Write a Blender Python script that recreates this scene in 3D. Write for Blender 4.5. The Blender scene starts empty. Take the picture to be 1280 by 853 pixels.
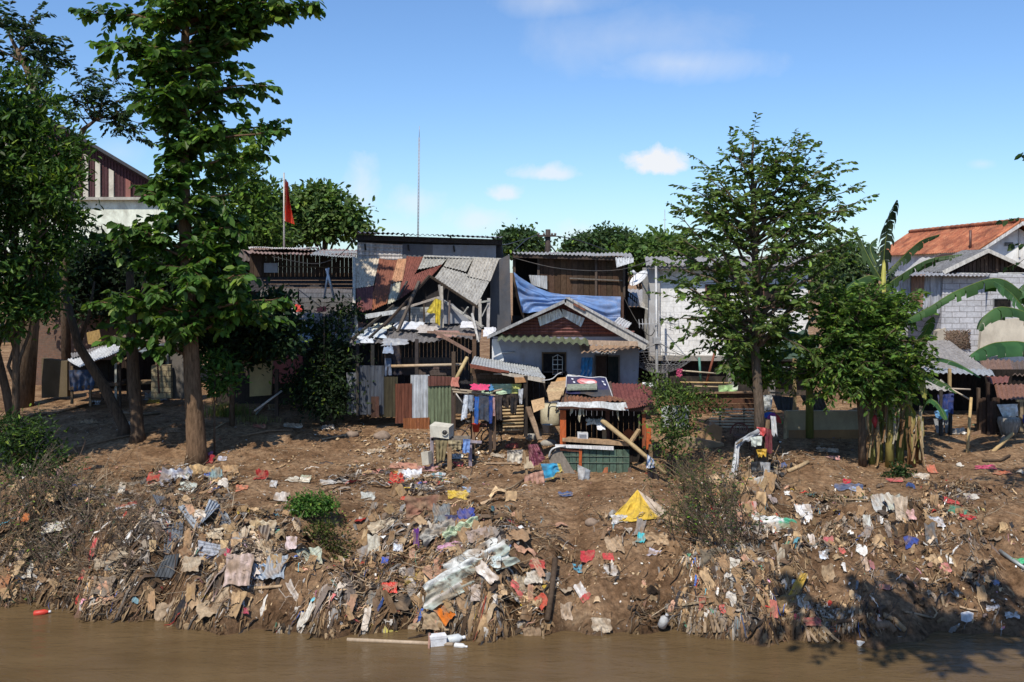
import bpy, math, random
import numpy as np
from mathutils import Vector, noise, Matrix
R = random.Random(7)
NR = np.random.default_rng(11)
S = bpy.context.scene
COL = S.collection
F = 35.0/36.0*1280.0
HZ = 340.0          # row of the horizon in the photograph
CZ = 6.2            # camera height above the terrace the kiosk stands on
WZ = -1.9           # river level

def P(px, py, Y):
    return Vector(((px-640.0)/F*Y, Y, CZ-(py-HZ)/F*Y))

# ------------------------------------------------------------------ terrain
SH = [(-700,742),(-300,740),(-100,744),(0,752),(60,762),(130,772),(200,782),(300,790),(380,796),(470,790),(560,794),(640,797),(690,796),
      (760,789),(850,794),(960,803),(1080,808),(1180,797),(1280,790),(1400,782),(2000,778)]
_sx = np.array([(a-640.0)/F*(F*(CZ-WZ)/(b-HZ)) for a,b in SH]); _sy = np.array([F*(CZ-WZ)/(b-HZ) for a,b in SH])
def shore(x): return np.interp(x, _sx, _sy)
_by = np.array([10,25,26,28,30,32,34,38,45,60,5000.]); _bz = np.array([-.45,-.32,-.15,0,.17,.5,.87,1.3,1.5,1.6,1.6])
_wx = np.array([-30,-13,-9,-5,-3.6,-2,0,.8,1.6,3.2,4.2,5.4,7,8.5,11,30.]); _ww = np.array([2.6,2.4,1.9,2.0,2.6,1.8,1.7,2.2,3.3,3.2,2.4,2.2,2.6,3.6,4.2,4.2])
MOUNDS = [(-8.2,25.1,.55,1.5,1.0),(-6.0,25.0,.35,1.0,.8),(-12.6,26.3,.75,1.8,1.3),(-1.6,25.1,.6,1.3,.8),(-.4,24.3,.35,.9,.8),(-4.1,24.6,-.75,.7,1.0),(-3.2,26.2,.2,.9,.6),(4.7,24.6,-.35,.5,.8),(7.6,25.2,-.4,.6,.9),(-7.2,24.2,-.3,.5,.7),(-10.4,24.8,-.35,.7,.7),
          (1.6,25.0,-.18,.6,2.2),(5.6,25.6,.75,1.2,1.2),(6.6,26.8,.55,1.2,.9),(9.8,25.9,.45,1.1,.7),(3.6,26.8,.2,1.6,.6),(-8.0,28.6,.22,1.6,.6),
          (9.2,30.0,.35,1.3,1.2),(-10.5,33.5,.3,3,1.5),(0,32.5,-.1,2.,1.2)]
def _pn(x, y):
    s = np.sin
    n = .5*s(1.7*x+.6*y+.3)*s(1.3*y-.7*x+1.1)+.3*s(3.7*x-2.1*y+2.)*s(2.9*y+1.9*x)+.22*s(7.3*x+3.1*y)*s(6.1*y-4.3*x+.7)+.15*s(13.1*x-9.*y+1.)*s(11.7*y+8.3*x)
    return n
def H(x, y):
    x = np.asarray(x, float); y = np.asarray(y, float)
    ye = shore(x)+.22*np.sin(2.1*x)+.12*np.sin(5.3*x+1)
    t = y-ye
    w = np.interp(x, _wx, _ww)
    b = np.interp(y, _by, _bz)
    for mx,my,h,rx,ry in MOUNDS:
        b = b+h*np.exp(-((x-mx)/rx)**2-((y-my)/ry)**2)
    near = np.clip((34-y)/8, 0, 1)
    b = b+_pn(x,y)*(.03+.11*near)*np.clip((60-y)/20,0,1)
    u = np.clip(t/w, 0, 1)
    k = 1-(1-u)**2.0
    z = (WZ-.05)+(b-(WZ-.05))*k+(_pn(2.1*x+4,1.6*y)*.16+_pn(.8*x+2,.9*y+1)*.12)*np.sin(np.pi*u)
    z = np.where(t < 0, WZ-.05+np.maximum(t*.6, -2.2), z)
    nb = np.clip((6.0-y)/6.0, 0, 1)
    return z+nb*nb*(3-2*nb)*6.2
def h1(x, y): return float(H(x, y))
_GY = np.arange(19, 62, .02)
def G(px, py):
    """where the sight line through a photograph pixel meets the ground"""
    k = np.argmax(H((px-640.0)/F*_GY, _GY) >= CZ-(py-HZ)/F*_GY)
    return P(px, py, _GY[k] if k else 61.0)

# ------------------------------------------------------------------ materials
MATS = {}
def nodes(name):
    m = bpy.data.materials.new(name); m.use_nodes = True
    nt = m.node_tree; b = nt.nodes['Principled BSDF']
    MATS[name] = m
    return m, nt, b
class N:
    def __init__(s, nt): s.nt = nt
    def __call__(s, t, **kw):
        n = s.nt.nodes.new(t)
        for k,v in kw.items(): setattr(n, k, v)
        return n
    def link(s, a, b): s.nt.links.new(a, b)
def noise_node(n, scale, detail=4, rough=.6, vec=None, dist=0):
    t = n('ShaderNodeTexNoise'); t.inputs['Scale'].default_value = scale; t.inputs['Detail'].default_value = detail
    t.inputs['Roughness'].default_value = rough; t.inputs['Distortion'].default_value = dist
    if vec is not None: n.link(vec, t.inputs['Vector'])
    return t
def ramp(n, fac, stops):
    r = n('ShaderNodeValToRGB'); e = r.color_ramp.elements
    while len(e) < len(stops): e.new(.5)
    for i,(p,c) in enumerate(stops):
        e[i].position = p; e[i].color = c if len(c) == 4 else (*c,1)
    n.link(fac, r.inputs['Fac']); return r
def mixc(n, fac, a, b, mode='MIX'):
    m = n('ShaderNodeMix', data_type='RGBA', blend_type=mode)
    for s,v in ((m.inputs[0],fac),(m.inputs[6],a),(m.inputs[7],b)):
        if isinstance(v, (int,float)): s.default_value = v
        elif isinstance(v, tuple): s.default_value = (*v,1) if len(v) == 3 else v
        else: n.link(v, s)
    return m.outputs[2]
def mat_var(name, rough=.8, mott=.35, mscale=6, bump=.2, bscale=30, spec=.3, stretch=(1,1,1), dirt=.0, dirtcol=(.16,.11,.07), metal=0):
    """colour attribute with mottling, stains and a little relief"""
    m, nt, b = nodes(name); n = N(nt)
    at = n('ShaderNodeVertexColor'); at.layer_name = 'Col'
    tc = n('ShaderNodeTexCoord'); mp = n('ShaderNodeMapping'); mp.inputs['Scale'].default_value = stretch
    n.link(tc.outputs['Object'], mp.inputs['Vector']); v = mp.outputs['Vector']
    t1 = noise_node(n, mscale, 6, .65, v)
    r1 = ramp(n, t1.outputs['Fac'], [(.28,(1-mott,)*3),(.72,(1+mott*.5,)*3)])
    c = mixc(n, 1.0, at.outputs['Color'], r1.outputs['Color'], 'MULTIPLY')
    if dirt:
        t2 = noise_node(n, mscale*.45, 7, .7, v, .6)
        r2 = ramp(n, t2.outputs['Fac'], [(.45,(0,0,0)),(.68,(dirt,)*3)])
        c = mixc(n, r2.outputs['Color'], c, dirtcol)
    n.link(c, b.inputs['Base Color'])
    b.inputs['Roughness'].default_value = rough; b.inputs['Specular IOR Level'].default_value = spec; b.inputs['Metallic'].default_value = metal
    if bump:
        t3 = noise_node(n, bscale, 5, .6, v); bp = n('ShaderNodeBump'); bp.inputs['Strength'].default_value = bump; bp.inputs['Distance'].default_value = .03
        n.link(t3.outputs['Fac'], bp.inputs['Height']); n.link(bp.outputs['Normal'], b.inputs['Normal'])
    return m
mat_var('cloth', .9, .34, 7, .6, 16, .1, dirt=.6)
mat_var('rags', .92, .35, 9, .4, 25, .1, dirt=.5, dirtcol=(.15,.105,.065))
mat_var('plastic', .45, .22, 5, .3, 14, .35, dirt=.4)
mat_var('wood', .85, .45, 5, .3, 20, .15, (3,3,1.2), dirt=.3, dirtcol=(.08,.06,.045))
mat_var('plaster', .92, .22, 2.2, .25, 24, .15, (1,1,.7), dirt=.5, dirtcol=(.17,.13,.10))
mat_var('bamboo', .6, .3, 9, .1, 30, .3, dirt=.2)
mat_var('metal', .5, .25, 6, .1, 30, .5, dirt=.25, metal=.35)
mat_var('bark', .95, .7, 7, 1., 18, .06, (2.2,2.2,.45), dirt=.5, dirtcol=(.20,.125,.075))
mat_var('stem', .6, .4, 6, .2, 20, .25, (2,2,.5), dirt=.4, dirtcol=(.22,.13,.05))
mat_var('card', .9, .25, 6, .2, 18, .1, dirt=.45)

def mat_tin():
    m, nt, b = nodes('tin'); n = N(nt)
    at = n('ShaderNodeVertexColor'); at.layer_name = 'Col'
    tc = n('ShaderNodeTexCoord'); mp = n('ShaderNodeMapping'); mp.inputs['Scale'].default_value = (1.6,.8,.8)
    n.link(tc.outputs['Object'], mp.inputs['Vector'])
    t1 = noise_node(n, 2.6, 8, .72, mp.outputs['Vector'], .4)
    t4 = noise_node(n, 11, 4, .7, mp.outputs['Vector'])
    ad = n('ShaderNodeMath', operation='MULTIPLY_ADD'); n.link(t4.outputs['Fac'], ad.inputs[0]); ad.inputs[1].default_value = .25; n.link(t1.outputs['Fac'], ad.inputs[2])
    sb = n('ShaderNodeMath', operation='ADD'); n.link(ad.outputs[0], sb.inputs[0]); n.link(at.outputs['Alpha'], sb.inputs[1])
    r = ramp(n, sb.outputs[0], [(.98,(0,0,0)),(1.16,(1,1,1))])
    rc = ramp(n, t4.outputs['Fac'], [(.3,(.10,.035,.018)),(.55,(.24,.085,.035)),(.75,(.38,.17,.075))])
    sh = ramp(n, t1.outputs['Fac'], [(.25,(.6,.6,.62)),(.75,(1.15,1.15,1.15))])
    m2 = n('ShaderNodeMapping'); m2.inputs['Scale'].default_value = (7,7,.5); n.link(tc.outputs['Object'], m2.inputs['Vector'])
    t5 = noise_node(n, 2.2, 6, .7, m2.outputs['Vector']); s5 = ramp(n, t5.outputs['Fac'], [(.32,(.42,.38,.34)),(.58,(1.04,1.03,1.02))])
    base = mixc(n, 1.0, mixc(n, 1.0, at.outputs['Color'], sh.outputs['Color'], 'MULTIPLY'), s5.outputs['Color'], 'MULTIPLY')
    n.link(mixc(n, r.outputs['Color'], base, rc.outputs['Color']), b.inputs['Base Color'])
    b.inputs['Roughness'].default_value = .62; b.inputs['Metallic'].default_value = .08; b.inputs['Specular IOR Level'].default_value = .35
mat_tin()

def mat_leaf(name, trans=.3, rough=.42, spec=.4):
    m, nt, b = nodes(name); n = N(nt)
    at = n('ShaderNodeVertexColor'); at.layer_name = 'Col'
    tc = n('ShaderNodeTexCoord'); t = noise_node(n, 1.3, 4, .6, tc.outputs['Object'])
    r = ramp(n, t.outputs['Fac'], [(.3,(.62,.66,.6)),(.7,(1.25,1.2,1.05))])
    c = mixc(n, 1.0, at.outputs['Color'], r.outputs['Color'], 'MULTIPLY')
    n.link(c, b.inputs['Base Color']); b.inputs['Roughness'].default_value = rough; b.inputs['Specular IOR Level'].default_value = spec
    tr = n('ShaderNodeBsdfTranslucent'); n.link(mixc(n, 1.0, c, (1.5,1.6,.7), 'MULTIPLY'), tr.inputs['Color'])
    mx = n('ShaderNodeMixShader'); mx.inputs[0].default_value = trans
    out = nt.nodes['Material Output']; n.link(b.outputs[0], mx.inputs[1]); n.link(tr.outputs[0], mx.inputs[2]); n.link(mx.outputs[0], out.inputs['Surface'])
mat_leaf('leaf', .34, .5, .25); mat_leaf('leaf_gloss', .34, .45, .25); mat_leaf('leaf_far', .3, .6, .2)

def mat_brick(name, c1, c2, mortar, bw, bh, dirt, bump=.5):
    m, nt, b = nodes(name); n = N(nt)
    tc = n('ShaderNodeTexCoord'); sx = n('ShaderNodeSeparateXYZ'); n.link(tc.outputs['Object'], sx.inputs[0])
    ax = n('ShaderNodeMath', operation='ADD'); n.link(sx.outputs['X'], ax.inputs[0]); n.link(sx.outputs['Y'], ax.inputs[1])
    cb = n('ShaderNodeCombineXYZ'); n.link(ax.outputs[0], cb.inputs[0]); n.link(sx.outputs['Z'], cb.inputs[1])
    wob = noise_node(n, 3, 3, .5, tc.outputs['Object']); vm = n('ShaderNodeVectorMath', operation='MULTIPLY_ADD')
    n.link(wob.outputs['Color'], vm.inputs[0]); vm.inputs[1].default_value = (.04,.04,0); n.link(cb.outputs[0], vm.inputs[2])
    bt = n('ShaderNodeTexBrick'); n.link(vm.outputs[0], bt.inputs['Vector']); bt.inputs['Scale'].default_value = 1
    bt.inputs['Brick Width'].default_value = bw; bt.inputs['Row Height'].default_value = bh; bt.inputs['Mortar Size'].default_value = bh*.07
    bt.inputs['Color1'].default_value = (*c1,1); bt.inputs['Color2'].default_value = (*c2,1); bt.inputs['Mortar'].default_value = (*mortar,1)
    t = noise_node(n, 1.6, 8, .7, tc.outputs['Object'], .5); r = ramp(n, t.outputs['Fac'], [(.42,(0,0,0)),(.7,(dirt,)*3)])
    c = mixc(n, r.outputs['Color'], bt.outputs['Color'], (.12,.095,.075))
    t2 = noise_node(n, 9, 5, .7, tc.outputs['Object']); r2 = ramp(n, t2.outputs['Fac'], [(.3,(.72,)*3),(.7,(1.12,)*3)])
    n.link(mixc(n, 1.0, c, r2.outputs['Color'], 'MULTIPLY'), b.inputs['Base Color'])
    b.inputs['Roughness'].default_value = .95; b.inputs['Specular IOR Level'].default_value = .1
    bp = n('ShaderNodeBump'); bp.inputs['Strength'].default_value = bump; bp.inputs['Distance'].default_value = .02; bp.invert = True
    n.link(bt.outputs['Fac'], bp.inputs['Height']); n.link(bp.outputs['Normal'], b.inputs['Normal'])
mat_brick('white_block', (.86,.84,.80), (.82,.80,.77), (.70,.68,.65), .6, .22, .25, .22)
mat_brick('grey_block', (.56,.55,.57), (.48,.48,.50), (.30,.29,.29), .62, .24, .35)
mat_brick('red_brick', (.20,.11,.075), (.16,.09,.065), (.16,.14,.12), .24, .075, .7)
mat_brick('yellow_block', (.40,.33,.20), (.34,.28,.17), (.16,.12,.08), .4, .2, .5)

def mat_ground():
    m, nt, b = nodes('mud'); n = N(nt)
    tc = n('ShaderNodeTexCoord'); v = tc.outputs['Object']
    a = noise_node(n, .8, 10, .74, v, .6); c1 = ramp(n, a.outputs['Fac'], [(.30,(.115,.062,.031)),(.44,(.26,.150,.080)),(.56,(.40,.250,.142)),(.72,(.54,.375,.23))])
    d = noise_node(n, 7, 8, .75, v); c2 = ramp(n, d.outputs['Fac'], [(.32,(.40,.38,.36)),(.52,(.95,.95,.95)),(.7,(1.45,1.42,1.36))])
    c = mixc(n, 1.0, c1.outputs['Color'], c2.outputs['Color'], 'MULTIPLY')
    s = noise_node(n, 24, 5, .8, v); rs = ramp(n, s.outputs['Fac'], [(.63,(0,0,0)),(.74,(.55,.55,.55))])
    c = mixc(n, rs.outputs['Color'], c, (.30,.25,.19))
    at = n('ShaderNodeVertexColor'); at.layer_name = 'Col'; c = mixc(n, 1.0, c, at.outputs['Color'], 'MULTIPLY')
    sx = n('ShaderNodeSeparateXYZ'); n.link(v, sx.inputs[0])
    wet = n('ShaderNodeMapRange'); n.link(sx.outputs['Z'], wet.inputs[0]); wet.inputs[1].default_value = -1.95; wet.inputs[2].default_value = -1.45; wet.inputs[3].default_value = .45; wet.inputs[4].default_value = 1
    c = mixc(n, 1.0, c, wet.outputs[0], 'MULTIPLY')
    n.link(c, b.inputs['Base Color']); b.inputs['Roughness'].default_value = .95; b.inputs['Specular IOR Level'].default_value = .12
    e = noise_node(n, 6, 10, .8, v); bp = n('ShaderNodeBump'); bp.inputs['Strength'].default_value = 1.; bp.inputs['Distance'].default_value = .16
    n.link(e.outputs['Fac'], bp.inputs['Height']); n.link(bp.outputs['Normal'], b.inputs['Normal'])
mat_ground()
def mat_water():
    m, nt, b = nodes('river_water'); n = N(nt)
    tc = n('ShaderNodeTexCoord'); mp = n('ShaderNodeMapping'); mp.inputs['Scale'].default_value = (.55,1.5,1); n.link(tc.outputs['Object'], mp.inputs['Vector'])
    a = noise_node(n, .5, 4, .55, mp.outputs['Vector'], .6); r = ramp(n, a.outputs['Fac'], [(.3,(.098,.062,.028)),(.7,(.135,.088,.042))])
    n.link(r.outputs['Color'], b.inputs['Base Color']); b.inputs['Roughness'].default_value = .12; b.inputs['IOR'].default_value = 1.33
    w1 = noise_node(n, 1.6, 5, .62, mp.outputs['Vector'], .8); w2 = noise_node(n, 7, 4, .5, mp.outputs['Vector'], .3)
    ad = n('ShaderNodeMath', operation='MULTIPLY_ADD'); n.link(w2.outputs['Fac'], ad.inputs[0]); ad.inputs[1].default_value = .25; n.link(w1.outputs['Fac'], ad.inputs[2])
    bp = n('ShaderNodeBump'); bp.inputs['Strength'].default_value = .42; bp.inputs['Distance'].default_value = .12
    n.link(ad.outputs[0], bp.inputs['Height']); n.link(bp.outputs['Normal'], b.inputs['Normal'])
mat_water()
def mat_tiles():
    m, nt, b = nodes('roof_tiles'); n = N(nt)
    tc = n('ShaderNodeTexCoord'); v = n('ShaderNodeTexVoronoi'); v.inputs['Scale'].default_value = 4.2; n.link(tc.outputs['Object'], v.inputs['Vector'])
    r = ramp(n, v.outputs['Color'], [(.1,(.34,.10,.045)),(.5,(.46,.15,.065)),(.9,(.52,.21,.10))])
    t = noise_node(n, .9, 7, .7, tc.outputs['Object']); r2 = ramp(n, t.outputs['Fac'], [(.38,(.45,.42,.42)),(.62,(1.05,1.05,1.05))])
    n.link(mixc(n, 1.0, r.outputs['Color'], r2.outputs['Color'], 'MULTIPLY'), b.inputs['Base Color']); b.inputs['Roughness'].default_value = .85
mat_tiles()

# ------------------------------------------------------------------ mesh building
OFF = {}
def jit(c, a=.1):
    k = 1+R.uniform(-a, a)
    return (c[0]*k*(1+R.uniform(-a,a)*.3), c[1]*k, c[2]*k*(1+R.uniform(-a,a)*.3), c[3] if len(c) > 3 else 0)
def c4(c): return tuple(c) if len(c) > 3 else (*c, 0.0)
class MB:
    def __init__(s): s.V = []; s.F = []; s.C = []; s.S = []
    def add(s, vs, fs, col, smooth=False):
        o = len(s.V); s.V += [tuple(v) for v in vs]; s.F += [tuple(i+o for i in f) for f in fs]
        if isinstance(col, list): s.C += [c4(c) for c in col]
        else: s.C += [c4(col)]*len(vs)
        s.S += [smooth]*len(fs); return s
    def box(s, x0,x1,y0,y1,z0,z1, col):
        v = [(x,y,z) for x in (x0,x1) for y in (y0,y1) for z in (z0,z1)]
        return s.add(v, [(0,1,3,2),(4,6,7,5),(0,4,5,1),(2,3,7,6),(0,2,6,4),(1,5,7,3)], col)
    def prism(s, poly, d, col):
        """a polygon and its copy moved by d, closed"""
        n = len(poly); a = [Vector(p) for p in poly]; b = [p+Vector(d) for p in a]
        return s.add(a+b, [tuple(range(n)), tuple(range(2*n-1, n-1, -1))]+[(i, i+n, (i+1)%n+n, (i+1)%n) for i in range(n)], col)
    def bar(s, p, q, w, h=None, col=(.3,.2,.1), up=(0,0,1)):
        p = Vector(p); q = Vector(q); h = h or w; d = (q-p).normalized(); u = Vector(up)
        if abs(d.dot(u)) > .97: u = Vector((0,1,0))
        a = d.cross(u).normalized()*w/2; b = a.cross(d).normalized()*h/2
        vs = [p-a-b,p+a-b,p+a+b,p-a+b,q-a-b,q+a-b,q+a+b,q-a+b]
        return s.add(vs, [(3,2,1,0),(4,5,6,7),(0,1,5,4),(1,2,6,5),(2,3,7,6),(3,0,4,7)], col)
    def tube(s, pts, rad, col, sides=7, smooth=True, cap=True):
        pts = [Vector(p) for p in pts]; n = len(pts)
        if not hasattr(rad, '__len__'): rad = [rad]*n
        vs = []; cs = []; a = None
        for i,p in enumerate(pts):
            d = (pts[min(i+1,n-1)]-pts[max(i-1,0)]).normalized()
            if a is None:
                a = d.cross(Vector((0,0,1)) if abs(d.z) < .9 else Vector((0,1,0))).normalized()
            a = (a-d*a.dot(d)).normalized(); b = d.cross(a)
            for k in range(sides):
                t = 2*math.pi*k/sides; vs.append(p+(a*math.cos(t)+b*math.sin(t))*rad[i]); cs.append(c4(col[i] if isinstance(col, list) else col))
        fs = [(i*sides+k, i*sides+(k+1)%sides, (i+1)*sides+(k+1)%sides, (i+1)*sides+k) for i in range(n-1) for k in range(sides)]
        if cap: fs += [tuple(range(sides-1,-1,-1)), tuple(range((n-1)*sides, n*sides))]
        return s.add(vs, fs, cs, smooth)
    def grid(s, fn, nu, nv, col, smooth=True, colfn=None):
        vs = [fn(i/nu, j/nv) for j in range(nv+1) for i in range(nu+1)]
        cs = [c4(colfn(i/nu, j/nv)) for j in range(nv+1) for i in range(nu+1)] if colfn else col
        return s.add(vs, [(j*(nu+1)+i, j*(nu+1)+i+1, (j+1)*(nu+1)+i+1, (j+1)*(nu+1)+i) for j in range(nv) for i in range(nu)], cs, smooth)
    def sheet(s, tl, tr, br, bl, col, pitch=.1, amp=.018, dent=.02, rag=0., seed=None):
        """corrugated sheet, ridges running from the top edge to the bottom edge"""
        tl,tr,br,bl = map(Vector, (tl,tr,br,bl)); sd = R.uniform(0,99) if seed is None else seed
        n = (tr-tl).cross(bl-tl).normalized(); w = max((tr-tl).length, (br-bl).length); L = ((bl-tl).length+(br-tr).length)/2
        nu = max(8, min(260, int(w/pitch*4))); nv = max(2, min(8, int(L/.35)))
        def f(u, v):
            vv = v
            if rag and v > .99: vv = 1-rag*(.5+.5*noise.noise((u*w*2.2+sd, sd, 0)))*1.2
            p = tl.lerp(tr, u).lerp(bl.lerp(br, u), vv)
            return p+n*(amp*math.cos(u*w/pitch*2*math.pi)+dent*noise.noise((u*w*1.1+sd, vv*L*1.1, sd)))
        return s.grid(f, nu, nv, col)
    def build(s, name, mat, parent=None, label=None, cat=None, group=None, kind=None):
        me = bpy.data.meshes.new(name)
        V = np.array(s.V, dtype=np.float64).reshape(-1,3)
        if parent is None:
            o0 = np.array([(V[:,0].min()+V[:,0].max())/2, (V[:,1].min()+V[:,1].max())/2, V[:,2].min()])
            if kind: o0 = np.zeros(3)
        else: o0 = OFF[parent.name]
        me.from_pydata((V-o0).tolist(), [], s.F)
        ca = me.color_attributes.new('Col', 'FLOAT_COLOR', 'POINT'); ca.data.foreach_set('color', np.array(s.C, dtype=np.float32).ravel())
        me.polygons.foreach_set('use_smooth', s.S)
        me.materials.append(MATS[mat]); me.update()
        o = bpy.data.objects.new(name, me); COL.objects.link(o)
        if parent is None: o.location = o0
        else: o.parent = parent
        OFF[o.name] = o0
        return tag(o, label, cat, group, kind)
def tag(o, label=None, cat=None, group=None, kind=None):
    if label: o['label'] = label
    if cat: o['category'] = cat
    if group: o['group'] = group
    if kind: o['kind'] = kind
    return o
def thing(name, label, cat, loc, group=None):
    o = bpy.data.objects.new(name, None); COL.objects.link(o); o.location = loc; o.empty_display_size = .3
    OFF[o.name] = np.array(loc, float)
    return tag(o, label, cat, group)
def part(name, mat, parent, fn, label=None, kind=None):
    m = MB(); fn(m); return m.build(name, mat, parent, label, kind=kind)
def npobj(name, V, Fc, C, mat, parent=None, smooth=False, **kw):
    m = MB(); m.V = V; m.F = Fc.tolist() if hasattr(Fc, 'tolist') else Fc; m.C = C; m.S = [smooth]*len(m.F)
    return m.build(name, mat, parent, **kw)
# ------------------------------------------------------------------ foliage
def unit(a): return a/np.maximum(np.linalg.norm(a, axis=1, keepdims=True), 1e-9)
def leaf_mesh(c, d, n, L, wr, cols):
    """folded oval leaves: c base points, d directions, n normals, L lengths"""
    d = unit(d); s = unit(np.cross(d, n)); n = np.cross(s, d); L = L[:,None]; w = L*wr
    v = np.stack([c, c+d*L*.32-s*w*.46+n*w*.12, c+d*L*.7-s*w*.40+n*w*.06-n*L*.04, c+d*L-n*L*.12, c+d*L*.7+s*w*.40+n*w*.06-n*L*.04, c+d*L*.32+s*w*.46+n*w*.12], 1).reshape(-1,3)
    k = np.arange(len(c))[:,None]*6
    f = np.concatenate([k+np.array([[0,1,2,3]]), k+np.array([[0,3,4,5]])])
    cc = np.repeat(np.concatenate([cols, np.zeros((len(c),1))], 1), 6, axis=0)
    return v, f, cc
def leaf_cols(n, base, var=.28, young=.08, yc=(.20,.30,.05)):
    k = NR.normal(1, var, (n,1)).clip(.4,1.8); c = np.array(base)[None]*k
    y = NR.random(n) < young; c[y] = np.array(yc)*NR.uniform(.7,1.2,(y.sum(),1))
    return c*NR.normal(1,.06,(n,3)).clip(.8,1.2)
class Foliage:
    def __init__(s): s.v = []; s.f = []; s.c = []; s.n = 0
    def put(s, t):
        v,f,c = t; s.v.append(v); s.f.append(f+s.n); s.c.append(c); s.n += len(v)
    def build(s, name, mat, parent=None, **kw):
        return npobj(name, np.concatenate(s.v), np.concatenate(s.f), np.concatenate(s.c), mat, parent, **kw)
def twig_leaves(fo, p0, d, length, n, L, wr, base, droop=.5, young=.08, flat=.6, var=.28, Lv=.22):
    """leaves set alternately along a twig"""
    d = np.array(d, float); d /= np.linalg.norm(d); t = np.linspace(.15, 1.05, n)
    c = np.array(p0)[None]+d[None]*length*t[:,None]; c[:,2] -= .12*length*t**2
    up = np.array([0,0,1.]); s = np.cross(d, up); s /= max(np.linalg.norm(s), 1e-6)
    sg = np.where(np.arange(n)%2, 1, -1)[:,None]
    dirs = d[None]*.55+s[None]*sg*.9+NR.normal(0,.25,(n,3)); dirs[:,2] -= droop*NR.uniform(.4,1.3,n)
    nor = np.array([0,0,1.])[None]*flat+NR.normal(0,.45,(n,3))+sg*s[None]*.2
    fo.put(leaf_mesh(c, dirs, nor, L*NR.normal(1,Lv,n).clip(.5,1.5), wr, leaf_cols(n, base, var, young)))
def limb_pts(a, b, n=6, sag=.1, wob=.05):
    a = Vector(a); b = Vector(b); L = (b-a).length; o = []
    for i in range(n+1):
        t = i/n; p = a.lerp(b, t); p.z += sag*L*math.sin(math.pi*t)
        if 0 < i < n: p += Vector((R.uniform(-1,1),R.uniform(-1,1),R.uniform(-.5,.5)))*wob*L
        o.append(p)
    return o
def along(pts, t):
    t = max(0, min(.9999, t))*(len(pts)-1); i = int(t); return pts[i].lerp(pts[i+1], t-i)
BARK = (.14,.10,.07)
def limb_tree(name, label, trunk, rad, limbs, leaf, cat='tree', mat='leaf', bark=BARK, group=None, ntw=9, start=.25, tlen=.6, nl=12, spread=1.0, twr=.008, sag=.1):
    """trunk path, limbs as (place on trunk, tip point), leafy twigs along each limb; leaf = dict(L, wr, base, droop, young)"""
    trunk = [Vector(p) for p in trunk]; root = thing(name, label, cat, tuple(trunk[0]), group)
    mt = MB(); fo = Foliage()
    mt.tube(trunk, rad, [jit(bark,.15) for _ in trunk], 10)
    for (ta, tip) in limbs:
        a = along(trunk, ta); tip = Vector(tip); pts = limb_pts(a, tip, 6, sag); Lm = (tip-a).length
        r0 = max(.018, min(np.interp(ta, np.linspace(0,1,len(rad)), rad)*.55, .02*Lm+.012))
        mt.tube(pts, [r0*(1-.8*i/6) for i in range(7)], jit(bark,.15), 5)
        k = max(4, int(ntw*(.5+Lm*.33)))
        for j in range(k):
            t = start+(1-start)*(j+R.random())/k; p = along(pts, t); d0 = (along(pts, t+.08)-along(pts, t-.08)).normalized()
            dv = d0*.55+Vector((R.gauss(0,1),R.gauss(0,1),R.gauss(.1,.6)))*.75*spread
            if t > .93: dv = d0+Vector((R.gauss(0,.3),R.gauss(0,.3),R.gauss(0,.3)))
            tl = tlen*R.uniform(.55,1.25); dv.normalize()
            mt.tube([p, p+dv*tl*.5, p+dv*tl+Vector((0,0,-.1*tl))], [twr, twr*.8, twr*.4], bark, 3, cap=False)
            twig_leaves(fo, p, dv, tl, max(4, int(nl*R.uniform(.7,1.2))), **leaf)
    mt.build('trunk', 'bark', root); fo.build('crown', mat, root)
    return root
def blob_tree(name, label, px, Y, base_py, blobs, leafL, base, clumps=90, per=28, group=None, wr=.6, trunk_r=.18, clump_r=.35, young=.05, mat='leaf_far', var=.32, cat='tree'):
    """crown made of leaf clumps filling several uneven ellipsoids given as (px, py, rx, ry, dY)"""
    b = P(px, base_py, Y); b.z = h1(b.x, Y)
    root = thing(name, label, cat, tuple(b), group); mt = MB(); fo = Foliage()
    tot = sum(q[2]*q[3] for q in blobs); top = None
    for (bx,by,rx,ry,dY) in blobs:
        YY = Y+dY; c = P(bx, by, YY); sx = rx/F*YY; sz = ry/F*YY; sy = (sx+sz)/2
        pts = limb_pts(b+Vector((0,0,.55*max(.3,c.z-b.z))), c, 5, .05)
        mt.tube(pts, [trunk_r*.5*(1-.75*i/5) for i in range(6)], jit(BARK,.1), 5)
        n = max(8, int(clumps*rx*ry/tot))
        for _ in range(n):
            v = NR.normal(0,1,3); v /= np.linalg.norm(v); r = NR.random()**.38
            cc = np.array(c)+v*np.array([sx,sy,sz])*r
            m = int(per*NR.uniform(.6,1.4)); off = NR.normal(0,1,(m,3))*clump_r*np.array([1,1,.6])*NR.uniform(.7,1.2)
            out = v[None]*.8+NR.normal(0,.7,(m,3)); nor = np.array([0,0,.8])[None]+v[None]*.6+NR.normal(0,.5,(m,3))
            fo.put(leaf_mesh(cc+off, out, nor, leafL*NR.normal(1,.25,m).clip(.5,1.6), wr, leaf_cols(m, np.array(base)*NR.uniform(.75,1.25), var, young)))
    tp = P(px, min(q[1] for q in blobs)+10, Y)
    mt.tube([b, b.lerp(tp,.4), b.lerp(tp,.75), tp], [trunk_r, trunk_r*.8, trunk_r*.5, trunk_r*.15], jit(BARK,.1), 8)
    mt.build('trunk', 'bark', root); fo.build('crown', mat, root)
    return root
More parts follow.
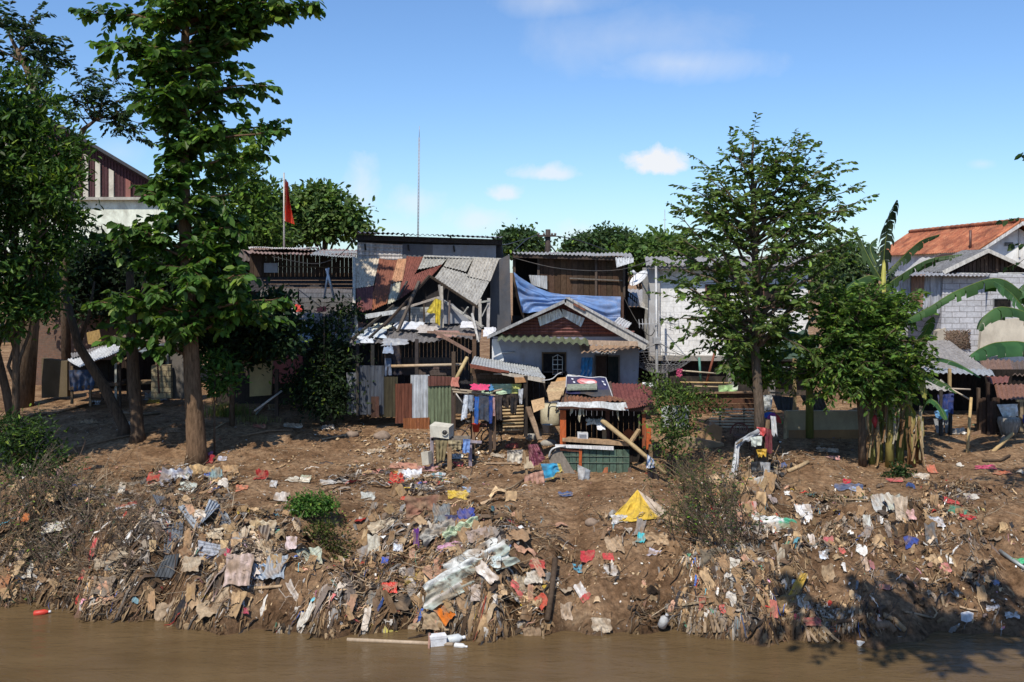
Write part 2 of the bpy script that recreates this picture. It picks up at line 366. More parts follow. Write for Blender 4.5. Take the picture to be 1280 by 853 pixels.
def bez(pts, n):
    """smooth path through pixel or 3-D control points"""
    pts = [Vector(p) for p in pts]; o = []; m = len(pts)-1
    for i in range(n+1):
        t = i/n*m; k = min(int(t), m-1); u = t-k
        p0,p1,p2,p3 = pts[max(k-1,0)],pts[k],pts[k+1],pts[min(k+2,m)]
        o.append(.5*((2*p1)+(p2-p0)*u+(2*p0-5*p1+4*p2-p3)*u*u+(3*p1-p0-3*p2+p3)*u**3))
    return o
def banana_leaf(mb, path, width, torn=.4, col=(.06,.13,.035), fold=.35, n=30, side=None):
    """midrib along path from stalk to tip; blade of torn segments drooping on both sides"""
    pts = bez(path, n); cols = []
    mb.tube(pts, [.022*(1-.8*i/n) for i in range(n+1)], (.22,.27,.08), 5)
    for sg in (-1, 1):
        i = 3; 
        while i < n:
            k = min(n, i+R.choice([1,2,3,4]) if R.random() < torn+.25 else i+5)
            c = jit(col, .22); gap = .12 if R.random() < torn else 0.02; dr = fold+R.uniform(-.15,.35)*torn*2
            short = R.uniform(.55,1) if R.random() < torn else 1
            rows = []
            for j in range(i, k+1):
                t = j/n; d = (pts[min(j+1,n)]-pts[j-1]).normalized(); s = d.cross(Vector((0,0,1)))
                s = s.normalized() if s.length > .05 else Vector((1,0,0))
                if side is not None: s = (s*.6+Vector(side)*.8).normalized()
                w = width*.5*max(.05, math.sin(math.pi*min(1,.12+.88*t)))**.55*short
                jj = pts[j]+d*(gap*(.06 if j == i else (-.06 if j == k else 0)))
                e1 = jj+s*sg*w*.55+Vector((0,0,.06*w-dr*w*.35)); e2 = jj+s*sg*w*(1-.3*dr)+Vector((0,0,-dr*w*.95))
                rows.append((pts[j], e1, e2))
            vs = [q for r_ in rows for q in r_]
            fs = [(a*3+b, a*3+b+1, a*3+b+4, a*3+b+3) for a in range(len(rows)-1) for b in (0,1)]
            mb.add(vs, fs, c, True); i = k
# ------------------------------------------------------------------ the setting: ground, river, sky
DENS = [(60,690,100,65,1.0),(215,680,75,50,1.2),(310,700,60,45,1.2),(330,755,80,22,.5),(150,745,110,24,.9),(570,705,95,50,1.6),(500,755,95,30,1.1),(640,755,52,36,1.5),(400,780,60,14,.5),(925,640,45,45,1.2),(940,705,75,45,1.5),(880,765,80,24,1.2),(1000,660,60,34,.9),
        (1130,655,55,28,.9),(1030,785,60,18,.5),(1180,700,130,65,.26),(960,590,30,40,.7),(500,605,110,18,.3),(790,655,55,22,.25),(1200,620,100,25,.25),(240,602,50,14,.9),(735,725,60,50,.10),(470,680,40,40,.4)]
def density(px, py):
    d = np.zeros_like(px)
    for cx,cy,rx,ry,w_ in DENS: d = np.maximum(d, w_*np.exp(-(((px-cx)/rx)**2+((py-cy)/ry)**2)*1.1))
    return d
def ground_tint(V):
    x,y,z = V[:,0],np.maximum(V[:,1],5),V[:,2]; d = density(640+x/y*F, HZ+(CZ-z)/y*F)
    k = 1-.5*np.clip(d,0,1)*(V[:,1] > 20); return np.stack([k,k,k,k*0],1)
def build_ground():
    xs = np.concatenate([[-3000,-1200,-500,-220,-110,-70,-50,-40,-34], np.arange(-30,-15,.3), np.arange(-15,15,.1), np.arange(15,30.1,.3), [34,40,50,70,110,220,500,1200,3000]])
    ys = np.concatenate([[-60,-30,-12,-4,0,1.5,3,4.5,6,9,13,17,19,20], np.arange(20.5,21.4,.1), np.arange(21.4,31,.085), np.arange(31,46,.3), [47,50,55,60,70,90,130,220,450,1000,2200,4500]])
    X, Y = np.meshgrid(xs, ys); Z = H(X, Y); nx, ny = len(xs), len(ys)
    V = np.stack([X, Y, Z], 2).reshape(-1,3)
    j, i = np.meshgrid(np.arange(ny-1), np.arange(nx-1), indexing='ij'); q = (j*nx+i).ravel()
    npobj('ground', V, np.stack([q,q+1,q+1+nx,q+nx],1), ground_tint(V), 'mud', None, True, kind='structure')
build_ground()
m = MB(); xs = [-400,-60,-30,-15,0,15,30,60,400]; ys = [2,6,12,18,24.6,27]
m.grid(lambda u,v: (xs[round(u*8)], ys[round(v*5)], WZ), 8, 5, (.1,.07,.04)); m.build('river', 'river_water', kind='structure')

SUN = Vector((-.20,-.56,.80)).normalized()
w = bpy.data.worlds.new('World'); S.world = w; w.use_nodes = True
nt = w.node_tree; n = N(nt); bg = nt.nodes['Background']
sky = n('ShaderNodeTexSky'); sky.sky_type = 'NISHITA'; sky.sun_disc = False
sky.sun_elevation = math.asin(SUN.z); sky.sun_rotation = math.atan2(SUN.x, SUN.y)
sky.altitude = 0; sky.air_density = 1.0; sky.dust_density = .35; sky.ozone_density = 2.2
tc = n('ShaderNodeTexCoord'); gen = tc.outputs['Generated']
def cloud(px, py, rx, ry, soft, dens, nscale, namp, flat=0):
    """a cloud far off: a patch of sky around one direction, broken up by noise"""
    d = Vector(((px-640)/F, 1, (HZ-py)/F)).normalized()
    sep = n('ShaderNodeSeparateXYZ'); nt.links.new(gen, sep.inputs[0])
    def mth(op, a, b=None, c=None):
        k = n('ShaderNodeMath', operation=op)
        for s_,v_ in zip(k.inputs, (a,b,c)):
            if v_ is None: continue
            if isinstance(v_, (int,float)): s_.default_value = v_
            else: nt.links.new(v_, s_)
        return k.outputs[0]
    ax = mth('DIVIDE', sep.outputs[0], sep.outputs[1]); az = mth('DIVIDE', sep.outputs[2], sep.outputs[1])
    u = mth('MULTIPLY_ADD', ax, F/rx, -d.x/d.y*F/rx); v = mth('MULTIPLY_ADD', az, F/ry, -d.z/d.y*F/ry)
    if flat: v = mth('MULTIPLY', v, mth('ADD', 1.0, mth('MULTIPLY', mth('LESS_THAN', v, 0), flat)))
    r = mth('SQRT', mth('ADD', mth('MULTIPLY', u, u), mth('MULTIPLY', v, v)))
    no = noise_node(n, nscale, 6, .6, gen, .3)
    q = mth('MULTIPLY_ADD', no.outputs['Fac'], namp, mth('SUBTRACT', 1-namp*.5, r))
    q = mth('MULTIPLY', q, 1/soft); k = n('ShaderNodeClamp'); nt.links.new(q, k.inputs[0])
    return mth('MULTIPLY', mth('MULTIPLY', k.outputs[0], dens), mth('GREATER_THAN', sep.outputs[1], .05))
parts = [cloud(822,207,46,27,.45,.95,38,1.5,1.2), cloud(686,218,48,15,.7,.7,34,1.7,.8), cloud(634,244,26,15,.7,.7,40,1.6,.8), cloud(450,235,26,42,.9,.5,30,1.7),
         cloud(515,252,42,22,.9,.45,32,1.7), cloud(598,275,50,20,.9,.5,32,1.7), cloud(718,290,34,18,.9,.45,32,1.7), cloud(1228,205,20,7,1,.3,26,1.2), cloud(476,290,70,18,1.2,.22,14,1.4),
         cloud(850,80,120,26,1.2,.5,11,1.7), cloud(790,48,150,46,1.4,.36,10,1.9), cloud(690,2,110,24,1.3,.4,10,1.8), cloud(150,190,40,22,1.2,.25,14,1.4)]
tot = parts[0]
for q in parts[1:]:
    k = n('ShaderNodeMath', operation='MAXIMUM'); nt.links.new(tot, k.inputs[0]); nt.links.new(q, k.inputs[1]); tot = k.outputs[0]
SKYMUL = (.63,.79,.99)
skc = mixc(n, 1.0, sky.outputs[0], SKYMUL, 'MULTIPLY')
nt.links.new(mixc(n, tot, skc, (5.6,5.7,5.9)), bg.inputs['Color']); bg.inputs['Strength'].default_value = .16
sl = bpy.data.lights.new('sun', 'SUN'); sl.energy = 5.0; sl.angle = math.radians(.5); sl.color = (1,.94,.83)
so = bpy.data.objects.new('sun', sl); COL.objects.link(so); so.rotation_euler = SUN.to_track_quat('Z','Y').to_euler(); so.location = (-30,-20,60)
cam = bpy.data.cameras.new('camera'); co = bpy.data.objects.new('camera', cam); COL.objects.link(co)
co.location = (0,0,CZ); co.rotation_euler = (math.radians(90),0,0); cam.lens = 35; cam.sensor_width = 36; cam.shift_y = -(426.5-HZ)/1280
cam.clip_end = 9000; cam.clip_start = .1; S.camera = co
S.view_settings.view_transform = 'Standard'; S.view_settings.look = 'None'; S.view_settings.exposure = 0
S.cycles.max_bounces = 6; S.cycles.transparent_max_bounces = 6; S.cycles.use_denoising = True
try: S.cycles.denoiser = 'OPENIMAGEDENOISE'
except Exception: pass

# ------------------------------------------------------------------ building helpers
TIN = (.38,.40,.42); RUST = (.22,.075,.045); MAROON = (.17,.055,.05); DWOOD = (.055,.04,.03); WOOD = (.22,.15,.09); BAMB = (.48,.33,.15); PLAST = (.30,.30,.34); CREAM = (.55,.50,.38)
def Q(Y, *pts):
    """pixel points to 3-D; each point (px, py) at depth Y or (px, py, own depth)"""
    return [P(p[0], p[1], p[2] if len(p) > 2 else Y) for p in pts]
def gz(px, Y):
    p = P(px, 0, Y); return h1(p.x, Y)
def ground_at(px, Y):
    x = (px-640)/F*Y; return Vector((x, Y, h1(x, Y)))
def wall(name, mat, root, Y, pts, d=.14, col=(.3,.3,.3), label=None):
    return part(name, mat, root, lambda m: m.prism(Q(Y, *pts), (0,d,0), col), label)
def opening(name, root, Y, x0, x1, y0, y1, col=(.012,.011,.012), frame=(.12,.08,.05), fw=.05, bars=0, label=None, mat='wood'):
    """a dark window or doorway panel with a frame standing proud of the wall"""
    a, b = P(x0,y1,Y), P(x1,y0,Y)
    o = part(name, mat, root, lambda m: m.box(a.x,b.x,Y-.012,Y-.004,a.z,b.z, col), label)
    def fr(m):
        for q in ((a.x-fw,a.x,a.z,b.z),(b.x,b.x+fw,a.z,b.z),(a.x-fw,b.x+fw,b.z,b.z+fw),(a.x-fw,b.x+fw,a.z-fw,a.z)):
            m.box(q[0],q[1],Y-.05,Y-.003,q[2],q[3], frame)
        for i in range(bars):
            x = a.x+(b.x-a.x)*(i+1)/(bars+1); m.box(x-.012,x+.012,Y-.035,Y-.016,a.z,b.z, frame)
    part('frame', mat, o, fr); return o
def planks(m, Y, x0, x1, y0, y1, n, col, horiz=True, d=.03, var=.25, ragged=0.):
    for i in range(n):
        if horiz: a0,a1,b0,b1 = x0+R.uniform(-1,1)*ragged, x1+R.uniform(-1,1)*ragged, y0+(y1-y0)*i/n, y0+(y1-y0)*(i+.92)/n
        else: a0,a1,b0,b1 = x0+(x1-x0)*i/n, x0+(x1-x0)*(i+.94)/n, y0+R.uniform(-1,1)*ragged, y1+R.uniform(-.5,.5)*ragged
        yy = Y+R.uniform(-.008,.008); m.prism(Q(yy,(a0,b0),(a1,b0+R.uniform(-.5,.5)*ragged*.3),(a1,b1),(a0,b1)), (0,d,0), jit(col,var))
def post(name, root, px, y0, y1, Y, w=.09, col=DWOOD, mat='wood', px1=None, label=None):
    a = P(px,y1,Y); b = P(px if px1 is None else px1,y0,Y)
    return part(name, mat, root, lambda m: m.bar(a,b,w,w,jit(col,.15),(0,1,0)), label)
def cloth_fn(tl, tr, br, bl, folds=4, depth=.06, sag=0., seed=0, nz=.05, hem=0.):
    tl,tr,br,bl = map(Vector,(tl,tr,br,bl)); n_ = (tr-tl).cross(bl-tl).normalized()
    def f(u, v):
        p = tl.lerp(tr,u).lerp(bl.lerp(br,u),v)
        p = p+n_*(depth*(.35+.65*v)*math.sin(u*folds*2*math.pi+1.5*noise.noise((u*3,v*1.5,seed)))+nz*noise.noise((u*4+seed,v*4,seed*1.7)))
        p.z -= sag*math.sin(math.pi*u)+hem*v*noise.noise((u*5,seed,3)); return p
    return f
def hang(name, label, cat, Y, pts, col, folds=3, depth=.05, group=None, parent=None, mat='cloth', stripe=None, n=(16,14), hem=.06):
    """a piece of cloth hanging from its upper edge (tl, tr, br, bl in pixels)"""
    m = MB(); f = cloth_fn(*Q(Y,*pts), folds=folds, depth=depth, seed=R.uniform(0,50), hem=hem)
    cf = None
    if stripe: cf = lambda u,v: stripe(u,v)
    m.grid(f, n[0], n[1], col, True, cf)
    return m.build(name, mat, parent, label, cat, group)
# ------------------------------------------------------------------ left: warehouse, brick wall, shanties
def warehouse():
    Y = 62; r = thing('warehouse', 'big warehouse with brown and cream striped gable over a pale green wall', 'warehouse', tuple(P(60,345,Y)))
    part('wall', 'plaster', r, lambda m: m.prism(Q(Y,(-145,249),(205,249),(205,352),(-145,352)),(-8.4,18,0),(.74,.78,.66)))
    part('gable', 'wood', r, lambda m: m.prism(Q(Y-.05,(-145,238),(30,134),(205,238),(205,247),(-145,247)),(-8.4,18,0),(.075,.035,.04)))
    def ribs(m):
        for i in range(-140,205,4):
            t = 134+abs(i-30)*.594+3; m.prism(Q(Y-.09,(i,t),(i+1.6,t),(i+1.6,246),(i,246)),(0,.03,0),(.10,.045,.05))
    part('ribbed_cladding', 'wood', r, ribs)
    for x in (-120,-98,-76,-20,2,24,46,86,104,119,136,157,178):
        t = 134+abs(x-30)*.594+14; c = (.56,.52,.43) if x < 150 else (.30,.12,.10)
        part('column', 'plaster', r, lambda m: m.prism(Q(Y-.25,(x,t),(x+6,t+3.5),(x+6,247),(x,247)),(0,.15,0),c))
    part('ledge', 'plaster', r, lambda m: m.prism(Q(Y-.4,(-150,246.5),(208,246.5),(208,250),(-150,250)),(0,.3,0),(.42,.40,.35)))
    for s in (0,1):
        pts = ((30,128),(215,238),(215,242),(30,133)) if s else ((30,128),(-155,238),(-155,242),(30,133))
        part('roof_slope', 'metal', r, lambda m: m.prism(Q(Y-.8,*pts),(-9.3,20,0),(.05,.05,.055)))
warehouse()
def brick_wall():
    r = thing('brick_wall', 'long shaded red brick wall behind the left shanty', 'wall', tuple(ground_at(130,42)))
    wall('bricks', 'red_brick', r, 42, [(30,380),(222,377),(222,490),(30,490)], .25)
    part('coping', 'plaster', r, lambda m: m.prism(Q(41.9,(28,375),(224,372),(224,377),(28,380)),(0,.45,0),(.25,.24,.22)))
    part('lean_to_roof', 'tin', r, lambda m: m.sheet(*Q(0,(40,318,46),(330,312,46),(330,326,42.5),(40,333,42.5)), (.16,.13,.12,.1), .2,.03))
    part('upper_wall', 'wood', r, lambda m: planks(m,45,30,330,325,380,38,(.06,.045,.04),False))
brick_wall()
def concrete_pillar():
    r = thing('concrete_pillar', 'tall grey concrete slab standing behind the big tree trunk', 'pillar', tuple(ground_at(217,37)))
    part('slab', 'plaster', r, lambda m: m.prism(Q(37,(206,406),(228,405),(230,498),(208,498)),(0,.3,0),(.13,.12,.11)))
    part('steel_angle', 'metal', r, lambda m: m.bar(*Q(36.9,(208,405),(211,478)),.05,.05,(.22,.25,.25)))
concrete_pillar()
def left_shanty():
    r = thing('stilt_shanty', 'lopsided stilt shanty with whitish tin roof in the left shade', 'shanty', tuple(ground_at(115,36.5)))
    part('tin_roof', 'tin', r, lambda m: m.sheet(*Q(0,(84,449,37.6),(150,429,37.6),(155,437,36),(100,459,36)),(.62,.64,.66,-.1),.1,.02,.08))
    part('tin_roof', 'tin', r, lambda m: m.sheet(*Q(0,(88,441,38.3),(140,430,38.3),(142,436,37.4),(90,448,37.4)),(.25,.24,.24,.05),.1,.02,.08), 'grey tin sheet at the back of the roof')
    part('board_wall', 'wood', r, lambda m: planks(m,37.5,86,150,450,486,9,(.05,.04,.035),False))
    for x,y0,y1,c in ((90,458,505,WOOD),(113,455,508,(.3,.2,.12)),(145,452,507,(.34,.33,.30)),(150,449,511,DWOOD),(128,470,500,DWOOD)):
        post('stilt', r, x, y0, y1, 36.4, .08, c)
    part('rafter', 'wood', r, lambda m: m.bar(*Q(36.2,(147,455),(183,432)),.09,.06,WOOD))
    part('rafter', 'wood', r, lambda m: m.bar(*Q(36.3,(118,452),(158,437)),.07,.05,(.3,.2,.12)))
    part('platform', 'wood', r, lambda m: m.prism(Q(36.3,(86,484),(150,478),(150,482),(86,488)),(0,1.6,0),(.10,.07,.05)))
    hang('hanging_cloth', 'dark blue cloth hanging under the left stilt shanty', 'cloth', 36.3, [(86,463),(120,462),(117,488),(88,490)], (.05,.08,.15), 4)
    hang('hanging_tarp', 'pale blue-grey tarp edge sagging from the shade roof beside the concrete pillar', 'tarp', 36.6, [(160,436),(206,429),(203,446),(168,441)], (.20,.24,.27), 2,.08)
    t = thing('porch_shelter', 'dark porch shelter with rafters between shanty and concrete pillar', 'shelter', tuple(ground_at(180,37)))
    part('roof', 'tin', t, lambda m: m.sheet(*Q(0,(140,420,39.5),(208,412,39.5),(210,428,36.8),(150,440,36.8)),(.22,.17,.13,.2),.2,.03,.12))
    part('back_wall', 'wood', t, lambda m: planks(m,39,150,208,425,488,10,(.045,.03,.025),False))
    part('shelf', 'wood', t, lambda m: m.prism(Q(37,(150,478),(196,476),(196,480),(150,482)),(0,.6,0),WOOD))
    for x in (160,196): post('post', t, x, 432, 497, 36.9, .08, (.14,.09,.06))
    part('crossbar', 'wood', t, lambda m: m.bar(*Q(36.8,(178,423),(208,414)),.07,.05,(.35,.30,.24)))
    y = thing('yellow_block_wall', 'short yellowish block wall lit by the sun beside the pillar', 'wall', tuple(ground_at(202,36.7)))
    wall('blocks', 'yellow_block', y, 36.7, [(189,457),(213,456),(214,498),(189,500)], .2)
    part('edge_post', 'wood', y, lambda m: m.bar(*Q(36.5,(197,455),(199,492)),.05,.05,(.10,.04,.03)))
    b = thing('yellow_board', 'stained yellow board lying on the wall left of the stilt shanty', 'board', tuple(ground_at(88,38)))
    part('board', 'wood', b, lambda m: m.prism(Q(39,(108,416),(124,412),(128,434),(110,430)),(0,.05,0),(.40,.26,.10)))
    g = thing('mossy_wall', 'mossy ochre wall stub at the far left in shade', 'wall', tuple(ground_at(72,38)))
    wall('wall', 'plaster', g, 38, [(52,448),(84,452),(84,496),(52,498)], .3, (.13,.10,.06))
left_shanty()
def ochre_shed():
    Y = 35.5; r = thing('ochre_shed', 'low shed with ochre board and pink wall under the dark bush', 'shed', tuple(ground_at(335,Y)))
    wall('ochre_board', 'plaster', r, Y, [(312,456),(341,449),(339,494),(312,496)], .1, (.46,.36,.18))
    wall('pink_wall', 'plaster', r, Y+.2, [(341,446),(378,444),(378,478),(341,480)], .12, (.50,.17,.17))
    wall('dark_wall', 'wood', r, Y+.6, [(270,430),(440,430),(440,505),(270,505)], .1, (.045,.035,.03))
    part('roof', 'tin', r, lambda m: m.sheet(*Q(0,(328,384,41.5),(452,384,41.5),(446,434,36),(325,438,36)),(.14,.13,.13,.05),.2,.03,.1))
    part('roof_panel', 'tin', r, lambda m: m.sheet(*Q(0,(345,410,38.3),(412,404,38.7),(398,432,35.9),(346,434,35.9)),(.42,.46,.48,-.1),.1,.02,.05,.2), 'pale ribbed sheet lying on the roof')
    part('roof_panel', 'tin', r, lambda m: m.sheet(*Q(0,(392,400,38.9),(440,398,39),(430,422,36.5),(395,425,36.5)),(.20,.16,.14,.25),.1,.02,.05,.2), 'rusty sheet lying on the roof')
    post('post', r, 346, 462, 520, 34.2, .12, (.07,.05,.04))
    part('prop_pole', 'bamboo', r, lambda m: m.tube(Q(0,(318,514,33.2),(352,489,34)),.035,(.5,.46,.4),6))
    w1 = thing('white_pole_pair', 'two white poles crossed like a ladder on the shed roof', 'poles', tuple(P(411,378,39)))
    part('pole', 'metal', w1, lambda m: m.tube(Q(39,(408,336),(418,374)),.05,(.7,.7,.7),6))
    part('pole', 'metal', w1, lambda m: m.tube(Q(39,(411,335),(405,374)),.04,(.62,.62,.64),6))
ochre_shed()
def rag_on(px, py, Y, w, h, col, name, label, cat='cloth', mat='cloth', group=None, tilt=.35):
    """crumpled cloth lying on a surface that slopes towards the river"""
    c = P(px,py,Y); sd = R.uniform(0,99); m = MB(); k = Y/F
    def f(u, v):
        a = 2*u-1; b = 2*v-1; e = 1+.35*noise.noise((a*1.3+sd,b*1.3,sd)); z = .12*noise.noise((a*2+sd,b*2,sd))+.05*noise.noise((a*5,b*5,sd))
        return c+Vector((a*e*w*k/2, b*e*h*k/2/max(tilt,.2)*.6, b*e*h*k/2*.8+.06+abs(z)*1.6*(1-max(abs(a),abs(b))**3)))
    m.grid(f, 14, 12, col); return m.build(name, mat, None, label, cat, group)
for a in ((358,392,39.6,30,9,(.62,.60,.58),'white plastic sheet on the shed roof below the poles'),(371,388,39.8,14,9,(.55,.06,.05),'small red cloth on the shed roof beside white plastic'),
          (352,408,38.3,40,14,(.70,.68,.66),'large white sheet crumpled on the shed roof edge'),(388,398,39,26,10,(.30,.26,.24),'grey-brown rag on the shed roof under the poles'),
          (402,389,39.5,12,7,(.5,.13,.10),'dull red scrap on the shed roof right of the bright red cloth'),(425,405,38.5,22,10,(.42,.36,.30),'beige rag at the right end of the shed roof')):
    rag_on(*a[:6], 'roof_cloth', a[6])
def long_house():
    Y = 42; r = thing('long_dark_house', 'long dark wooden house with thin rusty tin roof edge', 'house', tuple(ground_at(380,Y)))
    part('roof', 'tin', r, lambda m: m.sheet(*Q(0,(300,309,47),(450,312,47),(448,320,41),(314,317,41)),(.34,.24,.21,.1),.2,.03,.08,.03))
    part('roof_sheet', 'tin', r, lambda m: m.sheet(*Q(0,(308,309.5,45),(400,310,45.5),(395,311,42.6),(316,310,42.6)),(.72,.71,.70,-.2),.1,.02,.06), 'roof edge sheets coloured whitish as sunlit metal')  # sunlight on the metal edge put into a pale sheet colour
    part('roof_sheet', 'tin', r, lambda m: m.sheet(*Q(0,(396,313.5,43.5),(449,314.5,43.5),(447,322,40.6),(386,319,40.6)),(.40,.42,.42,-.1),.1,.02,.04), 'grey sheet at the right end of the eave')
    part('board_wall', 'wood', r, lambda m: planks(m,Y,312,446,317,346,26,(.06,.04,.028),False))
    part('lower_wall', 'wood', r, lambda m: planks(m,Y+.05,300,446,346,365,4,(.055,.055,.06)))
    part('rail', 'wood', r, lambda m: m.bar(*Q(Y-.1,(330,333),(440,335)),.05,.05,(.12,.08,.05)))
    part('panel', 'plaster', r, lambda m: m.prism(Q(Y-.2,(330,329),(347,329),(347,341),(330,341)),(0,.04,0),(.40,.42,.44)))
    part('grey_fence', 'tin', r, lambda m: m.sheet(*Q(Y-.5,(325,362),(372,360),(372,390),(325,390)),(.22,.21,.20,.05),.14,.02,.03))
    part('grey_fence', 'wood', r, lambda m: planks(m,Y-.45,374,440,361,390,5,(.15,.15,.16)), 'horizontal grey boards')
    wall('base_wall', 'plaster', r, Y+.3, [(300,364),(446,364),(446,490),(300,490)], 3.5, (.05,.045,.04))
long_house()

# ------------------------------------------------------------------ centre: collapsed two-storey house
def patched_house():
    Y = 38; r = thing('patched_tall_house', 'tall shack with patched rusty sheet front and caved-in lower roof', 'house', tuple(ground_at(535,Y)))
    part('roof', 'tin', r, lambda m: m.sheet(*Q(0,(450,292,43),(622,297,43),(630,297,37.4),(444,290.5,37.4)),(.18,.18,.19,0),.2,.035,.04))
    part('eave_beam', 'wood', r, lambda m: m.bar(*Q(37.9,(446,297),(628,303)),.16,.2,(.04,.035,.035)))
    wall('back_wall', 'wood', r, Y+.1, [(447,294),(626,300),(640,412),(444,412)], 4.5, (.045,.042,.045))
    def up(m):
        for i in range(5): m.sheet(*Q(Y-.05,(447,317-i*3),(447,320-i*3),(503,321-i*3),(503,318-i*3)),(.42,.38,.36,.02*i),.08,.012,.01)
    part('wall_sheet', 'tin', r, lambda m: m.sheet(*Q(Y-.06,(447,326),(447,303),(503,306),(503,326)),(.50,.47,.45,.13),.16,.022,.03), 'horizontal ribbed sheet, half rusted')
    wall('wall_panel', 'plaster', r, Y-.04, [(503,305),(541,306),(541,327),(503,327)], .05, (.12,.125,.14))
    wall('wall_panel', 'plaster', r, Y-.05, [(541,306),(620,307),(620,327),(541,325)], .05, (.24,.24,.26), 'paler grey panel')
    for x,t in ((457,305),(511,306),(568,307),(506,293),(564,294),(617,296)): post('bracket_and_shadow', r, x, t, t+8, Y-.12, .06, (.03,.03,.03), px1=x-1)  # first three are cast shadows modelled as dark bars
    wall('side_wall', 'plaster', r, Y-.3, [(613,330),(637,318),(640,470),(612,470)], .3, (.085,.088,.10))
    SY = lambda y: 37.9-(y-321)/72*2.4
    sheets = [((443,323),(474,323),(467,358),(441,362),(.62,.54,.42,-.02),'cream ribbed sheet'),((473.5,323),(498,325),(488,367),(465,379),(.24,.09,.055,.25),'deep rust sheet'),
      ((497,324),(508,324),(503,352),(488,355),(.50,.27,.15,.14),'orange-streaked sheet'),((508,320),(530,321),(517,345),(502,350),(.22,.075,.055,.05),'dark red sheet'),
      ((445,361),(467,357),(466,387),(447,393),(.17,.06,.055,.0),'maroon sheet at the lower left corner'),((465.5,366),(487,355),(484,380),(465,389),(.30,.11,.05,.2),'orange rust sheet'),
      ((488,353),(502,349),(497,375),(484,381),(.52,.50,.38,.02),'pale streaked sheet'),((502.5,349),(554,330),(539,347),(497,376),(.23,.08,.06,.08),'long bent dark red sheet')]
    for k,(a,b,c,d,col,lb) in enumerate(sheets):
        o = .035*(k%3); part('roof_sheet', 'tin', r, lambda m: m.sheet(*[P(x,y,SY(y)-o) for x,y in (a,b,c,d)], col, .11,.02,.05,.03), lb)
    for k,(a,b,c,d,col) in enumerate([((529,320),(561,321.5),(553,331),(522,337),(.40,.40,.37,-.1)),((560,321.5),(592,323),(583,340),(554,333),(.38,.37,.34,-.1)),((592,322.5),(624,324),(613,352),(583,345),(.42,.40,.36,-.1)),((553,333.5),(612,351),(596,382),(543,347),(.40,.39,.36,-.1))]):
        part('roof_sheet', 'tin', r, lambda m: m.sheet(*[P(x,y,SY(y)-.035*(k%3)) for x,y in (a,b,c,d)], col, .13,.025,.03), 'grey fibre-cement ribbed sheet')
    part('ridge_board', 'wood', r, lambda m: m.bar(P(530,320,37.8),P(628,324,37.8),.08,.06,(.5,.49,.46)))
    part('edge_board', 'wood', r, lambda m: m.bar(P(442.5,322,37.8),P(442.5,394,35.4),.1,.06,(.55,.5,.42)))
    part('edge_board', 'wood', r, lambda m: m.bar(P(445,393,35.4),P(446,420,35.4),.1,.08,(.5,.47,.42)))
    # caved-in frame
    for a,b,wd,c in (((537,345,37),(480,408,35.2),.09,DWOOD),((537,345,37),(600,386,35.6),.08,DWOOD),((524,352,36.6),(497,415,35.2),.1,(.10,.08,.07)),((549,356,36),(552,378,36),.09,(.35,.32,.28)),
                     ((497,388,35.8),(548,372,36.4),.09,(.40,.35,.28)),((548,372,36.4),(604,409,35.4),.09,(.38,.36,.34)),((552,358,35.8),(553,410,35.6),.1,(.38,.35,.31)),((440,424,34.8),(492,382,36),.09,(.07,.06,.05)),
                     ((460,424,34.7),(497,390,36),.08,(.06,.05,.05)),((530,375,36.2),(530,404,36),.06,DWOOD),((512,380,36.1),(512,404,36),.06,DWOOD),((562,376,36),(561,406,35.8),.07,(.12,.10,.09)),((585,384,35.6),(579,393,35.8),.05,(.5,.47,.42)),
                     ((592,383,35.5),(590,412,35.4),.07,(.2,.18,.16)),((600,374,35.6),(600,412,35.5),.11,(.42,.40,.37)),((611,373,35.6),(610,412,35.5),.11,(.42,.40,.37)),((601,378,35.55),(612,376,35.55),.08,(.42,.40,.37)),((602,396,35.5),(610,380,35.5),.05,(.35,.33,.3)),
                     ((590,392,35.3),(598,428,34.8),.07,(.5,.47,.44)),((470,404,35.5),(470,380,36.2),.06,DWOOD),((497,374,36),(509,352,36.6),.07,(.08,.07,.06))):
        part('timber', 'wood', r, lambda m: m.bar(P(*a),P(*b),wd,wd*.8,jit(c,.15)))
    part('slat_wall', 'wood', r, lambda m: planks(m,36.6,486,548,384,404,6,(.50,.49,.46),True,.03,.12))
    wall('slat_backing', 'wood', r, 36.7, [(452,384),(612,384),(612,412),(452,412)], .1, (.05,.045,.045))
    wall('grey_panel', 'plaster', r, 36.3, [(550,378),(566,380),(590,404),(550,405)], .05, (.26,.27,.30))
    part('white_plank', 'wood', r, lambda m: m.prism(Q(0,(456,393,35.4),(497,387,35.8),(498,392,35.8),(457,399,35.4)),(0,.05,0),(.62,.62,.60)))
    hang('yellow_cloth', 'yellow cloth hung over the broken roof timbers', 'cloth', 35.4, [(544,373),(552,376),(550,407),(544,404)], (.62,.48,.05), 2, .04)
    hang('yellow_cloth', 'yellow cloth corner spread from the broken roof timber', 'cloth', 35.5, [(543,374),(548,375),(546,392),(532,391)], (.60,.47,.07), 1, .03)
    # lower storey
    def lower(m):
        planks(m,35.9,440,600,418,520,34,(.04,.038,.042),False,.05)
    part('lower_wall', 'wood', r, lower)
    part('awning', 'tin', r, lambda m: m.sheet(*Q(0,(438,406,37),(604,400,37),(600,424,34.6),(436,432,34.6)),(.19,.18,.18,.05),.2,.03,.16,.1))
    for x,y0,y1,c in ((447,430,520,(.05,.04,.04)),(466,428,500,(.03,.03,.03)),(521,424,470,(.05,.04,.04)),(593,418,468,(.13,.075,.05)),(590,455,480,(.16,.1,.06))): post('post', r, x, y0, y1, 34.6, .12, c)
    part('brace', 'wood', r, lambda m: m.bar(P(542,414,34.4),P(589,441,34.3),.12,.1,(.26,.16,.12)))
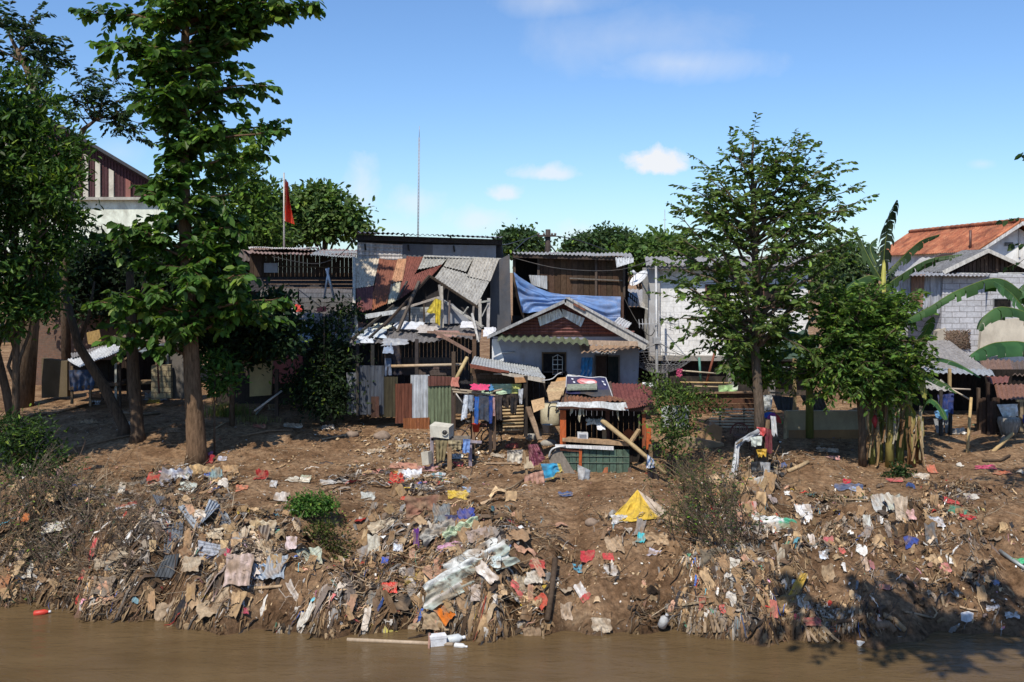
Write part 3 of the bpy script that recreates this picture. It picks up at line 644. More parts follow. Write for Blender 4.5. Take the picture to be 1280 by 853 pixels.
    part('brace', 'wood', r, lambda m: m.bar(P(534,415,34.5),P(594,419,34.5),.08,.08,(.3,.2,.15)))
    part('cross_pole', 'bamboo', r, lambda m: m.tube(Q(34.2,(489,458),(578,456)),.055,[(.42,.28,.16),(.52,.42,.30)],7))
    part('cross_pole', 'bamboo', r, lambda m: m.tube(Q(0,(570,474,33.7),(584,447,34.1)),.07,(.48,.36,.18),7))
    part('sill_board', 'wood', r, lambda m: planks(m,35.5,503,566,447,470,3,(.10,.075,.065)))
patched_house()
for a in ((462,418,35.5,40,14,(.50,.56,.62),'pale blue plastic sheet on the broken awning','plastic'),(478,410,35.9,26,8,(.60,.60,.50),'cream plastic scrap on the broken awning beside the white plank','plastic'),(512,409,35.8,34,10,(.58,.60,.64),'white crumpled plastic on the broken awning','plastic'),
          (456,427,34.7,22,9,(.55,.58,.62),'grey plastic bag drooping over the awning edge','plastic'),(494,430,34.6,30,9,(.30,.31,.33),'dull grey tarp piece on the awning front edge','plastic'),(447,410,36,18,7,(.30,.16,.12),'rust-brown rag at the left end of the broken awning','cloth'),
          (535,414,35.4,26,9,(.44,.40,.37),'beige cloth lying on the awning under the yellow cloth','cloth'),(560,420,35,30,10,(.34,.20,.17),'red-brown rag draped over the fallen brace','cloth'),(585,408,35.3,18,9,(.62,.62,.64),'white plastic bag stuck between the broken posts','plastic'),(612,417,35,14,12,(.66,.66,.68),'white bag on the debris beside the gable house','plastic'),
          (425,424,36.4,22,10,(.40,.36,.30),'dusty rag on the awning beside the bush','cloth'),(486,437,34.3,12,14,(.24,.30,.40),'blue-grey rag hanging from the awning edge','cloth')):
    rag_on(*a[:6], 'debris_sheet', a[6], 'debris', a[7])
hang('dark_jacket', 'dark jacket and jeans hanging from the awning in shade', 'clothes', 34.3, [(481,432),(499,432),(503,468),(480,468)], (.02,.022,.035), 3)
hang('blue_jeans', 'faded blue trousers hanging beside the dark jacket', 'clothes', 34.25, [(481,448),(489,448),(490,469),(481,470)], (.13,.17,.25), 1)
# corrugated fence
r = thing('corrugated_fence', 'fence of mismatched rusty and green corrugated sheets', 'fence', tuple(ground_at(510,34)))
for k,(x0,x1,y0,y1,c,lb) in enumerate([(433,447,466,517,(.20,.21,.23,-.1),'narrow pale grey sheet'),(447,480,457,519,(.075,.085,.105,-.1),'dark blue-grey sheet'),(474,497,471,522,(.06,.05,.025,.05),'dark mossy sheet'),(494,515,480,530,(.16,.055,.03,.18),'rusted brown sheet'),
        (513,537,469,537,(.50,.53,.56,-.01),'shiny zinc sheet rusting at the foot'),(535,567,470,537,(.17,.21,.125,.0),'green painted sheet with bare top')]):
    part('sheet', 'tin', r, lambda m: m.sheet(*Q(34-.03*(k%2),(x0,y0),(x1,y0+R.uniform(-1,1)),(x1,y1),(x0,y1)), c, .12,.02,.03,.02), lb)
part('sheet_top', 'tin', r, lambda m: m.sheet(*Q(33.93,(535,470),(567,471),(567,483),(535,484)),(.15,.06,.045,.08),.12,.02,.03,.15))
part('rust_foot', 'tin', r, lambda m: m.sheet(*Q(33.93,(504,523),(537,522),(537,537),(504,536)),(.30,.11,.04,.3),.12,.02,.03,.02))
part('gate', 'wood', r, lambda m: planks(m,33.7,464,474,496,522,2,(.07,.035,.025),False))
post('post', r, 567, 440, 538, 33.8, .13, (.10,.07,.05)); post('post', r, 447, 455, 520, 33.9, .08, (.05,.045,.04))
# ------------------------------------------------------------------ tarpaulin house behind the gable house
def tarp_house():
    Y = 40; r = thing('plank_house', 'two-storey brown plank house with sagging blue tarpaulin', 'house', tuple(ground_at(715,Y)))
    part('roof', 'tin', r, lambda m: m.sheet(*Q(0,(640,316,45),(788,316.5,45),(791,321.5,39.4),(638,317.5,39.4)),(.42,.41,.39,-.05),.18,.035,.06,.02))
    part('roof_flap', 'tin', r, lambda m: m.sheet(*Q(0,(769,322,39.5),(792,322,39.5),(792,328,39.3),(771,335,39.3)),(.52,.55,.58,-.1),.1,.02,.02,.05))
    part('eave_beam', 'wood', r, lambda m: m.bar(*Q(39.6,(641,320),(787,324)),.1,.14,(.07,.05,.04)))
    part('plank_wall', 'wood', r, lambda m: planks(m,Y,672,780,320,372,15,(.085,.05,.032),False))
    part('rail', 'wood', r, lambda m: m.bar(*Q(Y-.1,(712,348),(778,351)),.07,.05,(.16,.14,.12)))
    for x,y0 in ((643,320),(673,322),(745,322),(780,324)): post('post', r, x, y0, 372, Y-.08, .09, (.10,.075,.06))
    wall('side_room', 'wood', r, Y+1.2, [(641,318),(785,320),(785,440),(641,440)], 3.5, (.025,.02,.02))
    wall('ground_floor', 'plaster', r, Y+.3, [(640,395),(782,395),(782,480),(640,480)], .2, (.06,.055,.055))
    part('zinc_sheet', 'tin', r, lambda m: m.sheet(*Q(Y-.15,(661,344),(684,345),(684,362),(664,356)),(.50,.52,.54,-.1),.12,.02,.02))
    part('ledge', 'wood', r, lambda m: m.bar(*Q(Y-.1,(672,372),(780,373)),.1,.1,(.09,.06,.05)))
    post('corner_post', r, 778, 372, 425, Y-.2, .1, (.10,.06,.05))
    top = [(642,340),(649,346),(660,353),(672,360),(688,366),(705,368.5),(722,369),(740,370),(758,370.5),(776,371)]
    bot = [(653,391),(657,391),(662,391),(668,390),(684,390),(706,384),(722,386),(742,398),(760,410),(775,412)]
    m = MB()
    def f(u, v):
        k = u*9; i = min(int(k),8); t = k-i; a = [top[i][q]*(1-t)+top[i+1][q]*t for q in (0,1)]; b = [bot[i][q]*(1-t)+bot[i+1][q]*t for q in (0,1)]
        fold = math.sin((v*3.4+u*1.9+.9*noise.noise((u*3,v*2,1)))*2*math.pi)*(1-u*.65)*min(1,v*4)*(.5+.8*abs(noise.noise((u*4,v*4,7))))
        fold2 = max(0,math.sin((v*1.6+u*2.2)*math.pi))*.16*(u>.5)*v
        p = P(a[0]*(1-v)+b[0]*v, a[1]*(1-v)+b[1]*v, Y-.25-.5*v*(1-u*.5)); p.y -= .09*fold+fold2+.05*noise.noise((u*7,v*7,3)); p.z += .03*fold
        return p
    m.grid(f, 60, 46, (.16,.26,.50), True, lambda u,v: (.10+.04*u,.20+.04*u,.43+.04*u))
    m.build('tarpaulin', 'plastic', None, 'large faded blue tarpaulin sagging across the plank house', 'tarpaulin')
tarp_house()
def junk_gap():
    r = thing('grey_roof_shed', 'small grey-roofed shed in the gap between plank house and white house', 'shed', tuple(ground_at(798,43)))
    part('roof', 'tin', r, lambda m: m.sheet(*Q(0,(778,362,47),(818,362,47),(818,384,43),(780,383,43)),(.42,.41,.40,-.1),.2,.03,.04))
    wall('wall', 'wood', r, 43.5, [(780,384),(816,384),(816,480),(780,480)], .2, (.03,.025,.025))
    part('loose_sheet', 'tin', r, lambda m: m.sheet(*Q(0,(774,396,39),(790,404,39),(782,414,38.2),(766,404,38.2)),(.60,.62,.66,-.15),.1,.02,.02))
    part('ladder_rack', 'metal', r, lambda m: [m.bar(*Q(42.7,(783,363),(797,374)),.04,.04,(.03,.03,.03)), m.bar(*Q(42.7,(783,368),(796,379)),.04,.04,(.03,.03,.03))]+[m.bar(*Q(42.7,(783+i*2.6,363+i*2),(783+i*2.6,370+i*2)),.04,.04,(.03,.03,.03)) for i in range(6)])
    part('white_slat', 'wood', r, lambda m: m.bar(*Q(42,(801,383),(814,388)),.1,.06,(.6,.6,.6)))
junk_gap()
def dish(name, label, c, rad, depth, axis, col, mesh=False, arm=None, Y=39):
    r = thing(name, label, 'satellite dish', tuple(c)); ax = Vector(axis).normalized(); u = ax.cross(Vector((0,0,1))).normalized(); v = u.cross(ax)
    c = Vector(c)
    def f(m):
        if mesh:
            for k in range(1,13):
                rr = rad*k/12; m.tube([c+u*rr*math.cos(t)+v*rr*math.sin(t)+ax*depth*(k/12)**2 for t in [2*math.pi*i/28 for i in range(29)]], .006 if k < 12 else .014, col, 3)
            for i in range(28):
                t = 2*math.pi*i/28; m.tube([c+(u*math.cos(t)+v*math.sin(t))*rad*q+ax*depth*q*q for q in (0,.35,.7,1)], .009, col, 3)
        else:
            n_ = 18; vs = [c]; fs = []
            for k in range(1,6):
                vs += [c+(u*math.cos(2*math.pi*i/n_)+v*math.sin(2*math.pi*i/n_))*rad*k/5+ax*depth*(k/5)**2 for i in range(n_)]
            fs += [(0,1+i,1+(i+1)%n_) for i in range(n_)]+[(1+k*n_+i,1+(k+1)*n_+i,1+(k+1)*n_+(i+1)%n_,1+k*n_+(i+1)%n_) for k in range(4) for i in range(n_)]
            m.add(vs, fs, col, True)
    part('reflector', 'metal' if mesh else 'plastic', r, f)
    fp = c+ax*rad*.95
    part('feed_arm', 'metal', r, lambda m: [m.tube([c+u*rad*math.cos(t)+v*rad*math.sin(t)+ax*depth, fp], .014, (.3,.3,.3), 4) for t in (.5,2.6,4.7)])
    part('feed_horn', 'plastic', r, lambda m: m.tube([fp-ax*.08, fp+ax*.1], [.07,.05], (.6,.6,.6), 8))
    if arm is not None: part('mount', 'metal', r, lambda m: m.tube([c, Vector(arm)], .03, (.3,.3,.3), 6))
    return r
dish('satellite_dish', 'small white satellite dish on the white house roof corner', P(800,350,38.6), .42, .1, (-.62,-.35,.72), (.75,.75,.75), arm=P(812,372,38.8))
dish('mesh_dish', 'wide grey mesh satellite dish lying open on the galvanised mast', P(823,466,37.2), 1.18, .55, (.02,-.12,.99), (.22,.22,.23), True)
def mast():
    r = thing('antenna_mast', 'galvanised antenna mast in front of the white house', 'mast', tuple(ground_at(822,37.2)))
    part('pole', 'metal', r, lambda m: m.tube(Q(37.2,(822,512),(821,466),(820,330)),[.06,.06,.045],(.42,.42,.42),8))
    def aerial(x, y, sx, n_, tilt, lb=None):
        def f(m):
            a, b = P(x-sx,y-tilt,37.1), P(x+sx,y+tilt,37.1); m.bar(a,b,.03,.03,(.5,.5,.5))
            for i in range(n_):
                p = a.lerp(b, i/(n_-1)); h = .16+.12*(i/(n_-1)); m.tube([p+Vector((.0,-.1,-h)),p+Vector((0,.1,h))],.011,(.55,.55,.55),4)
        part('aerial', 'metal', r, f, lb)
    aerial(812,405,13,7,0); aerial(835,404,14,6,3); aerial(836,398,12,6,4)
    part('reflector_grid', 'metal', r, lambda m: [m.bar(*Q(37,(836,394+i*3),(842,396+i*3)),.02,.02,(.2,.2,.2)) for i in range(7)])
    part('insulator_box', 'metal', r, lambda m: m.box(*[q for q in (P(817,0,37).x,P(825,0,37).x,37.0,37.3,P(0,430,37).z,P(0,422,37).z)],(.5,.5,.5)))
    part('stay_wire', 'metal', r, lambda m: [m.tube(Q(0,(821,430,37.2),(786,446,36)),.012,(.5,.5,.5),4), m.tube(Q(0,(822,428,37.2),(862,446,36.5)),.012,(.4,.4,.4),4)])
mast()

# ------------------------------------------------------------------ small house with gable
def gable_house():
    Y = 34.5; r = thing('gable_house', 'small blue-grey plastered house with rusty ribbed gable', 'house', tuple(ground_at(712,Y)))
    part('wall', 'plaster', r, lambda m: m.prism(Q(Y,(616,421),(800,421),(796,520),(618,520)),(0,5,0),(.33,.34,.40)))
    part('sunlit_wall_patch', 'plaster', r, lambda m: m.prism(Q(Y-.02,(615,424),(622,424),(631,452),(615,452)),(0,.015,0),(.75,.75,.75)))  # sunlit corner beside the eave shadow, painted as a pale patch
    part('gable_sheet', 'tin', r, lambda m: [m.sheet(*Q(Y-.06,(709-w0,y),(709-w0,y-4.2),(709+w1,y-4.2),(709+w1,y)),(.19,.065,.055,.05+R.random()*.06),.155,.02,.01) for y,w0,w1 in [(418-i*3.9, 82-i*8.2, 84-i*8.2) for i in range(10)]])
    part('gable_back', 'wood', r, lambda m: m.prism(Q(Y-.02,(622,421),(709,378),(797,421)),(0,.02,0),(.10,.05,.045)))
    for s in (-1,1):
        part('chevron_sheet', 'tin', r, lambda m: m.sheet(*[P(a,b,Y-.14) for a,b in ([(699,386),(672,397),(675,408),(705,396)] if s < 0 else [(731,398),(702,386),(704,396),(726,409)])],(.92,.92,.92,-.6),.15,.022,.01),'white ribbed sheet folded over the gable')
    for s in (-1,1):
        e = (611,419.5) if s < 0 else (809,431)
        part('roof_slope', 'tin', r, lambda m: m.sheet(P(708,375,40),P(708,375,Y-.55),P(*e,Y-.55),P(708+(e[0]-708)*34/40,375+(e[1]-375)*34/40+1,40),(.42,.42,.41,.03),.13,.025,.02))
    part('barge_board', 'wood', r, lambda m: m.prism(Q(Y-.62,(706,374),(713,374),(810,429),(806,438),(706,381)),(0,.05,0),(.46,.44,.41)),'wide pale board along the right roof edge')
    part('barge_cap', 'tin', r, lambda m: m.prism(Q(Y-.68,(706,372),(712,372),(812,427),(812,431)),(0,.2,0),(.5,.5,.5,-.2)))
    part('barge_board', 'wood', r, lambda m: m.prism(Q(Y-.62,(708,373.5),(708,378),(609,424),(609,420.5)),(0,.05,0),(.33,.33,.33)))
    part('rust_strip', 'tin', r, lambda m: m.prism(Q(Y-.7,(718,379),(732,387),(731,389),(716,381)),(0,.05,0),(.25,.10,.06,.2)))
    part('canopy_strip', 'tin', r, lambda m: m.sheet(*Q(0,(623,418,Y-.1),(737,424,Y-.1),(736,431,Y-1.25),(622,426,Y-1.25)),(.16,.19,.12,0),.26,.05,.03,.06),'mossy wavy strip under the gable')
    part('fascia', 'wood', r, lambda m: m.prism(Q(Y-1.3,(735,425.5),(797,427),(798,433),(736,431)),(0,.06,0),(.50,.36,.26)))
    part('torn_awning', 'tin', r, lambda m: m.sheet(*Q(0,(724,430,Y-.2),(798,431,Y-.2),(801,437,Y-1.5),(728,445,Y-1.5)),(.44,.30,.20,.08),.2,.035,.12,.25),'torn rusty tin awning over the right door')
    part('awning_patch', 'tin', r, lambda m: m.sheet(*Q(0,(750,432,Y-.4),(769,432,Y-.4),(770,442,Y-1.55),(752,444,Y-1.55)),(.55,.53,.50,-.1),.12,.03,.05,.2))
    opening('window', r, Y, 679, 706, 442, 478); opening('door', r, Y, 679, 707, 466, 498, (.008,.008,.01), (.1,.08,.07))
    opening('door', r, Y, 745, 758, 445, 500, (.05,.028,.022), (.14,.12,.11)); opening('window', r, Y, 760, 773, 446, 480, (.015,.02,.02), (.15,.13,.12))
    def cage(m):
        for i in range(4): m.tube(Q(Y-.1,(691,450+i*6),(703,450+i*6)),.014,(.6,.6,.58),4)
        for x in (691,697,703): m.tube(Q(Y-.1,(x,446 if x != 697 else 443.5),(x,469)),.014,(.6,.6,.58),4)
        m.tube(Q(Y-.1,(691,447),(697,443.5),(703,447)),.014,(.6,.6,.58),4)
    part('wire_grille', 'metal', r, cage)
    part('pipe', 'metal', r, lambda m: m.tube(Q(Y-.06,(627,441),(643,440.5)),.03,(.5,.5,.52),6))
gable_house()
hang('blue_towel', 'bright blue cloth hung on the wall of the gable house', 'cloth', 34.2, [(727,447),(741,447),(740,473),(725,473)], (.05,.24,.50), 3, .04, stripe=lambda u,v: (.5,.6,.7) if v > .6 and abs(math.sin(u*9+v*7)) > .93 else (.04,.22,.46))
hang('white_bundle', 'white cloth bundle behind the banner on the kiosk roof', 'cloth', 32.4, [(709,468),(728,470),(730,480),(707,480)], (.72,.70,.66), 3, .08)
hang('white_board_sign', 'white card strip pinned right of the gable house door', 'card', 33, [(803,478),(817,479),(817,485),(803,484)], (.66,.66,.66), 1, .01, mat='card')
def side_awning():
    r = thing('side_awning', 'low pale tin awning leaning left of the gable house', 'awning', tuple(ground_at(640,33)))
    part('roof', 'tin', r, lambda m: m.sheet(*Q(0,(593,445,34.1),(672,459,34.1),(682,474,32),(588,456,32)),(.50,.53,.54,-.04),.1,.02,.04,.02))
    part('fascia', 'wood', r, lambda m: m.prism(Q(31.95,(587,455),(636,464),(636,468),(588,460)),(0,.05,0),(.22,.075,.05)))
    part('fascia', 'wood', r, lambda m: m.prism(Q(31.95,(626,465),(681,473),(681,479),(628,469)),(0,.05,0),(.50,.44,.36)))
    part('ceiling', 'wood', r, lambda m: planks(m,33,590,655,462,480,3,(.09,.06,.04)))
    part('back_wall', 'wood', r, lambda m: planks(m,33.9,590,682,470,525,12,(.035,.028,.025),False))
    part('soffit_board', 'wood', r, lambda m: m.prism(Q(31.9,(643,472),(655,472),(658,478),(644,479)),(0,.05,0),(.45,.24,.11)))
    for x,y1 in ((590,560),(657,546)): post('post', r, x, 470, y1, 32, .13 if x > 600 else .08, (.03,.025,.022))
    part('cable', 'plastic', r, lambda m: m.tube(bez(Q(31.8,(678,476),(690,474),(697,468),(702,466)),8),.018,(.5,.5,.5),4))
side_awning()

# ------------------------------------------------------------------ drying racks in front of the houses
def drying_rack():
    r = thing('drying_rack', 'rough wooden clothes rack loaded with laundry', 'clothes rack', tuple(ground_at(605,31.5)))
    Y = 31.6
    for x,y0,y1,c in ((566,487,556,(.08,.055,.045)),(592,490,560,(.24,.15,.09)),(618,489,562,(.14,.09,.06)),(613,500,566,(.06,.045,.04))): post('post', r, x, y0, y1, Y, .1, c)
    for a,b in (((565,487),(602,490)),((584,490),(634,497)),((566,490),(586,492)),((614,490),(628,487))): part('rail', 'bamboo', r, lambda m: m.tube(Q(Y-.1,a,b),.035,(.34,.27,.19),6))
    part('brace', 'bamboo', r, lambda m: m.tube(Q(Y-.15,(592,512),(607,498)),.022,(.5,.45,.38),6))
    part('brace', 'bamboo', r, lambda m: m.tube(Q(Y-.15,(570,492),(579,505)),.022,(.5,.47,.42),6))
    part('wheel_rim', 'metal', r, lambda m: [m.tube(Q(Y-.08,(612,485),(612,491)),.02,(.03,.03,.05),5), m.tube(Q(Y-.08,(605,490),(627,487)),.025,(.04,.04,.05),5)])
drying_rack()
for k,(nm,lb,ct,pts,c,fo) in enumerate([('white_shirt','white cloth hanging at the left of the clothes rack','laundry',[(580,494),(585,494),(584,522),(576,526)],(.62,.66,.72),1),('grey_shirt','grey shirt hanging beside the white cloth on the rack','laundry',[(585,494),(592,494),(592,514),(585,512)],(.24,.28,.34),1),
      ('blue_trousers','bright blue trousers hanging on the rack post','laundry',[(593,496),(599,496),(598,530),(593,530)],(.03,.13,.42),1),('grey_sheet','dark grey-blue sheet hanging in the middle of the rack','laundry',[(598,494),(611,496),(611,528),(599,524)],(.055,.07,.10),2),
      ('blue_cloth','deep blue strip of cloth right of the grey sheet','laundry',[(611,495),(617,495),(615,530),(611,530)],(.02,.06,.25),1),('charcoal_trousers','charcoal trousers left of three on the right rail','laundry',[(619,494),(628,495),(627,525),(620,525)],(.05,.045,.05),2),
      ('black_shirt','short black garment in the middle of the right rail','laundry',[(628,494),(637,494),(636,511),(629,508)],(.02,.018,.02),2),('black_trousers','black garment with a long hem at the right rail end','laundry',[(637,492),(648,492),(645,518),(638,518)],(.022,.022,.025),2),
      ('pink_strip','thin pinkish cloth hanging between the dark trousers','laundry',[(616,497),(619,497),(619,520),(616,520)],(.42,.26,.26),1)]):
    hang(nm, lb, ct, 31.45-.02*k, pts, c, fo, .03, 'laundry on the clothes rack', n=(10,12))
rag_on(600, 487, 31.4, 22, 7, (.62,.06,.16), 'pink_cloth', 'bright pink cloth laid over the rack top', 'laundry', tilt=.6)
rag_on(612, 488, 31.5, 10, 6, (.06,.22,.42), 'blue_rag', 'small blue cloth beside the pink cloth on the rack', 'laundry', tilt=.6)
rag_on(569, 480, 31.6, 9, 12, (.42,.16,.12), 'red_rag', 'red and white rag tied to the fence corner post', 'cloth', tilt=.6)
hang('pale_green_sheet', 'pale green sheet spread on a line under the side awning', 'laundry', 32.4, [(594,480),(652,480),(650,494),(598,493)], (.52,.64,.42), 3, .06, stripe=lambda u,v: (.62,.66,.20) if u > .78 else (.50,.66,.46))
hang('white_flower_cloth', 'thin white patterned cloth at the dark post beside the rack', 'laundry', 31.7, [(648,487),(654,486),(653,505),(649,505)], (.5,.52,.55), 1, .02)
def slat_crate():
    r = thing('slatted_panel', 'leaning bamboo slat panel lit behind the clothes rack', 'panel', tuple(ground_at(640,32.4)))
    for i in range(8): part('slat', 'bamboo', r, lambda m: m.tube(Q(0,(628,509+i*4.2,32.3-i*.02),(655,508+i*4.2,32.3-i*.02)),.04,jit((.44,.32,.18),.15),6))
    for x in (631,652): post('batten', r, x, 508, 541, 32.38, .06, (.22,.15,.09))
slat_crate()
def bicycle(px, Y):
    g = ground_at(px,Y); r = thing('bicycle', 'old bicycle leaning behind the clothes rack and laundry', 'bicycle', tuple(g))
    for dx,nm in ((-.42,'wheel'),(.62,'wheel')):
        c = g+Vector((dx,.1*dx,.34))
        wp = part(nm, 'metal', r, lambda m: m.tube([c+Vector((math.cos(t)*.33,0,math.sin(t)*.33)) for t in [2*math.pi*i/20 for i in range(21)]],.022,(.03,.028,.028),5))
        part('spokes', 'metal', wp, lambda m: [m.tube([c,c+Vector((math.cos(t)*.31,0,math.sin(t)*.31))],.004,(.4,.38,.35),3) for t in [2*math.pi*i/10 for i in range(10)]])
    A,B,C_,D = [g+Vector(v) for v in ((-.42,-.04,.34),(.05,0,.30),(-.08,0,.80),(.45,.03,.82))]
    part('bike_frame', 'metal', r, lambda m: [m.tube([p,q],.02,(.10,.05,.05),6) for p,q in ((A,B),(A,C_),(B,C_),(B,D),(C_,D),(D,g+Vector((.62,.06,.34))))])
    part('saddle', 'plastic', r, lambda m: m.tube([C_+Vector((-.13,0,.08)),C_+Vector((0,0,.09)),C_+Vector((.14,0,.07))],[.075,.06,.02],(.02,.02,.02),8))
    part('handlebar', 'metal', r, lambda m: m.tube([D+Vector((0,.24,.16)),D+Vector((0,.05,.2)),D+Vector((0,-.05,.2)),D+Vector((0,-.24,.16))],.015,(.2,.2,.2),6))
bicycle(590, 32.1)
def trestle_table():
    Y = 30.4; r = thing('trestle_table', 'crude trestle table with muddy sacking over its rail', 'table', tuple(ground_at(572,Y)))
    for x,y0,y1,w_,c in ((540,547,583,.1,(.30,.27,.30)),(562,560,596,.13,(.30,.19,.10)),(588,553,590,.1,(.34,.29,.33)),(588.5,588,608,.04,(.5,.45,.4))): post('leg', r, x, y0, y1, Y-.3 if x in (562,) else Y, w_, c)
    part('rail', 'wood', r, lambda m: m.bar(*Q(Y,(539,549),(590,551)),.1,.08,(.22,.18,.14)))
    part('rail', 'wood', r, lambda m: m.bar(*Q(Y-.05,(587,552),(602,553)),.09,.07,(.36,.31,.34)))
    part('rail', 'wood', r, lambda m: m.bar(Q(0,(562,561,Y-.3))[0],P(563,552,Y+.6),.08,.08,(.24,.18,.12)))
    part('board', 'wood', r, lambda m: planks(m,Y+.15,542,588,545,549,1,(.25,.21,.17)))
    post('post', r, 590, 552, 582, Y+.5, .16, (.03,.025,.02))
trestle_table()
hang('sacking', 'muddy olive sacking draped over the trestle table', 'cloth', 30.2, [(544,550),(560,551),(556,575),(545,578)], (.27,.22,.12), 3, .06)
hang('sacking', 'ochre sacking strip hung over the right half of the table rail', 'cloth', 30.15, [(560,550),(578,551),(576,563),(561,562)], (.34,.28,.17), 3, .05)
hang('blue_rag', 'light blue cloth hung at the right end of the trestle table', 'cloth', 30.15, [(579,549),(588,549),(587,566),(578,567)], (.20,.34,.66), 2, .04)
def white_box():
    Y = 30.3; r = thing('white_box', 'dirty white washing machine tub lying on the trestle table', 'box', tuple(P(550,549,Y)))
    a = P(538,549,Y); 
    def body(m):
        v = Q(0,(537,532,Y-.15),(561,535,Y-.15),(561,549,Y-.15),(538,546,Y-.15)); m.prism(v,(.12,.5,.04),(.60,.56,.46))
    part('body', 'plaster', r, body)
    c = P(556,541,Y-.17)
    part('hole', 'plastic', r, lambda m: m.tube([c+Vector((0,-.006,0)),c+Vector((0,-.02,0))],.075,(.03,.03,.03),14))
    part('hole_rim', 'plastic', r, lambda m: m.tube([c+Vector((math.cos(t)*.085,-.02,math.sin(t)*.085)) for t in [2*math.pi*i/16 for i in range(17)]],.014,(.5,.47,.4),5))
white_box()
b = MB(); b.prism(Q(30.1,(526,566),(535,565),(536,581),(528,582)),(.1,.2,0),(.55,.50,.40)); b.build('cream_board', 'plaster', None, 'cream board standing upright left of the trestle table', 'board')
def basin(px, py, Y, rad, h, col, label, name='basin', cat='basin'):
    c = P(px,py,Y); m = MB(); n_ = 20
    prof = [(0,0),(.7,0),(1,h/rad),(1.06,h/rad),(.96,h/rad*.97),(.66,.08),(0,.08)]
    vs = [c+Vector((math.cos(2*math.pi*i/n_)*p[0]*rad,math.sin(2*math.pi*i/n_)*p[0]*rad,p[1]*rad)) for p in prof for i in range(n_)]
    m.add(vs,[(k*n_+i,k*n_+(i+1)%n_,(k+1)*n_+(i+1)%n_,(k+1)*n_+i) for k in range(len(prof)-1) for i in range(n_)],col,True)
    return m.build(name,'plastic',None,label,cat)
basin(595, 540, 31.4, .13, .26, (.55,.05,.03), 'red plastic bucket under the blue trousers', 'bucket', 'bucket')
basin(684, 541, 31.6, .17, .26, (.30,.32,.33), 'grey bucket beside the leaning plank right of the rack', 'bucket', 'bucket')
r = thing('leaning_plank', 'brown plank leaning against the dark post right of the laundry', 'plank', tuple(ground_at(674,31.2)))
part('plank', 'wood', r, lambda m: m.bar(P(661,512,31.9),P(675,550,31.1),.16,.05,(.30,.21,.14)))
part('nail_strip', 'wood', r, lambda m: m.bar(P(660,509,31.92),P(664,521,31.7),.17,.06,(.18,.12,.08)))
def water_drum():
    r = thing('water_drum', 'cream plastic drum behind the kiosk planks', 'drum', tuple(P(690,530,32.2))); c = P(690,531,32.3)
    part('drum', 'plastic', r, lambda m: m.tube([c,c+Vector((0,0,.05)),c+Vector((0,0,.6)),c+Vector((0,0,.68))],[.34,.38,.38,.3],(.50,.44,.30),16))
    part('hose', 'plastic', r, lambda m: m.tube(bez([c+Vector((.1,-.4,.5)),c+Vector((.15,-.45,.75)),c+Vector((-.1,-.42,.72)),c+Vector((-.15,-.42,.3))],8),.02,(.03,.03,.03),5))
water_drum()
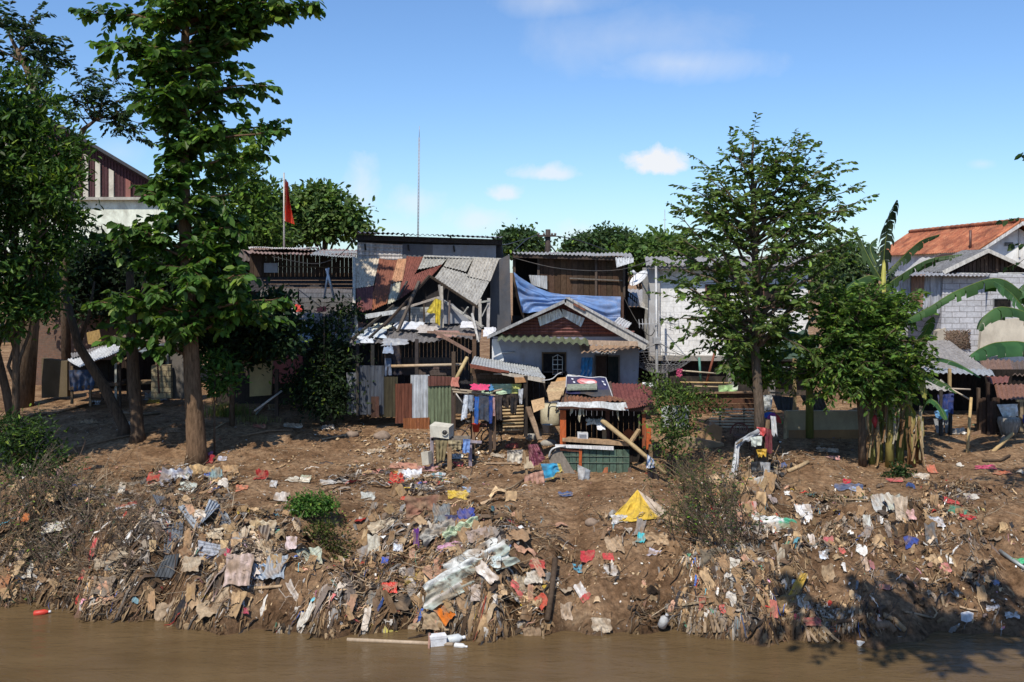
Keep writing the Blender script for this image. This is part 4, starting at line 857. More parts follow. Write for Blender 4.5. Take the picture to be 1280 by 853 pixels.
# ------------------------------------------------------------------ kiosk
def kiosk():
    Y = 30; r = thing('kiosk', 'green plank kiosk with rusty tin roof and orange posts', 'kiosk', tuple(ground_at(752,Y)))
    ry = lambda y: Y+(508-y)/32*1.7-.15
    RS = lambda *p: [P(x,y,ry(y)) for x,y in p]
    part('roof', 'tin', r, lambda m: m.sheet(*RS((760,478),(812,482),(818,498),(764,499)),(.19,.06,.05,.02),.12,.02,.05,.03),'dark red roof sheet at the right')
    part('roof', 'tin', r, lambda m: m.sheet(*RS((758,497),(818,498),(812,506),(783,512)),(.20,.07,.055,.03),.12,.02,.04,.03),'dark red lower roof sheet at the right')
    part('roof', 'tin', r, lambda m: m.sheet(*RS((706,478),(764,478),(768,503),(700,503)),(.12,.08,.06,.1),.12,.02,.03))
    part('roof', 'tin', r, lambda m: m.sheet(*[q+Vector((0,-.05,.03)) for q in RS((700,497),(765,497),(786,506),(697,506))],(.22,.10,.055,.25),.16,.03,.12,.15),'crumbling rusty front sheet')
    part('front_edge', 'tin', r, lambda m: m.sheet(*Q(0,(697,503,Y-.2),(782,503,Y-.2),(786,514,Y-.32),(695,508,Y-.32)),(.52,.54,.54,-.1),.9,.02,.05,.1),'pale bent tin along the front eave')
    for k,(a,b,c,d,cl) in enumerate([((697,476),(709,475),(709,480),(694,481),(.52,.27,.10)),((689,482),(709,480),(707,486),(686,488),(.42,.28,.16)),((686,487),(708,485),(706,492),(683,494),(.44,.30,.17)),((685,492),(706,491),(704,499),(684,497),(.50,.36,.20)),((684,497),(704,496),(700,505),(686,508),(.46,.31,.17))]):
        part('roof_board', 'wood', r, lambda m: m.prism([q+Vector((0,0,.05+.02*k)) for q in RS(a,b,c,d)],(0,.0,.04),cl))
    part('roof_board', 'wood', r, lambda m: m.prism(Q(0,(664,502,31),(680,498,31.2),(681,510,30.6),(667,516,30.6)),(0,.04,.02),(.50,.33,.18)),'board jutting out at the left')
    # body
    OR = (.50,.115,.035)
    for x0,x1,y0,y1,yy,c in ((700,707.5,508,556,Y,OR),(808,814,536,562,Y+.1,OR),(803,807,510,560,Y+.1,(.30,.09,.04)),(811,816,556,604,Y,(.22,.15,.09)),(740,743,512,552,Y+1.2,(.07,.05,.04)),(757,762,508,552,Y+1,(.16,.07,.05))):
        part('post', 'wood', r, lambda m: m.prism(Q(yy,(x0,y0),(x1,y0),(x1,y1),(x0,y1)),(0,.1,0),jit(c,.08)))
    part('eave_beam', 'wood', r, lambda m: m.bar(*Q(Y,(698,510),(816,512)),.1,.12,(.10,.05,.04)))
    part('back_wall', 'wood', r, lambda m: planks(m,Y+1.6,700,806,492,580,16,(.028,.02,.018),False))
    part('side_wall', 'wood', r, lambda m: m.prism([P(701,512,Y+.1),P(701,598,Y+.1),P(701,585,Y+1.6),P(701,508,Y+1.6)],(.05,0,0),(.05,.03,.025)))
    part('counter', 'wood', r, lambda m: m.prism(Q(0,(703,548,Y-.1),(786,553,Y-.1),(786,558,Y-.1),(703,552,Y-.1)),(0,.35,0),(.40,.26,.15)))
    part('lower_rail', 'wood', r, lambda m: m.prism(Q(Y-.14,(694,556),(767,558.5),(767,563),(694,559.5)),(0,.06,0),(.72,.70,.68)))
    def green(m):
        for i in range(11):
            x0 = 696+i*8.3; m.prism(Q(Y-.02+R.uniform(-.01,.01),(x0,562),(x0+7.6,562.5),(x0+7.6,600),(x0,600)),(0,.04,0),jit((.085,.13,.095),.18))
        for y in (570,578): m.prism(Q(Y-.05,(692,y),(786,y+.5),(786,y+1.3),(692,y+.8)),(0,.03,0),(.13,.17,.13))
    part('green_front', 'wood', r, green)
    part('orange_batten', 'wood', r, lambda m: m.prism(Q(Y-.08,(724,561),(727.5,561),(727,583),(723.5,583)),(0,.04,0),OR))
    part('orange_batten', 'wood', r, lambda m: m.prism(Q(Y-.07,(700,561),(726,563),(726,565),(700,563.5)),(0,.03,0),(.42,.15,.08)))
    part('orange_patch', 'wood', r, lambda m: m.prism(Q(Y-.06,(756,585),(760,584),(759,599),(749,599)),(0,.02,0),(.42,.15,.07)))
    part('grey_board', 'wood', r, lambda m: m.prism(Q(0,(686,573,29.9),(698,558,30),(724,600,29.6),(690,602,29.6)),(0,.05,0),(.19,.16,.13)))
    part('board_rim', 'metal', r, lambda m: m.tube(bez(Q(29.85,(686,572),(689,563),(697,559),(707,558)),8),.03,(.55,.55,.53),6))
    part('orange_panel', 'wood', r, lambda m: m.prism(Q(Y+.7,(779,540),(786,536),(795,541),(795,551),(779,551)),(0,.05,0),(.36,.10,.04)))
    part('brace', 'wood', r, lambda m: m.bar(P(788,553,Y-.05),P(799,537,Y+.2),.13,.06,(.36,.25,.14)))
    part('brace', 'bamboo', r, lambda m: m.tube(Q(Y+.2,(799,545),(799,522),(798,518)),.03,(.3,.22,.14),6))
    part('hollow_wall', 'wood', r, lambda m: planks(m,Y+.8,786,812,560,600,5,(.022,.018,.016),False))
    part('shelf_post', 'wood', r, lambda m: m.prism(Q(Y+.3,(753,538),(758,538),(758,551),(753,551)),(0,.1,0),(.26,.20,.12)))
    part('brick_stub', 'red_brick', r, lambda m: m.prism(Q(Y-.05,(785,585),(789,585),(789,598),(785,598)),(0,.3,0),(.3,.15,.1)))
    for a in (((713,511),(717,511),(716,515),(712,519)),((724,511),(727,511),(725,529),(722,524)),((728,511),(730,511),(730,520),(728,519)),((770,512),(773,512),(774,527),(771,520))):
        hang('torn_fringe', None, None, Y-.12, a, (.60,.54,.38), 1, .02, parent=r, n=(4,6))
kiosk()
def banner():
    Y = 30; q = [P(708,476,31.6),P(757,478,31.5),P(766,503,30.35),P(707,497,30.55)]; q = [v+Vector((0,-.05,.14)) for v in q]
    r = thing('banner', 'dark blue printed banner spread on the kiosk roof', 'banner', tuple(q[3]))
    f = cloth_fn(*q, folds=2, depth=.02, nz=.03, seed=4); nrm = (q[3]-q[0]).cross(q[1]-q[0]).normalized()*-1
    if nrm.z < 0: nrm = -nrm
    part('cloth', 'plastic', r, lambda m: m.grid(f,24,18,(.035,.035,.085),True,lambda u,v: (.03,.03,.08) if v < .62 or u < .3 else (.055,.055,.06)))
    def ell(cu,cv,ru,rv,col,lift=.02,name='print'):
        m = MB(); vs = [f(cu,cv)+nrm*lift]+[f(cu+ru*math.cos(2*math.pi*i/22),cv+rv*math.sin(2*math.pi*i/22))+nrm*lift for i in range(22)]
        m.add(vs,[(0,1+i,1+(i+1)%22) for i in range(22)],col); m.build(name,'plastic',r)
    ell(.50,.28,.24,.17,(.62,.20,.20)); ell(.55,.31,.15,.08,(.75,.62,.60),.028); ell(.42,.29,.09,.05,(.70,.40,.38),.034); ell(.5,.57,.2,.1,(.55,.14,.14)); ell(.46,.60,.10,.05,(.6,.35,.33),.028)
    for a,b in ((.12,.12),(.16,.30),(.86,.2),(.88,.34),(.18,.55)):
        part('white_mark', 'plastic', r, lambda m: m.add([f(a,b)+nrm*.022,f(a+.05,b+.02)+nrm*.022,f(a+.055,b+.1)+nrm*.022,f(a+.01,b+.08)+nrm*.022],[(0,1,2,3)],(.68,.68,.72)))
    part('hem', 'plastic', r, lambda m: [m.tube([f(i/12,.0)+nrm*.012 for i in range(13)],.016,(.6,.6,.62),4), m.tube([f(1,i/12)+nrm*.012 for i in range(13)],.016,(.6,.6,.62),4), m.tube([f(0,i/12)+nrm*.012 for i in range(9)],.016,(.6,.6,.62),4)])
    b = MB(); p = [v+Vector((0,-.1,.2)) for v in Q(0,(709,490,30.95),(746,489,30.95),(746,495,30.65),(708,496,30.6))]; b.prism(p,(0,0,.05),(.25,.27,.21)); b.build('board', 'wood', None, 'grey-green board weighing down the blue banner', 'board')
banner()
def kiosk_items():
    r = thing('white_radio', 'small pale grey box with dotted front on the kiosk counter', 'box', tuple(P(728,550,30.1)))
    part('case', 'plastic', r, lambda m: m.prism(Q(30.05,(722,541),(735,541.5),(735,551),(722,550.5)),(0,.2,0),(.62,.62,.62)))
    part('grille', 'plastic', r, lambda m: [m.prism(Q(30.03,(724,543+i*1.6),(733,543.3+i*1.6),(733,544+i*1.6),(724,543.7+i*1.6)),(0,.01,0),(.35,.35,.36)) for i in range(4)])
    rag_on(745, 530, 30.2, 22, 8, (.62,.54,.42), 'bundle', 'cream bundle on the kiosk shelf end', 'bundle', tilt=.6); rag_on(751, 535, 30.1, 10, 10, (.72,.72,.74), 'white_bag', 'white bag hanging under the cream bundle in the kiosk', 'bag', tilt=.6)
    p = thing('bamboo_prop', 'bamboo prop leaning diagonally on the kiosk counter', 'pole', tuple(ground_at(833,29)))
    part('pole', 'bamboo', p, lambda m: m.tube(Q(0,(752,525,30),(790,556,29.7),(832,592,29)),[.075,.07,.06],(.40,.29,.15),8))
    hang('knotted_cloth', 'blue and white cloth knotted round the bamboo prop', 'cloth', 29.2, [(809,568),(817,574),(819,584),(808,586)], (.4,.48,.6), 2, .05, stripe=lambda u,v: (.10,.22,.45) if math.sin(u*14+v*9) > .2 else (.66,.68,.72))
    hang('black_cloth', 'black cloth hanging below the knotted blue cloth', 'cloth', 29.25, [(809,584),(820,584),(825,604),(810,604)], (.02,.02,.025), 2, .05)
    hang('grey_cloth', 'stiff grey-white cloth propped in front of the green kiosk', 'cloth', 29.3, [(722,581),(738,588),(735,616),(723,617)], (.46,.46,.45), 2, .05, stripe=lambda u,v: (.50,.50,.49) if u < .6 else (.34,.37,.40))
    hang('blue_shirt', 'bright blue and yellow shirt spread on a stick left of the kiosk', 'shirt', 29, [(676,580),(700,579),(703,588),(682,605)], (.06,.36,.62), 2, .07, stripe=lambda u,v: (.55,.45,.12) if u > .82 or v > .9 else (.05,.36,.60))
    s = thing('clothes_support', 'low stick rack holding pink and blue clothes left of the kiosk', 'rack', tuple(ground_at(672,29.4)))
    for a in (((655,565,29.6),(659,598,29.4)),((666,592,29.2),(705,590,29.2)),((700,590,29),(703,607,29)),((648,606,28.9),(690,598,29))): part('stick', 'wood', s, lambda m: m.bar(*Q(0,*a),.06,.05,(.34,.23,.13)))
    part('plank', 'wood', s, lambda m: m.prism(Q(0,(655,572,29.6),(662,571,29.6),(668,585,29.4),(655,586,29.4)),(0,.05,0),(.42,.33,.22)))
    hang('pink_flower_cloth', 'dark pink flowered cloth hung left of the kiosk', 'cloth', 29.5, [(660,556),(672,555),(682,574),(662,587)], (.20,.05,.08), 3, .05, stripe=lambda u,v: (.42,.16,.20) if noise.noise((u*14,v*14,2)) > .12 else (.15,.035,.06))
    hang('cream_cloth', 'cream cloth with dark spots draped over the left stick', 'cloth', 29.6, [(634,563),(654,562),(652,579),(634,577)], (.62,.56,.42), 2, .05, stripe=lambda u,v: (.12,.12,.13) if v < .35 and noise.noise((u*9,v*7,5)) > 0 else (.62,.55,.44))
    hang('salmon_cloth', 'salmon pink fringed cloth under the blue shirt', 'cloth', 28.9, [(656,594),(679,588),(682,611),(654,612)], (.56,.32,.24), 4, .06)
kiosk_items()

# ------------------------------------------------------------------ white block house and its yard
def white_house():
    Y = 39; r = thing('white_block_house', 'white block-walled house half hidden by the leafy tree', 'house', tuple(ground_at(900,Y)))
    wall('wall', 'white_block', r, Y, [(824,334),(1010,334),(1010,447),(824,447)], 5)
    wall('corner_column', 'plaster', r, Y-.15, [(811,334),(825,334),(825,450),(812,450)], .3, (.42,.41,.40))
    part('roof', 'tin', r, lambda m: m.sheet(*Q(0,(806,321,43.5),(1012,320,43.5),(1012,333,38.4),(808,332.5,38.4)),(.40,.38,.36,.0),.2,.035,.04))
    part('fascia', 'wood', r, lambda m: m.bar(*Q(38.5,(809,334),(1012,334.5)),.08,.14,(.2,.19,.18)))
    opening('window', r, Y, 883, 906, 357, 382, (.02,.015,.013), (.16,.08,.06)); opening('window', r, Y, 955, 985, 357, 384, (.02,.015,.013), (.16,.08,.06))
    part('ledge', 'plaster', r, lambda m: m.prism(Q(Y-.35,(812,445),(1010,446),(1010,452),(812,451)),(0,.35,0),(.30,.28,.25)))
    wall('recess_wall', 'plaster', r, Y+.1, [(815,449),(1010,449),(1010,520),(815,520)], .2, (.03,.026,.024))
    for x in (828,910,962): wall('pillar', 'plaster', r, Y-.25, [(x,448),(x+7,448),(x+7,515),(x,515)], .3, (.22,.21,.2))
    part('side_panel', 'wood', r, lambda m: m.prism(Q(38.2,(940,447),(1005,412),(1025,432),(1010,450)),(0,.06,0),(.10,.16,.12)),'green and rusty panel leaning on the wall')
white_house()
def yard():
    r = thing('bamboo_line', 'bamboo washing line in the dark recess below the white house', 'washing line', tuple(ground_at(870,36.5)))
    for a,b,c in (((850,478),(914,479),BAMB),((846,463),(895,467),(.5,.42,.3)),((868,483),(900,484),(.45,.34,.2))): part('pole', 'bamboo', r, lambda m: m.tube(Q(36.5,a,b),.032,c,6))
    for x0,y0,x1,y1,c in ((874,447,876,478,(.10,.25,.2)),(895,435,882,482,(.23,.07,.04))): part('prop', 'bamboo', r, lambda m: m.tube(Q(36.6,(x0,y0),(x1,y1)),.045,c,6))
    hang('pink_towel', 'pink cloth hanging in the dark recess', 'laundry', 36.4, [(846,461),(853,461),(853,471),(845,471)], (.62,.10,.22), 1, .03)
    hang('green_towel', 'pale green towel on the bamboo line', 'laundry', 36.3, [(898,482),(923,481),(920,497),(899,496)], (.46,.66,.28), 2, .04, stripe=lambda u,v: (.66,.72,.58) if (u > .7 and v < .4) else (.44,.66,.30))
    hang('white_towel', 'white cloth hanging right of the pale green towel behind the trunk', 'laundry', 36.2, [(952,494),(966,494),(964,512),(954,514)], (.66,.68,.66), 1, .03)
    w = thing('brown_partition', 'dark brown board partition under the washing line', 'partition', tuple(ground_at(905,36)))
    part('boards', 'wood', w, lambda m: planks(m,36,846,950,492,524,5,(.14,.065,.04)))
    part('top_rail', 'wood', w, lambda m: m.bar(*Q(35.9,(846,492),(950,490)),.08,.06,(.25,.16,.1)))
    s = thing('slat_fence', 'cream slat fence behind the round-backed chair', 'fence', tuple(ground_at(920,34)))
    for i in range(7): part('slat', 'bamboo', s, lambda m: m.bar(P(890-(i>2)*3,512+i*3.6,34),P(952,511.5+i*3.8,34),.075,.03,jit((.60,.53,.38),.12)))
    for x in (900,930,948): post('batten', s, x, 510, 538, 34.06, .06, (.2,.15,.1))
    b = thing('ochre_wall_piece', 'low ochre broken wall beside the round-backed chair', 'wall', tuple(ground_at(880,32.6)))
    part('wall', 'plaster', b, lambda m: m.prism(Q(32.6,(862,545),(893,530),(903,535),(901,556),(862,560)),(0,.25,0),(.36,.22,.12)))
    part('rubble_ledge', 'plaster', b, lambda m: m.prism(Q(32.2,(812,560),(866,548),(905,555),(905,567),(812,575)),(0,.5,0),(.33,.24,.15)))
    g = thing('speckled_board', 'pale grey speckled board standing behind the left shrub', 'panel', tuple(ground_at(845,32.6)))
    part('board', 'plaster', g, lambda m: m.prism(Q(32.6,(827,508),(862,507),(861,535),(827,534)),(0,.04,0),(.44,.46,.46)))
    part('edge', 'wood', g, lambda m: m.bar(*Q(32.55,(826,536),(862,537)),.05,.05,(.2,.17,.14)))
    lw = thing('low_wall', 'low mud-stained plaster wall right of the trash-hung post', 'wall', tuple(ground_at(1025,33)))
    part('wall', 'plaster', lw, lambda m: m.prism(Q(33,(984,514),(1092,514),(1092,560),(984,560)),(0,.2,0),(.40,.34,.22)))
    part('edge_post', 'wood', lw, lambda m: m.bar(*Q(32.9,(982,514),(981,562)),.1,.08,(.46,.36,.22)))
    part('mud_band', 'plaster', lw, lambda m: m.prism(Q(32.985,(986,538),(1092,537),(1092,560),(986,560)),(0,.012,0),(.32,.18,.085)))
    z = thing('tilted_sheets', 'stack of dark ribbed sheets leaning behind the low wall', 'sheets', tuple(ground_at(1015,34.5)))
    part('sheet', 'tin', z, lambda m: m.sheet(*Q(34.5,(1000,494),(1028,495),(1036,516),(1012,516)),(.14,.12,.11,.1),.14,.03,.03))
    part('sheet', 'tin', z, lambda m: m.sheet(*Q(34.6,(965,494),(992,497),(990,514),(972,513)),(.10,.10,.11,0),.14,.03,.03))
    p = thing('garden_post', 'pale timber post with grey pots behind the low wall', 'post', tuple(ground_at(993,35.5)))
    part('post', 'wood', p, lambda m: m.bar(*Q(35.5,(993,520),(993,448)),.12,.12,(.42,.30,.15)))
    part('crossbar', 'wood', p, lambda m: m.bar(*Q(35.4,(960,491),(1000,492)),.06,.06,(.3,.22,.14)))
    basin(979, 470, 35.4, .2, .3, (.30,.31,.33), 'grey plastic pot hanging left of the pale timber post', 'pot', 'pot')
    def chair():
        Y = 32.3; c = thing('round_chair', 'cane chair with round slatted back beside the cream slat fence', 'chair', tuple(ground_at(925,Y))); o = P(925,547,Y)
        n_ = 12; rim = [o+Vector((math.cos(t)*.31,.05,.1+math.sin(t)*.36)) for t in [math.pi*i/n_ for i in range(n_+1)]]
        part('back_rim', 'wood', c, lambda m: m.tube(rim,.028,(.20,.09,.07),6))
        for i in range(1,10): part('back_slat', 'wood', c, lambda m: m.tube([o+Vector(((i-5)*.038,0,.08)),rim[12-int(i*1.2)]],.014,(.34,.20,.16),5))
        part('seat', 'wood', c, lambda m: m.prism([o+Vector((math.cos(t)*.28,-.2+math.sin(t)*.24,.06)) for t in [2*math.pi*i/14 for i in range(14)]],(0,0,.05),(.16,.10,.08)))
        for sx in (-1,1):
            for sy in (0,1): part('leg', 'wood', c, lambda m: m.tube([o+Vector((sx*.2,-.35+sy*.3,.06)),o+Vector((sx*.24,-.38+sy*.36,-.38))],.022,(.12,.07,.05),6))
    chair()
    u = thing('umbrella', 'small rainbow-striped umbrella top behind the trash-hung post', 'umbrella', tuple(P(966,527,32.6))); c = P(966,522,32.6); cols = [(.62,.05,.04),(.70,.33,.03),(.68,.62,.05),(.05,.35,.10),(.05,.12,.4),(.3,.05,.25),(.6,.05,.05),(.1,.35,.1)]
    for i in range(8):
        a0,a1 = 2*math.pi*i/8, 2*math.pi*(i+1)/8
        part('canopy_panel', 'cloth', u, lambda m: m.grid(lambda s,t: c+Matrix.Rotation(.35,3,'Y')@Vector((math.cos(a0+(a1-a0)*s)*.36*math.sin(t*1.5),math.sin(a0+(a1-a0)*s)*.36*math.sin(t*1.5),.26*math.cos(t*1.5)-.1)),3,6,cols[i]))
    part('shaft', 'metal', u, lambda m: m.tube([c+Vector((.06,0,.2)),c+Vector((-.12,0,-.45))],.012,(.2,.2,.2),5))
yard()
def trash_post():
    g = ground_at(957,29.5); r = thing('trash_post', 'dead stump hung with rags and plastic by the low wall', 'stump', tuple(g))
    part('stump', 'bark', r, lambda m: m.tube(Q(29.5,(957,612),(956,570),(960,525)),[.12,.1,.06],(.16,.11,.07),8))
    part('branch', 'bark', r, lambda m: [m.tube(Q(0,(957,565,29.5),(930,548,29.3),(920,556,29.2)),[.05,.04,.02],(.2,.15,.1),6), m.tube(Q(0,(958,550,29.5),(948,536,29.3)),[.05,.03],(.2,.15,.1),6), m.tube(Q(0,(956,585,29.5),(925,592,29.2),(900,604,29)),[.04,.03,.015],(.30,.20,.12),6)])
trash_post()
for k,(nm,lb,pts,c,mt) in enumerate([('white_cloth','white trouser-like cloth hanging from the stump branch',[(919,552),(925,556),(923,588),(914,589)],(.72,.73,.74),'cloth'),('grey_cloth','grey cloth stretched along the stump branch',[(920,552),(947,536),(952,541),(922,560)],(.40,.42,.44),'cloth'),
     ('red_bag','red plastic bag on the stump top',[(946,534),(957,535),(958,543),(948,545)],(.62,.10,.10),'plastic'),('maroon_cloth','dark maroon cloth hanging down the stump',[(956,535),(966,538),(965,566),(957,568)],(.16,.035,.05),'cloth'),
     ('yellow_bag','yellow plastic bag stuck low on the stump',[(945,562),(959,561),(958,570),(948,571)],(.62,.38,.05),'plastic'),('pale_bag','whitish plastic shreds wrapped round the stump middle',[(938,547),(953,545),(952,557),(940,558)],(.58,.62,.55),'plastic'),
     ('black_bag','black plastic hanging low on the stump left side',[(938,578),(955,576),(954,596),(940,594)],(.03,.035,.04),'plastic'),('white_shreds','white plastic streamer hanging right of the stump',[(963,520),(970,521),(972,545),(965,545)],(.6,.6,.6),'plastic'),('grey_shreds','long grey plastic streamer at the stump foot',[(950,578),(963,578),(962,604),(953,603)],(.42,.42,.42),'plastic'),
     ('blue_bag','bright blue bag in the trash below the stump',[(948,612),(962,610),(964,627),(950,628)],(.06,.20,.55),'plastic')]):
    hang(nm, lb, 'rag', 29.3-.02*k, pts, c, 2, .06, 'rags on the dead stump', mat=mt, n=(9,9), hem=.12)

# ------------------------------------------------------------------ right: houses
def orange_house():
    r = thing('tiled_house', 'white gabled house with bright orange tiled roof', 'house', tuple(Vector((23.9,47,1.6))))
    zr, ze, y0, y1 = 8.55, 7.12, 46.6, 60; xr, xl, xR = 23.9, 21.75, 26.6
    part('wall', 'plaster', r, lambda m: m.prism([Vector((22.1,47.2,1.5)),Vector((26.2,47.2,1.5)),Vector((26.2,47.2,6.9)),Vector((xr,47.2,8.35)),Vector((22.1,47.2,7.2))],(0,12.4,0),(.82,.81,.78)))
    def slope(m, a, b):
        rows = 20; wv = 60
        def f(u, v):
            y = y0+(y1-y0)*u; t = v; k = (v*rows)%1 if v < 1 else 1
            return Vector((xr+(a-xr)*t, y, zr+(b-zr)*t+.035*(1-abs(math.cos(u*wv*math.pi)))+.05*(k)-.03+.02*noise.noise((u*9,v*6,1))))
        m.grid(f, 240, 60, (.5,.16,.06), True)
    part('roof', 'roof_tiles', r, lambda m: slope(m, xl, ze)); part('roof', 'roof_tiles', r, lambda m: slope(m, xR, 6.8))
    part('ridge_tiles', 'roof_tiles', r, lambda m: m.tube([Vector((xr,y0-.02+i*.3,zr+.06+.02*(i%2))) for i in range(45)],.11,(.45,.15,.06),8))
    for a,b in ((xl,ze),(xR,6.8)): part('barge_board', 'wood', r, lambda m: m.prism([Vector((xr,y0-.05,zr+.02)),Vector((a,y0-.05,b+.02)),Vector((a,y0-.05,b-.14)),Vector((xr,y0-.05,zr-.16))],(0,.05,0),(.62,.60,.58)))
    part('verge_tiles', 'roof_tiles', r, lambda m: [m.tube([Vector((xr,y0,zr+.08)),Vector((xl,y0,ze+.08))],.07,(.4,.15,.06),6), m.tube([Vector((xr,y0,zr+.08)),Vector((xR,y0,6.88))],.07,(.4,.15,.06),6)])
    o = part('vent', 'wood', r, lambda m: m.box(23.35,23.75,47.17,47.19,7.42,7.6,(.10,.10,.10)))
    part('louvre', 'wood', o, lambda m: [m.box(23.35,23.75,47.13,47.165,7.44+i*.055,7.455+i*.055,(.55,.54,.52)) for i in range(3)])
    part('corner_trim', 'plaster', r, lambda m: m.box(24.0,24.08,47.12,47.19,6.9,8.2,(.7,.7,.68)))
    part('vent_pipe', 'metal', r, lambda m: m.tube(Q(48,(1213,316),(1213,288)),.06,(.12,.06,.05),7))
    part('lower_roof', 'tin', r, lambda m: m.sheet(*Q(0,(1150,322,52),(1222,322,50),(1202,341,46),(1128,341,47)),(.58,.56,.52,-.2),.3,.03,.03))
orange_house()
def front_gable_house():
    Y = 44; r = thing('wooden_gable_house', 'grey-roofed wooden gable house below the orange roof', 'house', tuple(ground_at(1240,Y)))
    part('gable', 'wood', r, lambda m: m.prism(Q(Y,(1188,341),(1238,315),(1292,341)),(0,5,0),(.06,.035,.028)))
    part('gable_boards', 'wood', r, lambda m: [m.prism(Q(Y-.04,(x,341),(x,max(318,341-(x-1190)*.5 if x < 1238 else 341-(1290-x)*.5)),(x+4,max(318,341-(x-1186)*.5 if x < 1238 else 341-(1286-x)*.5)),(x+4,341)),(0,.03,0),jit((.075,.05,.04),.3)) for x in range(1196,1284,5)])
    for s in (0,1):
        q = [(1236,312,46),(1236,312,Y-.6),(1178,340,Y-.6),(1178,340,46)] if s == 0 else [(1236,312,Y-.6),(1236,312,46),(1300,340,46),(1300,340,Y-.6)]
        part('roof_slope', 'tin', r, lambda m: m.sheet(P(*q[0][:2],Y-.6)+Vector((0,q[0][2]-Y+.6,0)),P(*q[1][:2],Y-.6)+Vector((0,q[1][2]-Y+.6,0)),P(*q[2][:2],Y-.6)+Vector((0,q[2][2]-Y+.6,0)),P(*q[3][:2],Y-.6)+Vector((0,q[3][2]-Y+.6,0)),(.22,.22,.22,.02),.2,.03,.02))
        part('barge_board', 'wood', r, lambda m: m.prism(Q(Y-.7,(1236,311),(1236,316),*(((1181,343),(1178,339)) if s == 0 else ((1300,345),(1300,340)))),(0,.06,0),(.56,.53,.48)))
    part('post', 'wood', r, lambda m: m.bar(*Q(Y-.1,(1246,320),(1246,341)),.1,.08,(.12,.08,.06)))
    part('tie_beam', 'wood', r, lambda m: m.prism(Q(Y-.5,(1196,341),(1300,343),(1300,352),(1230,349),(1196,344)),(0,.3,0),(.62,.61,.60)))
    wall('lower_wall', 'plaster', r, Y+.1, [(1185,342),(1300,342),(1300,440),(1185,440)], 4, (.10,.09,.085))
front_gable_house()
def block_house():
    Y = 42; r = thing('block_house', 'unplastered grey block house corner with zinc side wall', 'house', tuple(ground_at(1200,Y)))
    part('block_wall', 'grey_block', r, lambda m: m.prism(Q(Y,(1179,344),(1232,344),(1232,446),(1175,452)),(0,3.5,0),(.4,.4,.4)))
    part('zinc_wall', 'tin', r, lambda m: m.sheet(*Q(Y+.1,(1112,346),(1179,341),(1177,392),(1114,392)),(.46,.48,.52,-.02),.32,.03,.05))
    part('zinc_sheet', 'tin', r, lambda m: m.sheet(*Q(Y,(1140,344),(1156,343),(1153,384),(1138,388)),(.30,.17,.11,.2),.16,.03,.04),'rust-brown sheet in the zinc wall')
    part('zinc_sheet', 'tin', r, lambda m: m.sheet(*Q(Y-.03,(1117,352),(1128,351),(1124,386),(1116,386)),(.60,.62,.68,-.2),.3,.03,.03),'whitish sheet in the zinc wall')
    part('side_wall', 'grey_block', r, lambda m: m.prism(Q(Y+1,(1231,344),(1300,344),(1300,402),(1231,402)),(0,.2,0),(.4,.4,.4)))
    opening('window', r, Y+.98, 1242, 1263, 374, 384, (.008,.008,.008), (.3,.3,.31), .03)
    part('roof_edge', 'tin', r, lambda m: m.sheet(*Q(0,(1108,339,46),(1240,339,46),(1236,345,41.5),(1110,345,41.5)),(.36,.36,.37,-.05),.2,.03,.02))
    part('cream_wall', 'plaster', r, lambda m: m.prism(Q(Y-.2,(1228,402),(1300,396),(1300,445),(1224,445)),(0,.2,0),(.56,.50,.40)))
    part('plinth', 'plaster', r, lambda m: m.prism(Q(Y-.1,(1172,414),(1182,410),(1184,446),(1168,446)),(0,.4,0),(.50,.45,.36)))
    part('vine', 'wood', r, lambda m: [m.tube([P(1178+R.uniform(0,36),412+R.uniform(0,26),Y-.06+R.uniform(-.06,0)) for _ in range(3)],.014,jit((.20,.14,.10),.3),4) for _ in range(150)])
    part('slanted_pipe', 'plaster', r, lambda m: m.bar(*Q(Y-.4,(1168,430),(1190,443)),.14,.14,(.62,.60,.58)))
block_house()
